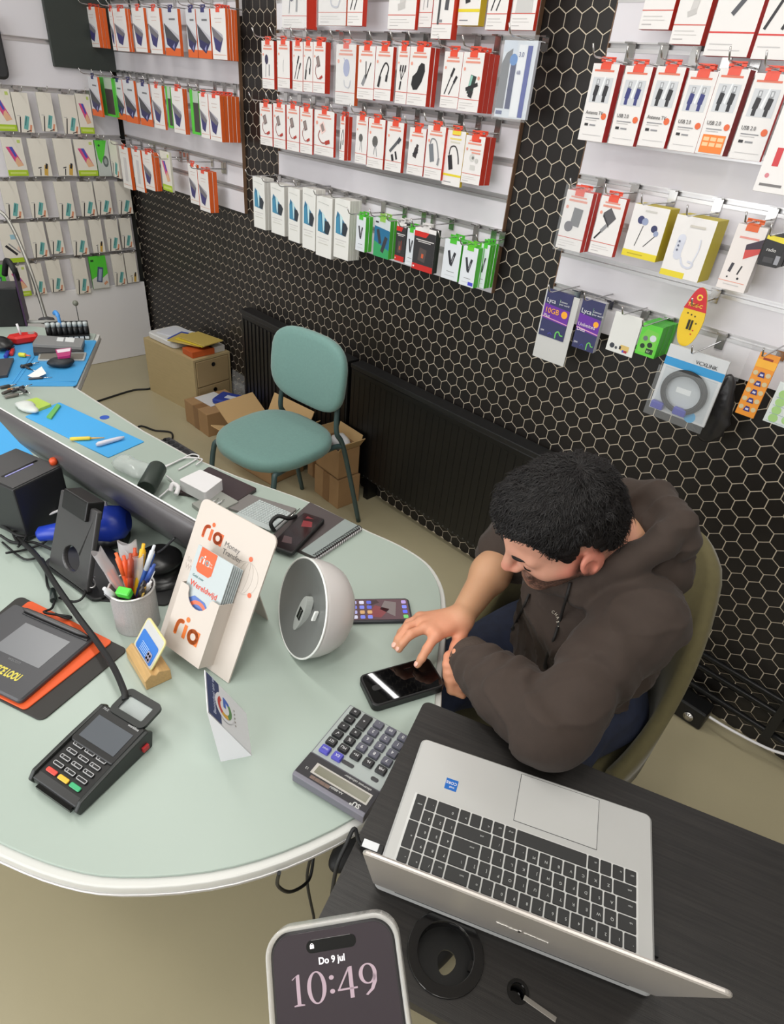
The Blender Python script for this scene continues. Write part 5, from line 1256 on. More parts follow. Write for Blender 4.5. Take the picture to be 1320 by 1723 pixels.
wd = MB(); fpoly(wd, circle(gx, gy, GR_*1.32, 24), zs_*1.3); wd.build('logo_disc', m_cardw, fo)
for a0, a1, col in ((40, 150, (196, 70, 60)), (150, 210, (216, 168, 62)), (210, 315, (96, 140, 84)), (315, 360, (72, 104, 190))):
    g_ = MB(); fpoly(g_, ring_poly(gx, gy, GR_*.62, GR_, a0, a1, 10), zs_*1.7); g_.build('logo_segment', ink(col), fo)
g_ = MB(); fpoly(g_, [(gx, gy-GR_*.18), (gx+GR_, gy-GR_*.18), (gx+GR_, gy+GR_*.18), (gx, gy+GR_*.18)], zs_*1.8); g_.build('logo_segment', ink((72, 104, 190)), fo)
for i in range(5):
    s_ = MB(); cx = gx+(i-2)*FW*.09; cy = FHy*.36
    fpoly(s_, [(cx+FW*.028*(1 if q % 2 == 0 else .45)*math.cos(math.pi/2+q*math.pi/5), cy+FW*.028*(1 if q % 2 == 0 else .45)*math.sin(math.pi/2+q*math.pi/5)) for q in range(10)], zs_*1.6); s_.build('printed_star', ink((120, 104, 84)), fo)

# pen cup
m_mesh = mat('mesh_metal_silver', (208, 206, 206), .45, metal=.2, noise=.25, nscale=700, alpha=.82)
cp_ = atz(233, 1046, DZ)
cup = thing('pen_cup', 'silver wire-mesh pen cup full of pens on the desk', 'pen cup', (cp_.x, cp_.y, DZ))
CR = .041; CHt = .092
cu = MB(); cu.disc(CR-.0012, CR, 0, CHt, 40); cu.lathe([(CR, 0), (CR, .002)], 40); cu.build('wall', m_mesh, cup)
MB().tube([(CR*math.cos(a), CR*math.sin(a), CHt) for a in [2*math.pi*i/32 for i in range(32)]], .0024, 8, closed=True).build('rim', mat('rim_silver', (206, 204, 202), .3, metal=.5), cup)
def pen(name, label, az, r0, lean, L, rad, cols, z0=.004, kind='pen', group='pens in the mesh cup'):
    # az: direction it leans (deg), r0: foot radius, lean deg
    a = math.radians(az); base = Vector((cp_.x-r0*math.cos(a), cp_.y-r0*math.sin(a), DZ+z0))
    o = thing(name, label, kind, base, Euler((0, math.radians(lean*1.25), a), 'XYZ'), group); L *= 1.08
    b_ = MB().lathe([(rad*.3, 0), (rad, .015), (rad, L*.7), (rad*.92, L*.72)], 10); b_.build('barrel', ink(cols[0], .3), o)
    MB().lathe([(rad*1.03, L*.70), (rad*1.03, L*.93), (rad*.6, L*.94), (rad*.6, L), (rad*.35, L)], 10).build('cap', ink(cols[1], .3), o)
    MB().box(rad*1.0, rad*1.35, -.0018, .0018, L*.66, L*.90).build('clip', ink(cols[2] if len(cols) > 2 else cols[1], .3), o)
    return o
# camera-right in the cup's plan is about (0.69, 0.72); towards the far side (-0.7, 0.7)
pen('pen', 'yellow ballpoint pen leaning towards the back of the mesh cup', 95, .016, 14, .165, .0052, ((238, 186, 40), (236, 180, 36), (220, 168, 40)))
pen('pen', 'tall blue pen with white push top in the mesh cup', 62, .018, 17, .178, .0046, ((44, 78, 150), (214, 220, 228), (44, 78, 150)))
pen('pen', 'blue pen with white end beside the tall one in the mesh cup', 45, .018, 20, .150, .0048, ((226, 92, 40), (56, 84, 160), (226, 226, 228)))
pen('pen', 'brown orange pen behind the yellow one in the mesh cup', 128, .012, 13, .150, .005, ((206, 86, 40), (196, 78, 40)))
pen('pen', 'orange pen standing in the middle of the mesh cup', 170, .010, 9, .140, .0052, ((228, 92, 36), (222, 82, 36)))
pen('pen', 'orange pen left of the middle one in the mesh cup', 185, .016, 16, .145, .005, ((226, 86, 40), (230, 104, 52)))
pen('pen', 'red pen with black clip near the cup rim', 20, .012, 18, .118, .0048, ((176, 44, 36), (40, 36, 36), (206, 160, 70)))
pen('pen', 'slim black pen with gold clip at the right of the cup', 5, .014, 22, .120, .005, ((40, 38, 38), (52, 44, 40), (212, 176, 80)))
pen('pen', 'white pen leaning at the right edge of the cup', 30, .024, 25, .125, .004, ((222, 222, 222), (220, 220, 222)))
pen('pen', 'dark red pen at the back of the mesh cup', 110, .020, 9, .150, .005, ((150, 56, 40), (170, 70, 46)))
pen('pen', 'silver grey pen resting on the near rim of the cup', 268, .006, 21, .112, .0062, ((196, 198, 200), (206, 208, 210), (150, 152, 156)))
hl_b = Vector((cp_.x, cp_.y+.004, DZ+.004))
hl = thing('highlighter', 'black highlighter with bright green end at the front of the cup', 'pen', hl_b, Euler((0, math.radians(17), math.radians(-55)), 'XYZ'), 'pens in the mesh cup')
MB().rprism(rrect(-.008, .008, -.013, .013, .003), 0, .092, .002).build('barrel', ink((38, 38, 36), .35), hl)
MB().rprism(rrect(-.0082, .0082, -.0132, .0132, .003), .092, .108, .002).build('end_cap', ink((84, 206, 70), .4), hl)
m_sleeve = mat('cloudy_plastic', (206, 204, 206), .25, alpha=.55)
for i, (az, lean, L, w, lb) in enumerate(((205, 27, .165, .024, 'clear plastic sleeve with orange-striped pens leaning out left of the cup'), (150, 15, .170, .034, 'cloudy crumpled plastic sleeve rising at the back left of the cup'), (120, 12, .150, .040, 'crumpled clear plastic wrapper behind the pens in the cup'))):
    a = math.radians(az); base = Vector((cp_.x-.008*math.cos(a), cp_.y-.008*math.sin(a), DZ+.006))
    o = thing('plastic_sleeve', lb, 'plastic sleeve', base, Euler((0, math.radians(lean), a), 'XYZ'))
    mb = MB(); R_ = []
    for z in [L*q/8 for q in range(9)]:
        ww = w/2*(.45+.55*min(1, z/L*1.6)); cr_ = .002+.003*abs(math.sin(z*90+i))
        R_.append([(cr_*math.sin(q)+.002*math.sin(z*130+q*2), ww*math.cos(q), z+(.006*math.sin(q*2+i) if z > L*.95 else 0)) for q in [2*math.pi*t/12 for t in range(12)]])
    mb.loft(R_, 0, None, False, True); mb.build('sleeve', m_sleeve, o)
    if i == 0:
        for q in (-.005, .004): MB().tube([(0, q, 0), (.001, q, L*.72)], .0028, 8).build('orange_refill', ink((228, 96, 40), .35), o)

# wooden block stand with a miniature phone model
wo = atz(210, 1087, DZ+.03); wx = atz(243, 1142, DZ+.03); wang = math.atan2(wx.y-wo.y, wx.x-wo.x)
m_woodb = mat('beech_block', (206, 168, 112), .5, noise=.15, nscale=30, stretch=(1, 8, 8))
wb2 = thing('wooden_stand', 'small beech block stand holding a miniature phone beside the pen cup', 'stand', (wo.x, wo.y, DZ), (0, 0, wang))
Lw = (wx-wo).length
wbm = MB(); wbm.loft([[(x, y, z) for y, z in ((0, 0), (0, .022), (.012, .032), (.020, .026), (.026, .032), (.046, .024), (.046, 0))] for x in (0, Lw)], 0, None, True, False)
wbm.build('block', m_woodb, wb2, bevel=.0015)
ph0 = thing('miniature_phone', 'tiny blue phone model in pale yellow frame leaning on the beech block', 'phone model', (wo.x, wo.y, DZ), (0, 0, wang))
MPm = Matrix.Translation((.004, .016, .027)) @ Matrix.Rotation(math.radians(56), 4, 'X') @ Matrix.Rotation(math.radians(0), 4, 'Y')
mp_ = MB(); mp_.rprism(rrect(0, .074, 0, .060, .006), -.002, .002, .0008, M=MPm); mp_.build('plate', mat('pale_grey_plastic', (196, 196, 196), .3), ph0)
fr_ = MB(); fr_.tube([(x, y, .0) for x, y in rrect(-.001, .075, -.001, .061, .007, 4)], .0022, 6, M=MPm, closed=True); fr_.build('frame', mat('pale_yellow_frame', (214, 206, 146), .3), ph0)
bl2 = MB(); bl2.add([(x, y, .0024) for x, y in rrect(.004, .070, .004, .042, .005, 3)], [tuple(range(16))], 0, False, MPm); bo = bl2.build('blue_back', mat('blue_back', (62, 120, 200), .25), ph0)
for i in range(5): MB().box(.018, .046, .009+i*.0036, .0098+i*.0036, .0025, .0027, M=MPm).build('white_line', ink((190, 214, 240)), bo)
cmm = MB(); cmm.rprism(rrect(.047, .063, .006, .024, .003, 3), .0024, .0036, .0004, M=MPm); co = cmm.build('camera_bump', mat('lilac_grey', (150, 146, 166), .3), ph0)
for x in (.0515, .0585):
    for y in (.011, .019): MB().lathe([(.0024, .0036), (.0024, .0044)], 10, M=MPm @ Matrix.Translation((x, y, 0))).build('lens', m_blackgloss, co)

# white dome dock with grey cone face
m_dome = mat('dome_white', (206, 202, 200), .3)
R_d = .094
dz_ = DZ+R_d*.95
dc = atz(508, 1022, dz_)
tc_ = (CP-dc).normalized(); camx = ROT @ Vector((1, 0, 0))
lf = (-camx - tc_*((-camx) @ tc_)).normalized()
dn = (tc_*.47+lf*.883).normalized()
dx = Vector((0, 0, 1)); dx = (dx-dn*(dx @ dn)).normalized(); dy = dn.cross(dx)
DMx = Matrix(((dx.x, dy.x, dn.x, dc.x), (dx.y, dy.y, dn.y, dc.y), (dx.z, dy.z, dn.z, dc.z), (0, 0, 0, 1)))
dome = thing('dome_speaker', 'white bowl-shaped speaker dock with grey cone face between display and phone', 'speaker')
dome.matrix_world = DMx
sh_ = MB(); prf = [(R_d*.985, .001), (R_d, 0), (R_d*1.0, -.010), (R_d*.985, -.028), (R_d*.93, -.048), (R_d*.83, -.066), (R_d*.66, -.080), (R_d*.4, -.089), (.002, -.092)]
sh_.lathe(prf, 48, cap=False).build('shell', m_dome, dome)
MB().tube([(R_d*math.cos(a), R_d*math.sin(a), 0) for a in [2*math.pi*i/56 for i in range(56)]], .0022, 8, closed=True).build('rim', mat('rim_white', (228, 230, 226), .3), dome)
MB().lathe([(R_d*.98, .0012), (R_d*.6, -.010), (R_d*.25, -.020), (.001, -.024)], 48, cap=False).build('cone_face', mat('dome_grey', (126, 128, 126), .35, metal=.25), dome)
ct = MB(); op = [(-.034+.040*math.cos(a), .006+.013*math.sin(a)) for a in [2*math.pi*i/24 for i in range(24)]]
MB().prism([(x+.012, y+.004) for x, y in op], -.022, -.008).build('connector_plate', mat('plate_grey', (180, 184, 180), .35), dome)
MB().box(-.034, -.010, .003, .016, -.008, -.0068).build('connector_slot', m_blackgloss, dome)
MB().box(-.031, -.013, .006, .009, -.0068, -.0060).build('connector_pin', m_chrome, dome)
MB().rprism(rrect(.000, .022, -.0400, -.0355, .002), -.012, -.0045, .0005).build('indicator_light', mat('indicator_white', (236, 238, 234), .3), dome)

# phones on the desk
def phone(name, label, px, z, t, mats, r=.010):
    P = wpoly(px, z+t); c = [Vector((x, y)) for x, y in P]
    o = c[0]; ax = ((c[3]-c[0])+(c[2]-c[1])).normalized(); L = ((c[3]-c[0]).length+(c[2]-c[1]).length)/2
    ay = Vector((-ax.y, ax.x)); mid = sum(c, Vector((0, 0)))/4
    W_ = ((c[1]-c[0]).length+(c[2]-c[3]).length)/2
    t_ = thing(name, label, 'phone', (mid.x, mid.y, z), (0, 0, math.atan2(ax.y, ax.x)))
    MB().rprism(rrect(-L/2, L/2, -W_/2, W_/2, r), 0, t, .0018).build('case', mats[0], t_)
    sc = MB().rprism(rrect(-L/2+.004, L/2-.004, -W_/2+.004, W_/2-.004, r-.003), t, t+.0006, .0002).build('screen', mats[1], t_)
    return t_, sc, L, W_, t+.0006
t_, sc, L, W_, zt = phone('phone', 'large black phone in thick case under the man\'s pointing finger', [(601, 1135), (632, 1190), (750, 1152), (722, 1104)], DZ, .017, (m_black, m_blackgloss), .012)
MB().rprism(rrect(-L/2+.012, -L/2+.028, -.006, .006, .005), zt, zt+.0002, .00005).build('camera_cutout', m_black, sc)
t_, sc, L, W_, zt = phone('phone', 'phone with lit app icons lying by the desk end', [(586, 1006), (589, 1046), (693, 1043), (690, 1006)], DZ, .009, (mat('phone_edge', (40, 42, 50), .3), mat('phone_wallpaper', (92, 70, 76), .12, emit=.25)), .009)
for k_ in range(3):
    for j in range(4):
        col = random.choice([(170, 170, 220), (120, 130, 220), (206, 206, 226), (200, 160, 110), (90, 100, 200)])
        x = -L/2+.012+k_*.0155; y = -W_/2+.012+j*.0145
        MB().rprism(rrect(x-.005, x+.005, y-.005, y+.005, .002, 2), zt, zt+.0002, .00005).build('app_icon', mat('icon_%d_%d_%d' % col, col, .15, emit=.35), sc)
for j in range(4):
    col = [(110, 190, 110), (90, 100, 230), (120, 130, 230), (170, 150, 210)][j]; x = L/2-.013; y = -W_/2+.012+j*.0145
    MB().rprism(rrect(x-.005, x+.005, y-.005, y+.005, .002, 2), zt, zt+.0002, .00005).build('app_icon', mat('icon_%d_%d_%d' % col, col, .15, emit=.35), sc)
for pts_, col in (([(-.03, -.02), (0, -.025), (.02, .0), (-.01, .012)], (128, 66, 70)), ([(.0, .0), (.03, -.022), (.036, .02), (.012, .026)], (120, 112, 112)), ([(-.022, .01), (0, .02), (-.005, .028), (-.024, .027)], (66, 50, 52))):
    mb = MB(); mb.add([(x, y, zt+.00008) for x, y in pts_], [tuple(range(len(pts_)))]); mb.build('wallpaper_reflection_shape', mat('wall_%d_%d_%d' % col, col, .12, emit=.2), sc)

# ---------------------------------------------------------------- all-in-one monitor seen from behind
MZ = .905
mr = atz(332, 884, MZ); mang = math.radians(11)
ma = Vector((math.cos(mang), math.sin(mang), 0)); mtilt = math.radians(33)
mon = thing('monitor', 'large dark grey monitor tilted back on a flat stand with round hole', 'monitor', (mr.x, mr.y, DZ), (0, 0, mang))
MWd, MHt = .72, .228
MM = Matrix.Translation((0, 0, MZ-DZ)) @ Matrix.Rotation(math.radians(90)-mtilt+math.radians(90), 4, 'X')   # local y runs from the top edge down the panel
# local frame: x along the top edge (negative = left), y down the panel, z = outwards of the back
MM = Matrix.Translation((0, 0, MZ-DZ)) @ Matrix(((1, 0, 0, 0), (0, math.sin(mtilt), -math.cos(mtilt), 0), (0, -math.cos(mtilt), -math.sin(mtilt), 0), (0, 0, 0, 1)))
m_mback = mat('monitor_back_grey', (88, 85, 87), .38)
def sect(x0, x1, y0, y1, z, r): return [(x, y, z) for x, y in rrect(x0, x1, y0, y1, r, 4)]
mb = MB(); mb.loft([sect(-MWd, 0, 0, MHt, -.006, .012), sect(-MWd, 0, 0, MHt, .006, .012), sect(-MWd+.012, -.012, .012, MHt-.012, .018, .02), sect(-MWd+.06, -.06, .05, MHt-.05, .034, .03)], 0, MM, True, True)
mb.build('back_cover', m_mback, mon)
MB().box(-MWd, 0, 0, .012, -.009, -.006, M=MM).build('front_bezel', mat('bezel_silver', (214, 212, 212), .3), mon)
MB().box(-MWd+.006, -.006, .012, MHt-.02, -.0085, -.0062, M=MM).build('screen', m_blackgloss, mon)
MB().box(-MWd*.5, -.02, MHt-.05, MHt+.012, .0, .026, M=MM).build('speaker_bar', m_black, mon, bevel=.004)
sb0 = atz(75, 945, DZ+.012); sb1 = atz(150, 1003, DZ+.012)
mi_ = (Matrix.Translation((mr.x, mr.y, DZ)) @ Matrix.Rotation(mang, 4, 'Z')).inverted()
b0 = mi_ @ sb0; b1 = mi_ @ sb1
st0 = mi_ @ atz(112, 797, .85); st1 = mi_ @ atz(176, 832, .85)
exs = Vector((1, 0, 0)); swid = .135; mid0 = mi_ @ atz(112, 974, DZ+.012); mid1 = mid0+Vector((0, .062, .165))
eys = (mid1-mid0); sh_l = eys.length; eys = (eys-exs*(eys @ exs)).normalized(); ezs = exs.cross(eys)
SM = Matrix(((exs.x, eys.x, ezs.x, mid0.x), (exs.y, eys.y, ezs.y, mid0.y), (exs.z, eys.z, ezs.z, mid0.z), (0, 0, 0, 1)))
hw = swid/2
so_ = slab_with_holes([(-hw, 0), (hw, 0), (hw*.92, sh_l), (-hw*.92, sh_l)], [circle(.004, sh_l*.28, hw*.40, 24)], -.012, 0)
so2 = MB(); so2.add(so_.v, so_.f, 0, False, SM); so2.build('stand_plate', mat('stand_dark', (66, 65, 66), .32), mon, bevel=.003)
MB().box(-hw*.6, hw*.6, sh_l-.03, sh_l+.012, -.03, .008, M=SM).build('hinge', m_black, mon, bevel=.003)
MB().rprism(rrect(b0.x-.01, b1.x+.02, min(b0.y, b1.y)+.0, max(b0.y, b1.y)+.12, .02), .0, .010, .002).build('stand_foot', m_black, mon)

# receipt printer
pr0 = atz(21, 823, .855); pr1 = atz(104, 783, .855); pran = math.atan2(pr1.y-pr0.y, pr1.x-pr0.x)
prt = thing('receipt_printer', 'black cube receipt printer under the left end of the monitor', 'printer', (pr0.x, pr0.y, DZ), (0, 0, pran))
PL = (pr1-pr0).length
MB().box(0, PL, 0, .15, 0, .138).build('body', mat('printer_black', (34, 34, 36), .4), prt, bevel=.004)
MB().box(.004, PL-.004, .004, .146, .138, .140).build('lid', mat('printer_lid', (62, 61, 62), .42), prt, bevel=.001)
MB().box(.02, PL-.015, .058, .064, .140, .1406).build('paper_slot', m_blackgloss, prt)
MB().box(.024, PL-.03, .053, .0565, .140, .1412).build('tear_bar', mat('tear_bar_lilac', (150, 150, 206), .3), prt)
MB().lathe([(.008, 0), (.009, .010), (.006, .014)], 14, M=Matrix.Translation((PL-.004, .02, .140))).build('orange_button', mat('orange_button', (222, 86, 44), .4), prt)

# blue scanner and black round base behind the cup
sc0 = atz(74, 897, DZ+.028); sc1 = atz(190, 880, DZ+.05)
scn = thing('barcode_scanner', 'blue and black hand scanner lying behind the monitor stand', 'scanner')
ax_ = (sc1-sc0); Ls = ax_.length; ax_n = ax_.normalized()
up_ = Vector((0, 0, 1)); up_ = (up_-ax_n*(up_ @ ax_n)).normalized(); sd_ = up_.cross(ax_n)
SMx = Matrix(((sd_.x, up_.x, ax_n.x, sc0.x), (sd_.y, up_.y, ax_n.y, sc0.y), (sd_.z, up_.z, ax_n.z, sc0.z), (0, 0, 0, 1)))
def oval(w, h, z, cy=0): return [(w*math.cos(t), cy+h*math.sin(t), z) for t in [2*math.pi*i/24 for i in range(24)]]
MB().loft([oval(.008, .008, -.015), oval(.018, .016, -.008), oval(.021, .019, .03), oval(.024, .022, Ls*.55), oval(.036, .038, Ls*.78), oval(.042, .043, Ls*.95), oval(.040, .036, Ls+.02), oval(.025, .02, Ls+.035)], 0, SMx).build('blue_grip', mat('scanner_blue', (34, 62, 176), .35), scn)
MB().loft([oval(.03, .02, Ls*.7, -.034), oval(.036, .026, Ls*.9, -.036), oval(.034, .02, Ls+.02, -.036)], 0, SMx).build('black_underside', m_black, scn)
MB().loft([oval(.006, .012, Ls*.62, .030), oval(.008, .014, Ls*.85, .034), oval(.005, .010, Ls*.98, .034)], 0, SMx @ Matrix.Translation((.016, .006, 0))).build('white_trigger_side', m_white, scn)
db = atz(262, 990, DZ)
dm = thing('scanner_base', 'black round two-tier scanner base behind the pen cup', 'stand', (db.x-.035, db.y+.03, DZ))
MB().lathe([(.062, 0), (.062, .008), (.05, .014), (.04, .016), (.038, .03), (.046, .036), (.048, .045), (.036, .056), (.012, .060), (.003, .061)], 36).build('dome', mat('base_black', (30, 30, 31), .3), dm)
MB().tube(smooth_path([(0, 0, .06), (.02, .005, .08), (.05, .02, .12)]), .0025, 6).build('antenna', m_dgrey, dm)
sheet('black_pouch', 'flat black pad with rounded corners under the pen cup and scanner base', 'pad', [(150, 1008), (285, 1018), (300, 960), (235, 930)], DZ, .004, m_rubber, .012)

# tangled cables between printer and terminal
tcab = thing('terminal_cable', 'thick black cable running from behind the monitor stand to the card terminal', 'cable')
pts_ = [atz(30, 905, DZ+.01), atz(62, 935, DZ+.02), atz(95, 985, DZ+.035), atz(130, 1035, DZ+.035), atz(160, 1075, DZ+.03), atz(190, 1120, DZ+.04), atz(208, 1160, DZ+.05), atz(211, 1176, DZ+.045)]
MB().tube(smooth_path(pts_), .0055, 10).build('cord', m_rubber, tcab)
cb3 = thing('tablet_cable', 'thin black looped cable with ferrite bead above the signature tablet', 'cable')
pts_ = [atz(4, 912, DZ+.006), atz(40, 940, DZ+.006), atz(72, 940, DZ+.006), atz(80, 985, DZ+.006), atz(92, 1000, DZ+.006), atz(88, 1022, DZ+.014), atz(75, 1030, DZ+.022), atz(118, 1037, DZ+.012), atz(112, 1040, DZ+.012), atz(92, 1032, DZ+.022)]
MB().tube(smooth_path(pts_), .0024, 8).build('cord', m_rubber, cb3)
fa = atz(89, 992, DZ+.008); fb = atz(90, 1010, DZ+.009)
MB().tube([fa, fb], .0065, 12).build('ferrite_bead', mat('bead_green_black', (38, 48, 46), .4), cb3)
lps = [[(100, 1005), (125, 1012), (142, 1000), (146, 960)], [(0, 880), (30, 900), (62, 900), (75, 880)], [(10, 930), (40, 925), (70, 915), (82, 905)], [(0, 860), (20, 880), (50, 885), (70, 870), (60, 850)], [(30, 920), (45, 900), (40, 880), (22, 895), (32, 915)], [(0, 900), (22, 912), (55, 912), (90, 925)]]
for i, l in enumerate(lps):
    P = smooth_path([atz(u, v, DZ+.005+.006*((j+i) % 3)) for j, (u, v) in enumerate(l)])
    tag(MB().tube(P, .0032 if i % 2 else .0026, 8).build('tangled_cable', m_rubber), 'black cable in the tangle beside the printer, %s' % ['beside the stand foot', 'nearest the frame edge', 'crossing under the thick cable', 'lying highest by the printer', 'curled into a small loop', 'running towards the stand'][i], 'cable', 'tangled cables by the printer')
tag(MB().tube(smooth_path([atz(150, 968, DZ+.02), atz(158, 975, DZ+.022), atz(160, 985, DZ+.02), atz(152, 988, DZ+.02), atz(150, 976, DZ+.024), atz(160, 970, DZ+.03)]), .0014, 6).build('wire_coil', m_alu), 'small silver wire coil between the stand and the pen cup', 'wire')
tag(MB().tube(smooth_path([atz(40, 885, DZ+.03), atz(66, 872, DZ+.035), atz(100, 858, DZ+.04)]), .003, 8).build('white_cable', m_white), 'short white cable passing behind the monitor stand', 'cable')
# ---------------------------------------------------------------- the seated man and his chair
class Field:
    """signed-distance grid that is filled with smoothly joined shapes and turned into one continuous skin"""
    def __init__(s, lo, hi, h):
        s.lo = np.array(lo, np.float32); s.h = h
        s.n = tuple(int(math.ceil((hi[i]-lo[i])/h))+1 for i in range(3))
        s.a = np.full(s.n, 0.05, np.float32)
    def sub(s, lo, hi):
        i0 = [max(0, int((lo[i]-s.lo[i])/s.h)) for i in range(3)]; i1 = [min(s.n[i], int((hi[i]-s.lo[i])/s.h)+2) for i in range(3)]
        if any(b <= a for a, b in zip(i0, i1)): return None, None
        sl = tuple(slice(a, b) for a, b in zip(i0, i1))
        ax = [s.lo[i]+s.h*np.arange(i0[i], i1[i], dtype=np.float32) for i in range(3)]
        P = np.stack(np.meshgrid(*ax, indexing='ij'), -1)
        return sl, P
    def put(s, fn, lo, hi, k, cut=False, pad=0.03):
        lo = np.array(lo)-pad-k; hi = np.array(hi)+pad+k
        sl, P = s.sub(lo, hi)
        if sl is None: return
        d = fn(P).astype(np.float32); c = s.a[sl]
        if cut:
            d = -d; hh = np.maximum(k-np.abs(c-d), 0)/max(k, 1e-6); s.a[sl] = np.maximum(c, d)+hh*hh*k*.25
        else:
            hh = np.maximum(k-np.abs(c-d), 0)/max(k, 1e-6); s.a[sl] = np.minimum(c, d)-hh*hh*k*.25
    def cone(s, a, b, ra, rb, k=.02, cut=False):
        a = np.array(a, np.float32); b = np.array(b, np.float32); ab = b-a; L2 = max(float(ab@ab), 1e-9)
        def fn(P):
            t = np.clip(((P-a)@ab)/L2, 0, 1)
            q = P-a-t[..., None]*ab
            return np.sqrt((q*q).sum(-1))-(ra+(rb-ra)*t)
        r = max(ra, rb)
        s.put(fn, np.minimum(a, b)-r, np.maximum(a, b)+r, k, cut)
    def chain(s, pts, rs, k=.02):
        for i in range(len(pts)-1): s.cone(pts[i], pts[i+1], rs[i], rs[i+1], k)
    def ell(s, c, r, k=.02, A=None, cut=False):
        c = np.array(c, np.float32); A_ = np.eye(3, dtype=np.float32) if A is None else np.array(A, np.float32)   # rows = axes
        r = np.array(r, np.float32); R = float(r.max())
        def fn(P):
            q = (P-c)@A_.T; k0 = np.sqrt(((q/r)**2).sum(-1)); k1 = np.sqrt(((q/(r*r))**2).sum(-1))
            return k0*(k0-1)/np.maximum(k1, 1e-6)
        s.put(fn, c-R, c+R, k, cut)
    def warp(s, fn, lo=None, hi=None):
        sl, P = s.sub(lo if lo is not None else s.lo, hi if hi is not None else s.lo+s.h*np.array(s.n))
        m = np.abs(s.a[sl]) < .03
        d = np.zeros(m.shape, np.float32); d[m] = fn(P[m]); s.a[sl] += d
    def mesh(s, name, m):
        a = s.a; inside = a < 0; nx, ny, nz = a.shape
        cs = np.zeros((nx-1, ny-1, nz-1), np.int8)
        for i in (0, 1):
            for j in (0, 1):
                for k in (0, 1): cs += inside[i:nx-1+i, j:ny-1+j, k:nz-1+k]
        act = np.argwhere((cs > 0) & (cs < 8))
        idx = np.full(cs.shape, -1, np.int32); idx[tuple(act.T)] = np.arange(len(act))
        acc = np.zeros((len(act), 3), np.float64); cnt = np.zeros(len(act))
        corners = [(i, j, k) for i in (0, 1) for j in (0, 1) for k in (0, 1)]
        val = {c: a[act[:, 0]+c[0], act[:, 1]+c[1], act[:, 2]+c[2]] for c in corners}
        for c in corners:
            for ax in range(3):
                if c[ax] == 0:
                    e = list(c); e[ax] = 1; e = tuple(e); va, vb = val[c], val[e]
                    m_ = (va < 0) != (vb < 0); t = np.where(m_, va/np.where(m_, va-vb, 1), 0)
                    p = np.zeros((len(act), 3)); p[:] = c; p[:, ax] = t
                    acc[m_] += p[m_]; cnt[m_] += 1
        V = s.lo+s.h*(act+acc/cnt[:, None])
        F = []
        for ax in range(3):
            o = [(ax+1) % 3, (ax+2) % 3]
            sl0 = [slice(1, -1)]*3; sl0[ax] = slice(0, -1); sl1 = list(sl0); sl1[ax] = slice(1, None)
            A0 = inside[tuple(sl0)]; A1 = inside[tuple(sl1)]
            E = np.argwhere(A0 != A1); fl = A0[tuple(E.T)]
            E = E+np.array([0 if i == ax else 1 for i in range(3)])
            def cell(d0, d1):
                q = E.copy(); q[:, o[0]] += d0; q[:, o[1]] += d1; return idx[tuple(q.T)]
            Q = np.stack([cell(-1, -1), cell(0, -1), cell(0, 0), cell(-1, 0)], 1)
            Q[~fl] = Q[~fl][:, ::-1]; F.append(Q)
        F = np.concatenate(F); F = F[(F >= 0).all(1)]
        me = bpy.data.meshes.new(name)
        me.vertices.add(len(V)); me.vertices.foreach_set('co', V.astype(np.float32).ravel())
        me.loops.add(F.size); me.loops.foreach_set('vertex_index', F.ravel().astype(np.int32))
        me.polygons.add(len(F)); me.polygons.foreach_set('loop_start', np.arange(0, F.size, 4, dtype=np.int32))
        me.polygons.foreach_set('use_smooth', np.ones(len(F), bool))
        me.update(calc_edges=True); me.validate(); me.materials.append(m)
        return me, V

def px(u, v, z): return np.array(atz(u, v, z))
# head frame
HC = np.array((-.386, .837, 1.039))
yaw, pit, rol = map(math.radians, (237, 34.5, -12.6))
HF = np.array((math.cos(yaw)*math.cos(pit), math.sin(yaw)*math.cos(pit), -math.sin(pit)))
_L0 = np.array((-math.sin(yaw), math.cos(yaw), 0)); _U0 = np.cross(HF, _L0)
HL = _L0*math.cos(rol)+_U0*math.sin(rol); HU = np.cross(HF, HL)
HA = np.stack([HF, HL, HU])
def hd(f, l, u): return HC+HF*f+HL*l+HU*u
# joints
SHL = np.array((-.222, .885, .918)); SHR = np.array((-.47, 1.07, .935)); NB = np.array((-.325, .955, .965))
ELL = np.array((-.225, .650, .822)); WRL = np.array((-.415, .705, .772))
ELR = np.array((-.552, .968, .815)); WRR = np.array(px(775, 1040, .79))
HIP = np.array((-.385, 1.06, .53)); CHEST = np.array((-.335, .965, .82))
lat = SHL-SHR; lat = lat/np.linalg.norm(lat)
fwd = np.cross(lat, (0, 0, 1)); fwd = -fwd/np.linalg.norm(fwd)
if fwd[1] > 0: fwd = -fwd
bk0 = -fwd

# ---- skin: head, neck, inner torso, arms and hands in one surface
S = Field((-.75, .56, .70), (-.08, 1.20, 1.19), .0027)
S.ell(hd(-.010, 0, .030), (.098, .077, .086), .01, HA)
S.ell(hd(.036, 0, -.040), (.056, .057, .080), .03, HA)
for q in (-1, 1):
    S.cone(hd(-.004, q*.056, -.055), hd(.070, q*.014, -.104), .017, .018, .025)
    S.cone(hd(.055, q*.045, -.026), hd(.030, q*.058, -.028), .020, .016, .03)
    S.cone(hd(.083, q*.012, .014), hd(.072, q*.042, .012), .012, .010, .016)
S.cone(hd(.082, -.006, -.104), hd(.082, .006, -.104), .017, .017, .02)
for q in (-1, 1): S.ell(hd(.094, q*.031, -.006), (.016, .015, .011), .012, HA, True)
for q in (-1, 1): S.ell(hd(.0755, q*.031, -.008), (.0125, .0145, .0125), .004, HA)
S.cone(hd(.091, 0, .006), hd(.112, 0, -.030), .0085, .0115, .012)
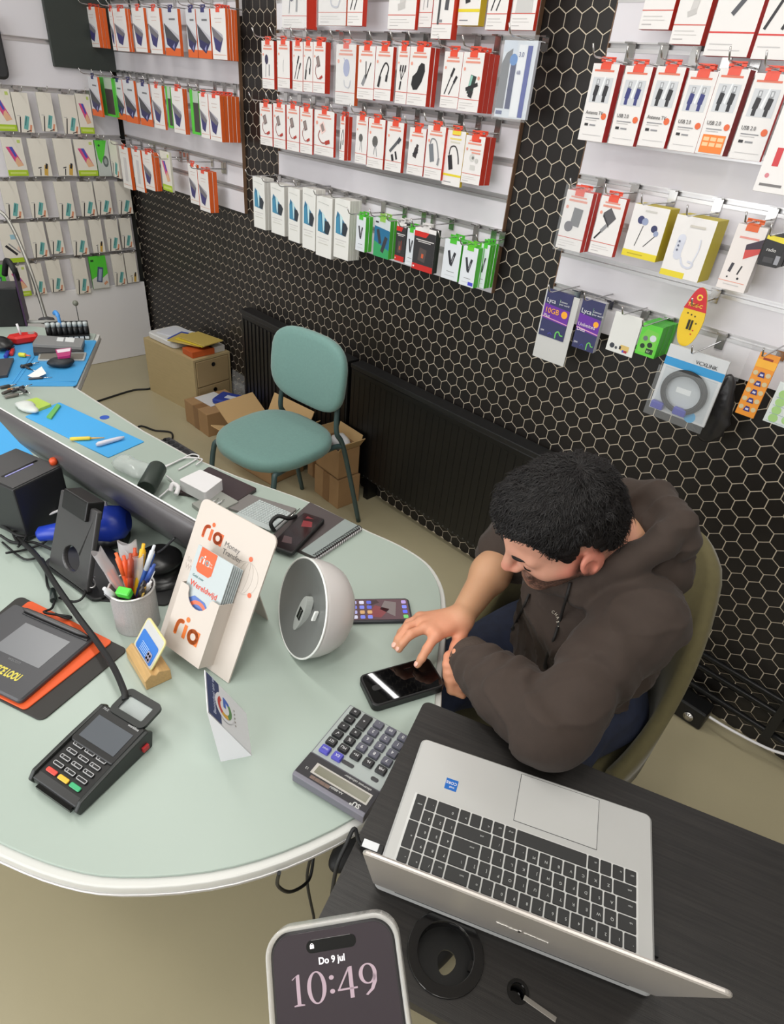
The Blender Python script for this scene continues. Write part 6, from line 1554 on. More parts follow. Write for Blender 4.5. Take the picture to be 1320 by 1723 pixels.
for q in (-1, 1): S.ell(hd(.099, q*.0115, -.036), (.012, .0085, .008), .008, HA)
S.cone(hd(.090, -.019, -.066), hd(.090, .019, -.066), .0068, .0068, .01)
S.cone(hd(.088, -.016, -.078), hd(.088, .016, -.078), .0072, .0072, .01)
S.cone(hd(.100, -.022, -.072), hd(.100, .022, -.072), .0022, .0022, .004, True)
for q in (-1, 1):
    tw = np.stack([HF*.94-HU*.30, HL*.92+HF*-.35*q, HU*.95+HF*.28])
    S.ell(hd(-.010, q*.0805, -.022), (.021, .0085, .033), .008, tw)
    S.ell(hd(-.005, q*.089, -.018), (.010, .006, .017), .004, tw, True)
    S.ell(hd(.002, q*.074, -.05), (.009, .006, .010), .008, HA)
S.cone(hd(-.038, 0, -.045), NB+np.array((.0, .0, -.02)), .056, .062, .03)
S.cone(SHL, SHR, .045, .045, .04); S.cone(NB+bk0*.02, CHEST+bk0*.02, .055, .085, .05)
S.cone(CHEST+bk0*.02, (HIP[0], HIP[1], .74), .085, .09, .04)
# right arm, bare forearm
S.chain([SHR, ELR, ELR+(WRR-ELR)*.35, WRR], [.048, .037, .038, .0235], .025)
# right hand
KN = {}
def fing(F_, pts, rs, k=.006): F_.chain([np.array(p) for p in pts], rs, k)
pal = [px(733, 1069, .790), px(716, 1056, .792), px(709, 1046, .788), px(707, 1039, .780)]
for i, p in enumerate(pal): S.cone(WRR+np.array(((i-1.5)*-.006, 0, 0)), p, .0175, .0108, .012)
S.cone(pal[0], pal[3], .0108, .009, .010)
fing(S, [pal[0], px(719, 1091, .772), px(710, 1107, .757), px(703, 1118, .7435)], [.0098, .0086, .0078, .0068], .004)
fing(S, [pal[1], px(691, 1067, .788), px(678, 1081, .772), px(672, 1092, .758)], [.0100, .0088, .0079, .0068], .004)
fing(S, [pal[2], px(686, 1055, .784), px(671, 1074, .772), px(664.5, 1086, .760)], [.0096, .0084, .0076, .0066], .004)
fing(S, [pal[3], px(688, 1047, .772), px(675, 1063, .760), px(669, 1073, .750)], [.0086, .0074, .0066, .0058], .004)
S.cone(WRR, px(775, 1066, .776), .018, .0125, .015)
fing(S, [px(775, 1066, .776), px(767, 1088, .770), px(758, 1105, .764)], [.0125, .0100, .0080], .006)
# left arm and curled hand
S.chain([SHL, ELL, WRL], [.050, .042, .028], .025)
lh = [px(779, 1100, .782), px(777, 1113, .772), px(779, 1126, .760), px(783, 1138, .748)]
for i, p in enumerate(lh):
    S.cone(WRL, p, .024, .0125, .02)
    S.chain([p, p+np.array((-.020, -.012, -.016)), p+np.array((-.014, -.014, -.038)), p+np.array((.006, -.004, -.042))], [.0112, .0096, .0086, .0075], .005)
S.chain([WRL, px(786, 1092, .788), px(772, 1098, .786), px(765, 1106, .776)], [.022, .013, .0105, .0085], .008)
m_skin = bpy.data.materials.new('skin'); m_skin.use_nodes = True
nt = m_skin.node_tree; bs = nt.nodes['Principled BSDF']; bs.inputs['Roughness'].default_value = .5
bs.inputs['Subsurface Weight'].default_value = .12; bs.inputs['Subsurface Radius'].default_value = (.012, .004, .002); bs.inputs['Subsurface Scale'].default_value = .5
at_ = nt.nodes.new('ShaderNodeAttribute'); at_.attribute_name = 'tone'; nt.links.new(at_.outputs['Color'], bs.inputs['Base Color'])
tcn = nt.nodes.new('ShaderNodeTexCoord'); nz_ = nt.nodes.new('ShaderNodeTexNoise'); nz_.inputs['Scale'].default_value = 260; bpn = nt.nodes.new('ShaderNodeBump'); bpn.inputs['Strength'].default_value = .12; bpn.inputs['Distance'].default_value = .001
nt.links.new(tcn.outputs['Object'], nz_.inputs['Vector']); nt.links.new(nz_.outputs['Fac'], bpn.inputs['Height']); nt.links.new(bpn.outputs['Normal'], bs.inputs['Normal'])
me, V = S.mesh('person', m_skin)
def sst(x, a, b):
    t = np.clip((x-a)/(b-a), 0, 1); return t*t*(3-2*t)
q = (V-HC)@HA.T; f_, l_, u_ = q[:, 0], q[:, 1], q[:, 2]
base = np.array([lin(c) for c in (192, 146, 112)]); face = np.array([lin(c) for c in (216, 158, 134)]); pink = np.array([lin(c) for c in (214, 124, 106)]); dark = np.array([lin(c) for c in (62, 46, 40)])
col = np.tile(base, (len(V), 1))
ish = (sst(np.linalg.norm(q, axis=1), .16, .13))[:, None]
col = col*(1-ish)+face*ish
def mixin(w, c):
    global col
    w = np.clip(w, 0, 1)[:, None]; col = col*(1-w)+c*w
mixin(ish[:, 0]*sst(np.abs(l_), .066, .078)*sst(u_, .03, .0)*.7, pink)                                   # ears
mixin(sst(np.linalg.norm(q-np.array((.112, 0, -.032)), axis=1), .025, .006)*.6, pink)                    # nose tip
mixin(sst(np.linalg.norm((q-np.array((.092, 0, -.073)))/np.array((1, 1.6, .8)), axis=1), .018, .010)*.7, np.array([lin(c) for c in (170, 92, 84)]))
rng = np.random.default_rng(3)
speck = rng.uniform(.75, 1.1, len(V))
beard = sst(u_, -.044, -.062)*sst(f_, -.022, .0)*ish[:, 0]*(1-sst(np.linalg.norm((q-np.array((.092, 0, -.072)))/np.array((1, 1.7, .75)), axis=1), .017, .012))
side = sst(np.abs(l_), .046, .058)*sst(f_, .035, .012)*sst(f_, -.012, .004)*sst(u_, -.012, -.03)*ish[:, 0]
must = sst(np.abs(u_+.0575), .012, .006)*sst(f_, .074, .086)*sst(np.abs(l_), .036, .026)*ish[:, 0]
mixin(np.maximum(np.maximum(beard*.95, side*.9), must*.8)*speck, dark)
hand_d = np.linalg.norm(V-np.array(pal[1]), axis=1)
mixin(sst(hand_d, .10, .03)*.45, np.array([lin(c) for c in (222, 140, 112)]))
mixin(sst(np.linalg.norm(V-WRL, axis=1), .10, .05)*.45, np.array([lin(c) for c in (222, 140, 112)]))
ca = me.color_attributes.new('tone', 'FLOAT_COLOR', 'POINT')
ca.data.foreach_set('color', np.concatenate([col, np.ones((len(V), 1))], 1).astype(np.float32).ravel())
man = obj('person', me)
tag(man, 'man with short dark hair and stubble in brown hoodie, bent over a phone', 'person')

# eyebrows, lashes
m_hair = mat('hair_black', (21, 18, 18), .5, bump=.4, bscale=420, spec=.3)
for s_ in (-1, 1):
    eb = MB()
    P = [Vector(hd(.0945, s_*.013, .010)), Vector(hd(.0935, s_*.026, .016)), Vector(hd(.083, s_*.040, .017)), Vector(hd(.074, s_*.049, .011))]
    eb.tube(smooth_path(P), [.003]*3+[.0034]*8+[.0026]*5+[.001]*3, 6)
    eb.build('eyebrow', m_hair, man)
    el = MB()
    P = [Vector(hd(.0835, s_*.019, -.015)), Vector(hd(.0885, s_*.031, -.0175)), Vector(hd(.083, s_*.043, -.0145))]
    el.tube(smooth_path(P), .0013, 6); el.build('eyelashes', m_hair, man)
    # finger nails
for tip, nx_ in ((px(703, 1118, .7435), px(710, 1107, .757)), (px(672, 1092, .758), px(678, 1081, .772)), (px(664.5, 1086, .760), px(671, 1074, .772)), (px(758, 1105, .764), px(767, 1088, .770))):
    d_ = Vector(tip-nx_).normalized(); up = Vector((0, 0, 1)); up = (up-d_*(up @ d_)).normalized()
    c_ = Vector(tip)+up*.0062-d_*.002; sd = d_.cross(up)
    NM = Matrix(((d_.x, sd.x, up.x, c_.x), (d_.y, sd.y, up.y, c_.y), (d_.z, sd.z, up.z, c_.z), (0, 0, 0, 1)))
    MB().sphere((0, 0, 0), (.0062, .0048, .0014), 0, NM, 10, 6).build('fingernail', mat('nail_pink', (228, 176, 158), .3), man)

# ---- hair
def waves(P, seed, n, f0, f1):
    r = np.random.default_rng(seed); o = np.zeros(P.shape[0], np.float32)
    for i in range(n):
        d = r.normal(size=3); d /= np.linalg.norm(d); f = r.uniform(f0, f1)
        o += np.sin(P@(d*f).astype(np.float32)+r.uniform(0, 6.28)+1.3*np.sin(P@(r.normal(size=3)*f*.35).astype(np.float32)))
    return o/math.sqrt(n)
Hh = Field(tuple(HC-.155), tuple(HC+.155), .0026)
Hh.ell(hd(-.008, 0, .034), (.1055, .0855, .0975), .01, HA)
Hh.ell(hd(.038, 0, .078), (.055, .062, .040), .03, HA)
Hh.ell(hd(-.050, 0, -.02), (.055, .066, .070), .03, HA)
def hairmask(P):
    qq = (P-HC.astype(np.float32))@HA.T.astype(np.float32); f, l, u = qq[..., 0], qq[..., 1], qq[..., 2]
    line = np.interp(f, [-.12, -.075, -.035, -.020, -.004, .012, .026, .042, .056, .072, .095], [-.085, -.070, -.022, .032, .044, .014, .006, .042, .066, .080, .086])
    line = line + .012*sst(np.abs(l), .03, .055)*sst(f, .05, .07)
    return u-line
sl, P = Hh.sub(Hh.lo, Hh.lo+Hh.h*np.array(Hh.n))
mk = hairmask(P)*.6
Hh.a = np.maximum(Hh.a, -mk[:Hh.n[0], :Hh.n[1], :Hh.n[2]].astype(np.float32)+.0)
def hairnoise(P):
    return -.0016*waves(P, 5, 7, 120, 260)-.0010*waves(P, 9, 6, 300, 620)
Hh.warp(hairnoise)
hme, HV = Hh.mesh('hair', m_hair)
hair = obj('hair', hme, man)
# locks: short tapered strands following the whorl
locks = MB(); rg_ = random.Random(4)
hvn = np.zeros((len(hme.vertices)*3), np.float32); hme.vertices.foreach_get('normal', hvn); hvn = hvn.reshape(-1, 3)
wh = hd(-.06, 0, .105)
sel = [i for i in range(len(HV)) if hvn[i]@HU > -.35]
vs, fs = [], []
for n_ in range(9000):
    i = sel[rg_.randrange(len(sel))]
    p = Vector(HV[i]); nn = Vector(hvn[i])
    qh = HA@(HV[i]-HC)
    if nn.length < .5 or (abs(qh[1]) > .055 and qh[2] < .055 and -.045 < qh[0] < .035): continue
    fl_ = p-Vector(wh); fl_ = fl_-nn*(fl_ @ nn)
    if fl_.length < .003: continue
    fl_ = fl_.normalized()+Vector((rg_.gauss(0, .38), rg_.gauss(0, .38), rg_.gauss(0, .38))); fl_ = (fl_-nn*(fl_ @ nn)).normalized()
    sd = nn.cross(fl_); L = rg_.uniform(.010, .024)*(1 if hairmask(HV[i:i+1].astype(np.float32))[0] > .026 else .3); w = rg_.uniform(.0005, .0013); cu_ = rg_.gauss(0, .5); o = len(vs)
    for t in (0, .4, .75, 1):
        c = p+fl_*(L*t)+sd*(L*cu_*t*t)+nn*(.0035*math.sin(t*2.6)-.001*t); ww = w*(1-t)**.6
        vs += [tuple(c-sd*ww), tuple(c+nn*ww*.8), tuple(c+sd*ww)]
    for k_ in range(3):
        a = o+3*k_; fs += [(a, a+1, a+4, a+3), (a+1, a+2, a+5, a+4)]
lme = bpy.data.meshes.new('hair_strands'); lme.from_pydata(vs, [], fs); lme.materials.append(m_hair); lme.polygons.foreach_set('use_smooth', [True]*len(fs)); lme.update()
ho = obj('hair_strands', lme, hair); ho['kind'] = 'stuff'

# ---- hoodie
m_hood = mat('hoodie_brown', (56, 44, 37), .85, noise=.10, nscale=90, bump=.10, bscale=900, sheen=.05)
K = Field((-.74, .52, .48), (-.06, 1.28, 1.10), .0045)
def torso(a, b, ra, rb, k):
    a = np.array(a, np.float32); b = np.array(b, np.float32); ax = b-a; L = float(np.linalg.norm(ax)); axn = ax/L
    l_ = lat-axn*(lat@axn); l_ = l_/np.linalg.norm(l_); d_ = np.cross(axn, l_)
    def fn(P):
        q_ = P-a; t = q_@axn; tc = np.clip(t/L, 0, 1); ex_ = t-tc*L
        rl = ra[0]+(rb[0]-ra[0])*tc; rd = ra[1]+(rb[1]-ra[1])*tc
        k0 = np.sqrt(((q_@l_)/rl)**2+((q_@d_)/rd)**2+(ex_/.06)**2)
        return (k0-1)*np.minimum(np.minimum(rl, rd), .06)*1.1
    K.put(fn, np.minimum(a, b)-.22, np.maximum(a, b)+.22, k)
torso(HIP+np.array((0, 0, -.01)), CHEST, (.165, .130), (.160, .108), .03)
torso(CHEST, NB+np.array((0, .0, -.06)), (.160, .108), (.105, .080), .05)
K.cone(SHL, SHR, .060, .060, .05)
K.cone(NB+lat*.05+np.array((0, 0, -.02)), SHL, .052, .062, .03); K.cone(NB-lat*.05+np.array((0, 0, -.02)), SHR, .052, .062, .03)
K.chain([SHL, ELL], [.067, .058], .03)
fl1 = ELL+(WRL-ELL)*.45; fl2 = ELL+(WRL-ELL)*.80; 
K.chain([ELL, fl1, fl2], [.062, .060, .050], .02)
K.chain([fl2, WRL-(WRL-ELL)*.03], [.046, .042], .012)
upr = SHR+(ELR-SHR)*.92
K.chain([SHR, upr, ELR+(WRR-ELR)*.02], [.067, .060, .055], .03)
# hood lying back round the neck
bk = -fwd
def hp(l, b, z): return NB+lat*l+bk*b+np.array((0, 0, z))
K.chain([hp(.065, -.085, -.03), hp(.080, -.03, .030), hp(.072, .03, .078), hp(.04, .070, .092), hp(-.04, .070, .092), hp(-.076, .03, .070), hp(-.082, -.03, .025), hp(-.065, -.085, -.03)], [.022, .026, .028, .030, .030, .028, .026, .022], .010)
K.chain([hp(.074, -.085, -.045), hp(.080, -.03, -.022), hp(.062, .035, .010), hp(.015, .085, .040), hp(-.05, .10, .045), hp(-.092, .06, .025), hp(-.095, -.01, -.01)], [.018, .026, .030, .034, .034, .030, .024], .005)

K.ell(hp(.045, .065, -.010), (.050, .065, .050), .008, np.stack([lat, bk, np.array((0, 0, 1.))]))
K.ell(hp(.0, .075, .055), (.088, .050, .050), .010, np.stack([lat, bk, np.array((0, 0, 1.))]))
K.chain([hp(.065, -.085, -.03), hp(0, -.118, -.07), hp(-.065, -.085, -.03)], [.024, .022, .024], .02)
# neck opening
K.cone(NB+np.array((0, 0, .0))+fwd*.010, hd(-.02, 0, -.03), .052, .064, .010, True)
# folds
def seg_t(P, a, b):
    ab = (b-a).astype(np.float32); return ((P-a.astype(np.float32))@ab)/float(ab@ab)
def folds(P):
    o = .0026*waves(P, 21, 6, 28, 60)+.0014*waves(P, 22, 5, 70, 120)+.0042*(1-np.abs(np.sin(P@np.array((26., -34., 38.), np.float32)+1.5*np.sin(P@np.array((-18., 22., 30.), np.float32)))))**3
    for a, b, amp, fr, sd in ((ELL, WRL, .0032, 30, 1), (SHL, ELL, .0026, 17, 2), (SHR, ELR, .0050, 26, 3)):
        t = seg_t(P, a, b); ab = b-a; c = a.astype(np.float32)+t[:, None]*ab.astype(np.float32)
        w = sst(np.linalg.norm(P-c, axis=1), .11, .06)*sst(t, -.15, .05)*sst(t, 1.05, .9)
        o += amp*w*np.sin(t*fr+2.4*np.sin(P@(np.array((41., 57., 33.))*1.0).astype(np.float32)*.5+sd))*(.5+.5*np.sin(t*7+sd+P[:, 2]*40))
    ce = np.linalg.norm(P-(ELL+np.array((.01, .05, .03))).astype(np.float32), axis=1)
    o += .006*np.sin(ce*150)*sst(ce, .13, .04)*sst(P[:, 2], .80, .90)
    # hem band
    return -o
K.warp(folds)
kme, KV = K.mesh('hoodie', m_hood)
hood = obj('hoodie', kme, man); hood['label'] = 'dark brown hooded sweatshirt'
# ribbed cuff
cm0 = WRL-(WRL-ELL)*.13; cdir = Vector(WRL-ELL).normalized()
MB().tube([Vector(cm0), Vector(cm0)+cdir*.01, Vector(cm0)+cdir*.045, Vector(cm0)+cdir*.05], [.041, .0435, .041, .037], 24, cap=False).build('cuff', mat('hoodie_rib', (66, 55, 48), .9, bump=.5, bscale=300, stretch=(1, 1, .1)), hood)
from mathutils.bvhtree import BVHTree
kb = BVHTree.FromPolygons([Vector(v) for v in KV], [tuple(p.vertices) for p in kme.polygons])
def on_hood(u, v, lift=.003):
    d = ray(u, v).normalized(); h_ = kb.ray_cast(CP, d)
    if h_[0] is None: return None, None
    return h_[0]+h_[1]*lift, h_[1]
m_cord = mat('cord_black', (28, 25, 24), .7)
for pl_ in ([(962, 980), (955, 1005), (945, 1040), (934, 1075), (922, 1105), (920, 1122)], [(893, 1000), (884, 1020), (872, 1045), (864, 1060)]):
    P = [on_hood(u, v)[0] for u, v in pl_]; P = [p for p in P if p is not None]
    if len(P) > 2:
        sp = smooth_path(P); MB().tube(sp, [.0028]*(len(sp)-4)+[.0042]*4, 8).build('drawstring', m_cord, hood)
cp__, cn__ = on_hood(926, 1030, .0012)
if cp__ is not None:
    xx = ROT @ Vector((1, -.25, 0)); xx = (xx-cn__*(xx @ cn__)).normalized(); yy = cn__.cross(xx)
    word = 'CHASIN'
    for i, c in enumerate(word):
        a = math.radians(62-i*20); r_ = .020
        p = cp__+xx*(r_*math.cos(a)-.004)+yy*(r_*math.sin(a)-r_)
        hh = kb.find_nearest(p); p = hh[0]+hh[1]*.0028; nz2 = hh[1]
        xl = xx*math.sin(a)-yy*math.cos(a); xl = (xl-nz2*(xl @ nz2)).normalized(); yl = nz2.cross(xl)
        T_ = Matrix(((xl.x, yl.x, nz2.x, p.x), (xl.y, yl.y, nz2.y, p.y), (xl.z, yl.z, nz2.z, p.z), (0, 0, 0, 1)))
        text(c, .0080, ink((206, 198, 182)), hood, M=T_, name='chest_lettering', align='CENTER')

# ---- jeans and shoes
m_jean = mat('jeans_navy', (34, 42, 66), .8, noise=.3, nscale=60, bump=.12, bscale=900)
J = Field((-.72, .50, .04), (-.12, 1.24, .66), .007)
HPL = np.array((-.295, 1.05, .525)); HPR = np.array((-.475, 1.07, .525)); KNL = np.array((-.275, .640, .545)); KNR = np.array((-.565, .680, .545)); ANL = np.array((-.285, .690, .10)); ANR = np.array((-.560, .735, .10))
J.cone(HPL, HPR, .115, .115, .05)
J.cone(HPL, KNL, .100, .068, .04); J.cone(HPR, KNR, .100, .068, .04)
J.chain([KNL, ANL], [.066, .052], .03); J.chain([KNR, ANR], [.066, .052], .03)
J.warp(lambda P: -.004*waves(P, 31, 6, 30, 70))
jme, _ = J.mesh('jeans', m_jean); jn = obj('jeans', jme, man); jn['label'] = 'dark blue jeans'
for an in (ANL, ANR):
    sh = Field((an[0]-.09, an[1]-.24, 0), (an[0]+.09, an[1]+.11, .14), .006)
    sh.ell((an[0], an[1]-.085, .045), (.048, .135, .042), .02); sh.cone((an[0], an[1]+.02, .05), (an[0], an[1], .11), .046, .05, .03)
    sme, _ = sh.mesh('shoe', m_rubber)
    obj('shoe', sme, man)

# ---- the man's olive bucket chair
m_olive = mat('olive_fabric', (98, 90, 56), .8, noise=.12, nscale=80, bump=.08, bscale=700, sheen=.25)
bc = thing('bucket_chair', 'olive fabric bucket chair the man is sitting on', 'chair', (-.378, 1.035, 0))
rings = []
nseg = 40
for i in range(nseg+1):
    a = math.radians(-112+224*i/nseg)
    aa = abs(math.degrees(a))
    zt = np.interp(aa, [0, 30, 48, 62, 80, 100, 112], [.90, .895, .865, .77, .64, .53, .47])
    r0_, r1_ = .215, .248
    def pt(r, z):
        k_ = 1+.10*(z-.45)                       # leans out a little towards the top
        return (r*k_*math.sin(a)*.98, r*k_*math.cos(a)+max(0, z-.45)*.05, z)
    zb = .40
    rings.append([pt(r0_, zb), pt(r0_, (zb+zt)/2), pt(r0_, zt-.012), pt((r0_+r1_)/2, zt), pt(r1_, zt-.012), pt(r1_, (zb+zt)/2), pt(r1_, zb)])
MB().loft(rings, 0, None, True, True).build('shell', m_olive, bc)
MB().rprism(roundpoly([(-.225, -.26), (.225, -.26), (.215, .22), (-.215, .22)], .07), .36, .425, .015).build('seat', m_olive, bc)
for x, y in ((-.17, -.19), (.17, -.19), (-.17, .15), (.17, .15)):
    MB().tube([(x, y, .37), (x*1.2, y*1.15, .003)], [.014, .009], 10).build('leg', m_black, bc)
# ---------------------------------------------------------------- clutter at the back of the desk
def blob(name, label, cat, c, r, material, amp=.12, seed=0, rot=(0, 0, 0), seg=18, rings=12):
    m = MB(); m.sphere((0, 0, 0), r, seg=seg, rings=rings); s = 1/max(r)
    for i, p in enumerate(m.v): m.v[i] = p*(1+amp*math.sin(p.x*3.1*s+seed)*math.cos(p.y*4.3*s+seed*2)+amp*.6*math.sin(p.z*7*s+p.x*5*s+seed))
    return tag(m.build(name, material, None, c, rot), label, cat)
m_bmat = mat('repair_mat_blue', (64, 150, 206), .55); m_bmat2 = mat('repair_mat_bright_blue', (66, 164, 226), .5)
fm = sheet('repair_mat', 'blue ribbed repair mat covering the far end of the desk', 'mat', [(163, 572), (128, 648), (-30, 648), (10, 572)], DZ, .004, m_bmat, .01)
for (a, b) in (((20, 645), (52, 600)), ((26, 645), (58, 600)), ((128, 642), (10, 640))):
    p, q = atz(*a, DZ+.004), atz(*b, DZ+.004); MB().tube([p, q], .0022, 6).build('rib', m_bmat, fm)
sheet('repair_mat', 'bright blue rectangular mat behind the monitor', 'mat', [(100, 676), (243, 742), (182, 769), (42, 700)], DZ, .003, m_bmat2, .004)
sheet('repair_mat', 'light blue work mat half hidden under the monitor at the left edge', 'mat', [(-40, 690), (15, 715), (60, 770), (-20, 800)], DZ, .003, m_bmat2, .004)
st_b = atz(176, 702, DZ); tag(MB().lathe([(.014, 0), (.014, .0008)], 20).build('blue_sticker', mat('sticker_navy', (44, 84, 180), .4), None, (st_b.x, st_b.y, DZ)), 'round blue sticker on the desk edge by the bright blue mat', 'sticker')

# bottle rack with small black bottles
ra, rb = atz(80, 574, DZ), atz(152, 571, DZ); rang = math.atan2(rb.y-ra.y, rb.x-ra.x); RL = (rb-ra).length
rk = thing('bottle_rack', 'black rack holding a row of small black bottles at the far desk end', 'rack', (ra.x, ra.y, DZ), (0, 0, rang))
MB().box(0, RL, 0, .05, 0, .018).box(0, RL, .046, .05, .018, .06).build('tray', m_black, rk, bevel=.001)
for i in range(8):
    x = RL*(i+.5)/8
    MB().box(x-.007, x+.007, -.0006, 0, .004, .014).build('white_label', ink((214, 216, 218)), rk)
    b_ = Vector((ra.x, ra.y, DZ+.018)) + Matrix.Rotation(rang, 3, 'Z') @ Vector((x, .025, 0))
    t_ = thing('bottle', 'small black bottle with clear cap in the far rack, %s from left' % ordinal(i+1), 'bottle', b_, (0, 0, 0), 'bottles in the rack')
    MB().lathe([(.010, 0), (.0105, .004), (.0105, .026), (.006, .030)], 12).build('body', m_black, t_)
    MB().lathe([(.0085, .029), (.0085, .044), (.003, .046)], 12).build('cap', mat('bottle_cap_grey', (176, 182, 182), .25), t_)
bt = atz(93, 545, DZ+.05); cl_ = MB(); cl_.tube(smooth_path([(0, 0, -.03), (.004, 0, .01), (0, 0, .035), (-.018, 0, .045), (-.034, 0, .036)]), [.006]*12+[.008]*13, 10)
tag(cl_.build('blue_dispenser', mat('dispenser_blue', (72, 144, 214), .35), None, (bt.x+.02, bt.y+.01, DZ+.05)), 'light blue curved dispenser top standing among the rack bottles', 'dispenser')
fp = atz(131, 552, DZ); fl_ = thing('flag_pin', 'short pin with grey round head standing by the bottle rack', 'pin', (fp.x, fp.y+.01, DZ+.02)); MB().tube([(0, 0, 0), (0, 0, .075)], .0016, 6).build('stem', m_dgrey, fl_); MB().sphere((0, 0, .08), .011, seg=12, rings=8).build('head', mat('pin_olive_grey', (110, 112, 100), .4), fl_)
# black bin and lamp arm
bn = atz(22, 556, DZ); bi = thing('black_bin', 'black box bin with dark purple edge at the far left desk corner', 'bin', (bn.x-.05, bn.y+.0, DZ), (0, 0, rang))
MB().box(-.12, .06, 0, .11, 0, .15).build('body', m_black, bi, bevel=.004); MB().box(.06, .066, 0, .11, 0, .20).build('side_strip', mat('strip_purple', (58, 34, 66), .4), bi)
tag(MB().tube(smooth_path([(-.09, 0, .02), (-.05, .01, .08), (-.02, .02, .05), (-.05, .03, .01)]), .011, 10).build('black_hose', m_rubber, None, (bn.x-.03, bn.y+.05, DZ+.16)), 'thick black hose looped on top of the black bin', 'hose')
lb = atz(79, 541, DZ)
P = smooth_path([(lb.x, lb.y, DZ), atx(60, 480, lb.x-.05), atx(42, 430, lb.x-.12), atx(22, 385, lb.x-.2), atx(8, 362, lb.x-.24), atx(-6, 352, lb.x-.26)])
la_ = thing('lamp_arm', 'thin grey bent lamp arm rising in front of the slatted wall', 'lamp'); MB().tube(P, .007, 10).build('arm', mat('arm_grey', (150, 148, 142), .3, metal=.6), la_); MB().lathe([(.03, 0), (.03, .012), (.01, .02)], 16, M=Matrix.Translation((lb.x, lb.y, DZ))).build('clamp', m_dgrey, la_)
tag(MB().tube([atz(40, 541, DZ+.012), atz(108, 541, DZ+.012)], .007, 8).build('grey_bar', mat('bar_grey', (150, 150, 146), .4)), 'grey metal bar along the far desk edge behind the bottles', 'bar')

# devices and tools on the far mat
Z1 = DZ+.004
sheet('old_laptop', 'black closed device lying under the grey slab on the blue mat', 'device', [(55, 573), (62, 566), (142, 572), (140, 588), (56, 592)], Z1, .014, m_dgrey, .002)
gs = sheet('grey_slab', 'grey flat device with two white stickers on the blue mat', 'device', [(54, 578), (64, 563), (142, 569), (137, 583)], Z1+.0142, .012, mat('slab_grey', (128, 128, 128), .45), .002)
for px4 in ([(97, 567), (108, 567.5), (106, 574), (95, 573)], [(111, 567), (126, 568.5), (124, 575.5), (109, 574)]):
    m_ = MB(); m_.prism(ccw(wpoly(px4, Z1+.0268)), Z1+.0264, Z1+.0268); m_.build('white_sticker', ink((212, 214, 214)), gs)
rt = atz(41, 575, Z1)
ri_ = thing('red_tool', 'red rounded tape dispenser on the blue repair mat', 'tool', (rt.x, rt.y, Z1), (0, 0, rang+.3)); MB().rprism(roundpoly([(-.055, 0), (-.03, -.028), (.045, -.022), (.055, .018), (0, .03), (-.045, .022)], .010), 0, .03, .007).build('body', mat('tool_red', (206, 40, 36), .35), ri_); MB().tube([(-.005, 0, .028), (-.010, 0, .07)], .004, 8).build('white_rod', m_white, ri_); MB().lathe([(.012, .030), (.012, .0312)], 14, M=Matrix.Translation((.03, 0, 0))).build('handle_hole', mat('hole_grey', (150, 140, 136), .4), ri_)
sheet('silver_tray', 'silver rimmed tray of small parts on the blue mat', 'tray', [(66, 592), (146, 592), (142, 605), (63, 605)], Z1, .006, mat('tray_silver', (196, 200, 198), .3, metal=.5), .006)
sheet('tray_insert', 'dark inner lining lying in the silver rimmed tray', 'liner', [(69, 594), (142, 594), (139, 603.5), (66, 603.5)], Z1+.006, .001, mat('liner_grey', (110, 106, 98), .5), .004)
blob('black_pouch', 'small lumpy black pouch in front of the silver tray', 'pouch', (lambda p: (p.x, p.y, Z1+.016))(atz(103, 610, Z1+.014)), (.042, .026, .017), mat('pouch_black', (38, 40, 44), .55, bump=.3, bscale=60), .1, 1, (0, 0, rang))
sheet('magenta_packet', 'magenta and white packet lying on the black pouch and tray', 'packet', [(93, 587), (120, 584), (118, 597), (97, 600)], Z1+.030, .010, mat('packet_magenta', (176, 44, 110), .35), .003)
sheet('white_packet', 'white label card on the magenta packet', 'card', [(95, 588), (119, 585), (118, 590), (97, 593)], Z1+.0402, .001, ink((226, 214, 222)), .0)
ws = MB(); wp4 = [(46, 632), (70, 616), (78, 628), (60, 636)]
ws.add([tuple(atz(u, v, Z1+z)) for (u, v), z in zip(wp4, (.002, .020, .012, .002))]+[tuple(atz(u, v, Z1+z-.0012)) for (u, v), z in zip(wp4, (.002, .020, .012, .002))], [(0, 1, 2, 3), (7, 6, 5, 4), (0, 4, 5, 1), (1, 5, 6, 2), (2, 6, 7, 3), (3, 7, 4, 0)])
tag(ws.build('white_scrap', ink((222, 222, 220))), 'torn white paper scrap standing on the front of the blue mat', 'paper')
def bar_tool(name, label, a, b, r, col, cat='tool', tip=None, z=None, group='tools on the far mat', rough=.4):
    z = z if z else Z1+r
    p, q = atz(*a, z), atz(*b, z); t = thing(name, label, cat, p, (0, 0, math.atan2(q.y-p.y, q.x-p.x)), group); L = (q-p).length
    MB().tube([(0, 0, 0), (L*.06, 0, 0), (L*.55, 0, 0), (L*.6, 0, 0)], [r*.8, r, r, r*.7], 10).build('handle', ink(col, rough), t)
    MB().tube([(L*.6, 0, 0), (L, 0, 0)], [r*.45, r*.25], 8).build('shaft', m_chrome if tip is None else ink(tip, .4), t); return t
bar_tool('cutter', 'grey knife lying in front of the white paper scrap', (48, 637), (88, 634), .004, (70, 70, 74))
bar_tool('pliers', 'black pliers lying left of the white scrap', (35, 617), (66, 609), .006, (44, 42, 42))
bar_tool('tweezers', 'dark tweezers in front of the black pliers', (36, 614), (60, 624), .004, (60, 60, 62))
bar_tool('screwdriver', 'blue screwdriver on the left of the far mat', (9, 600), (17, 586), .007, (44, 60, 160))
bar_tool('screwdriver', 'red screwdriver on the left of the far mat', (19, 596), (24, 582), .007, (190, 44, 44))
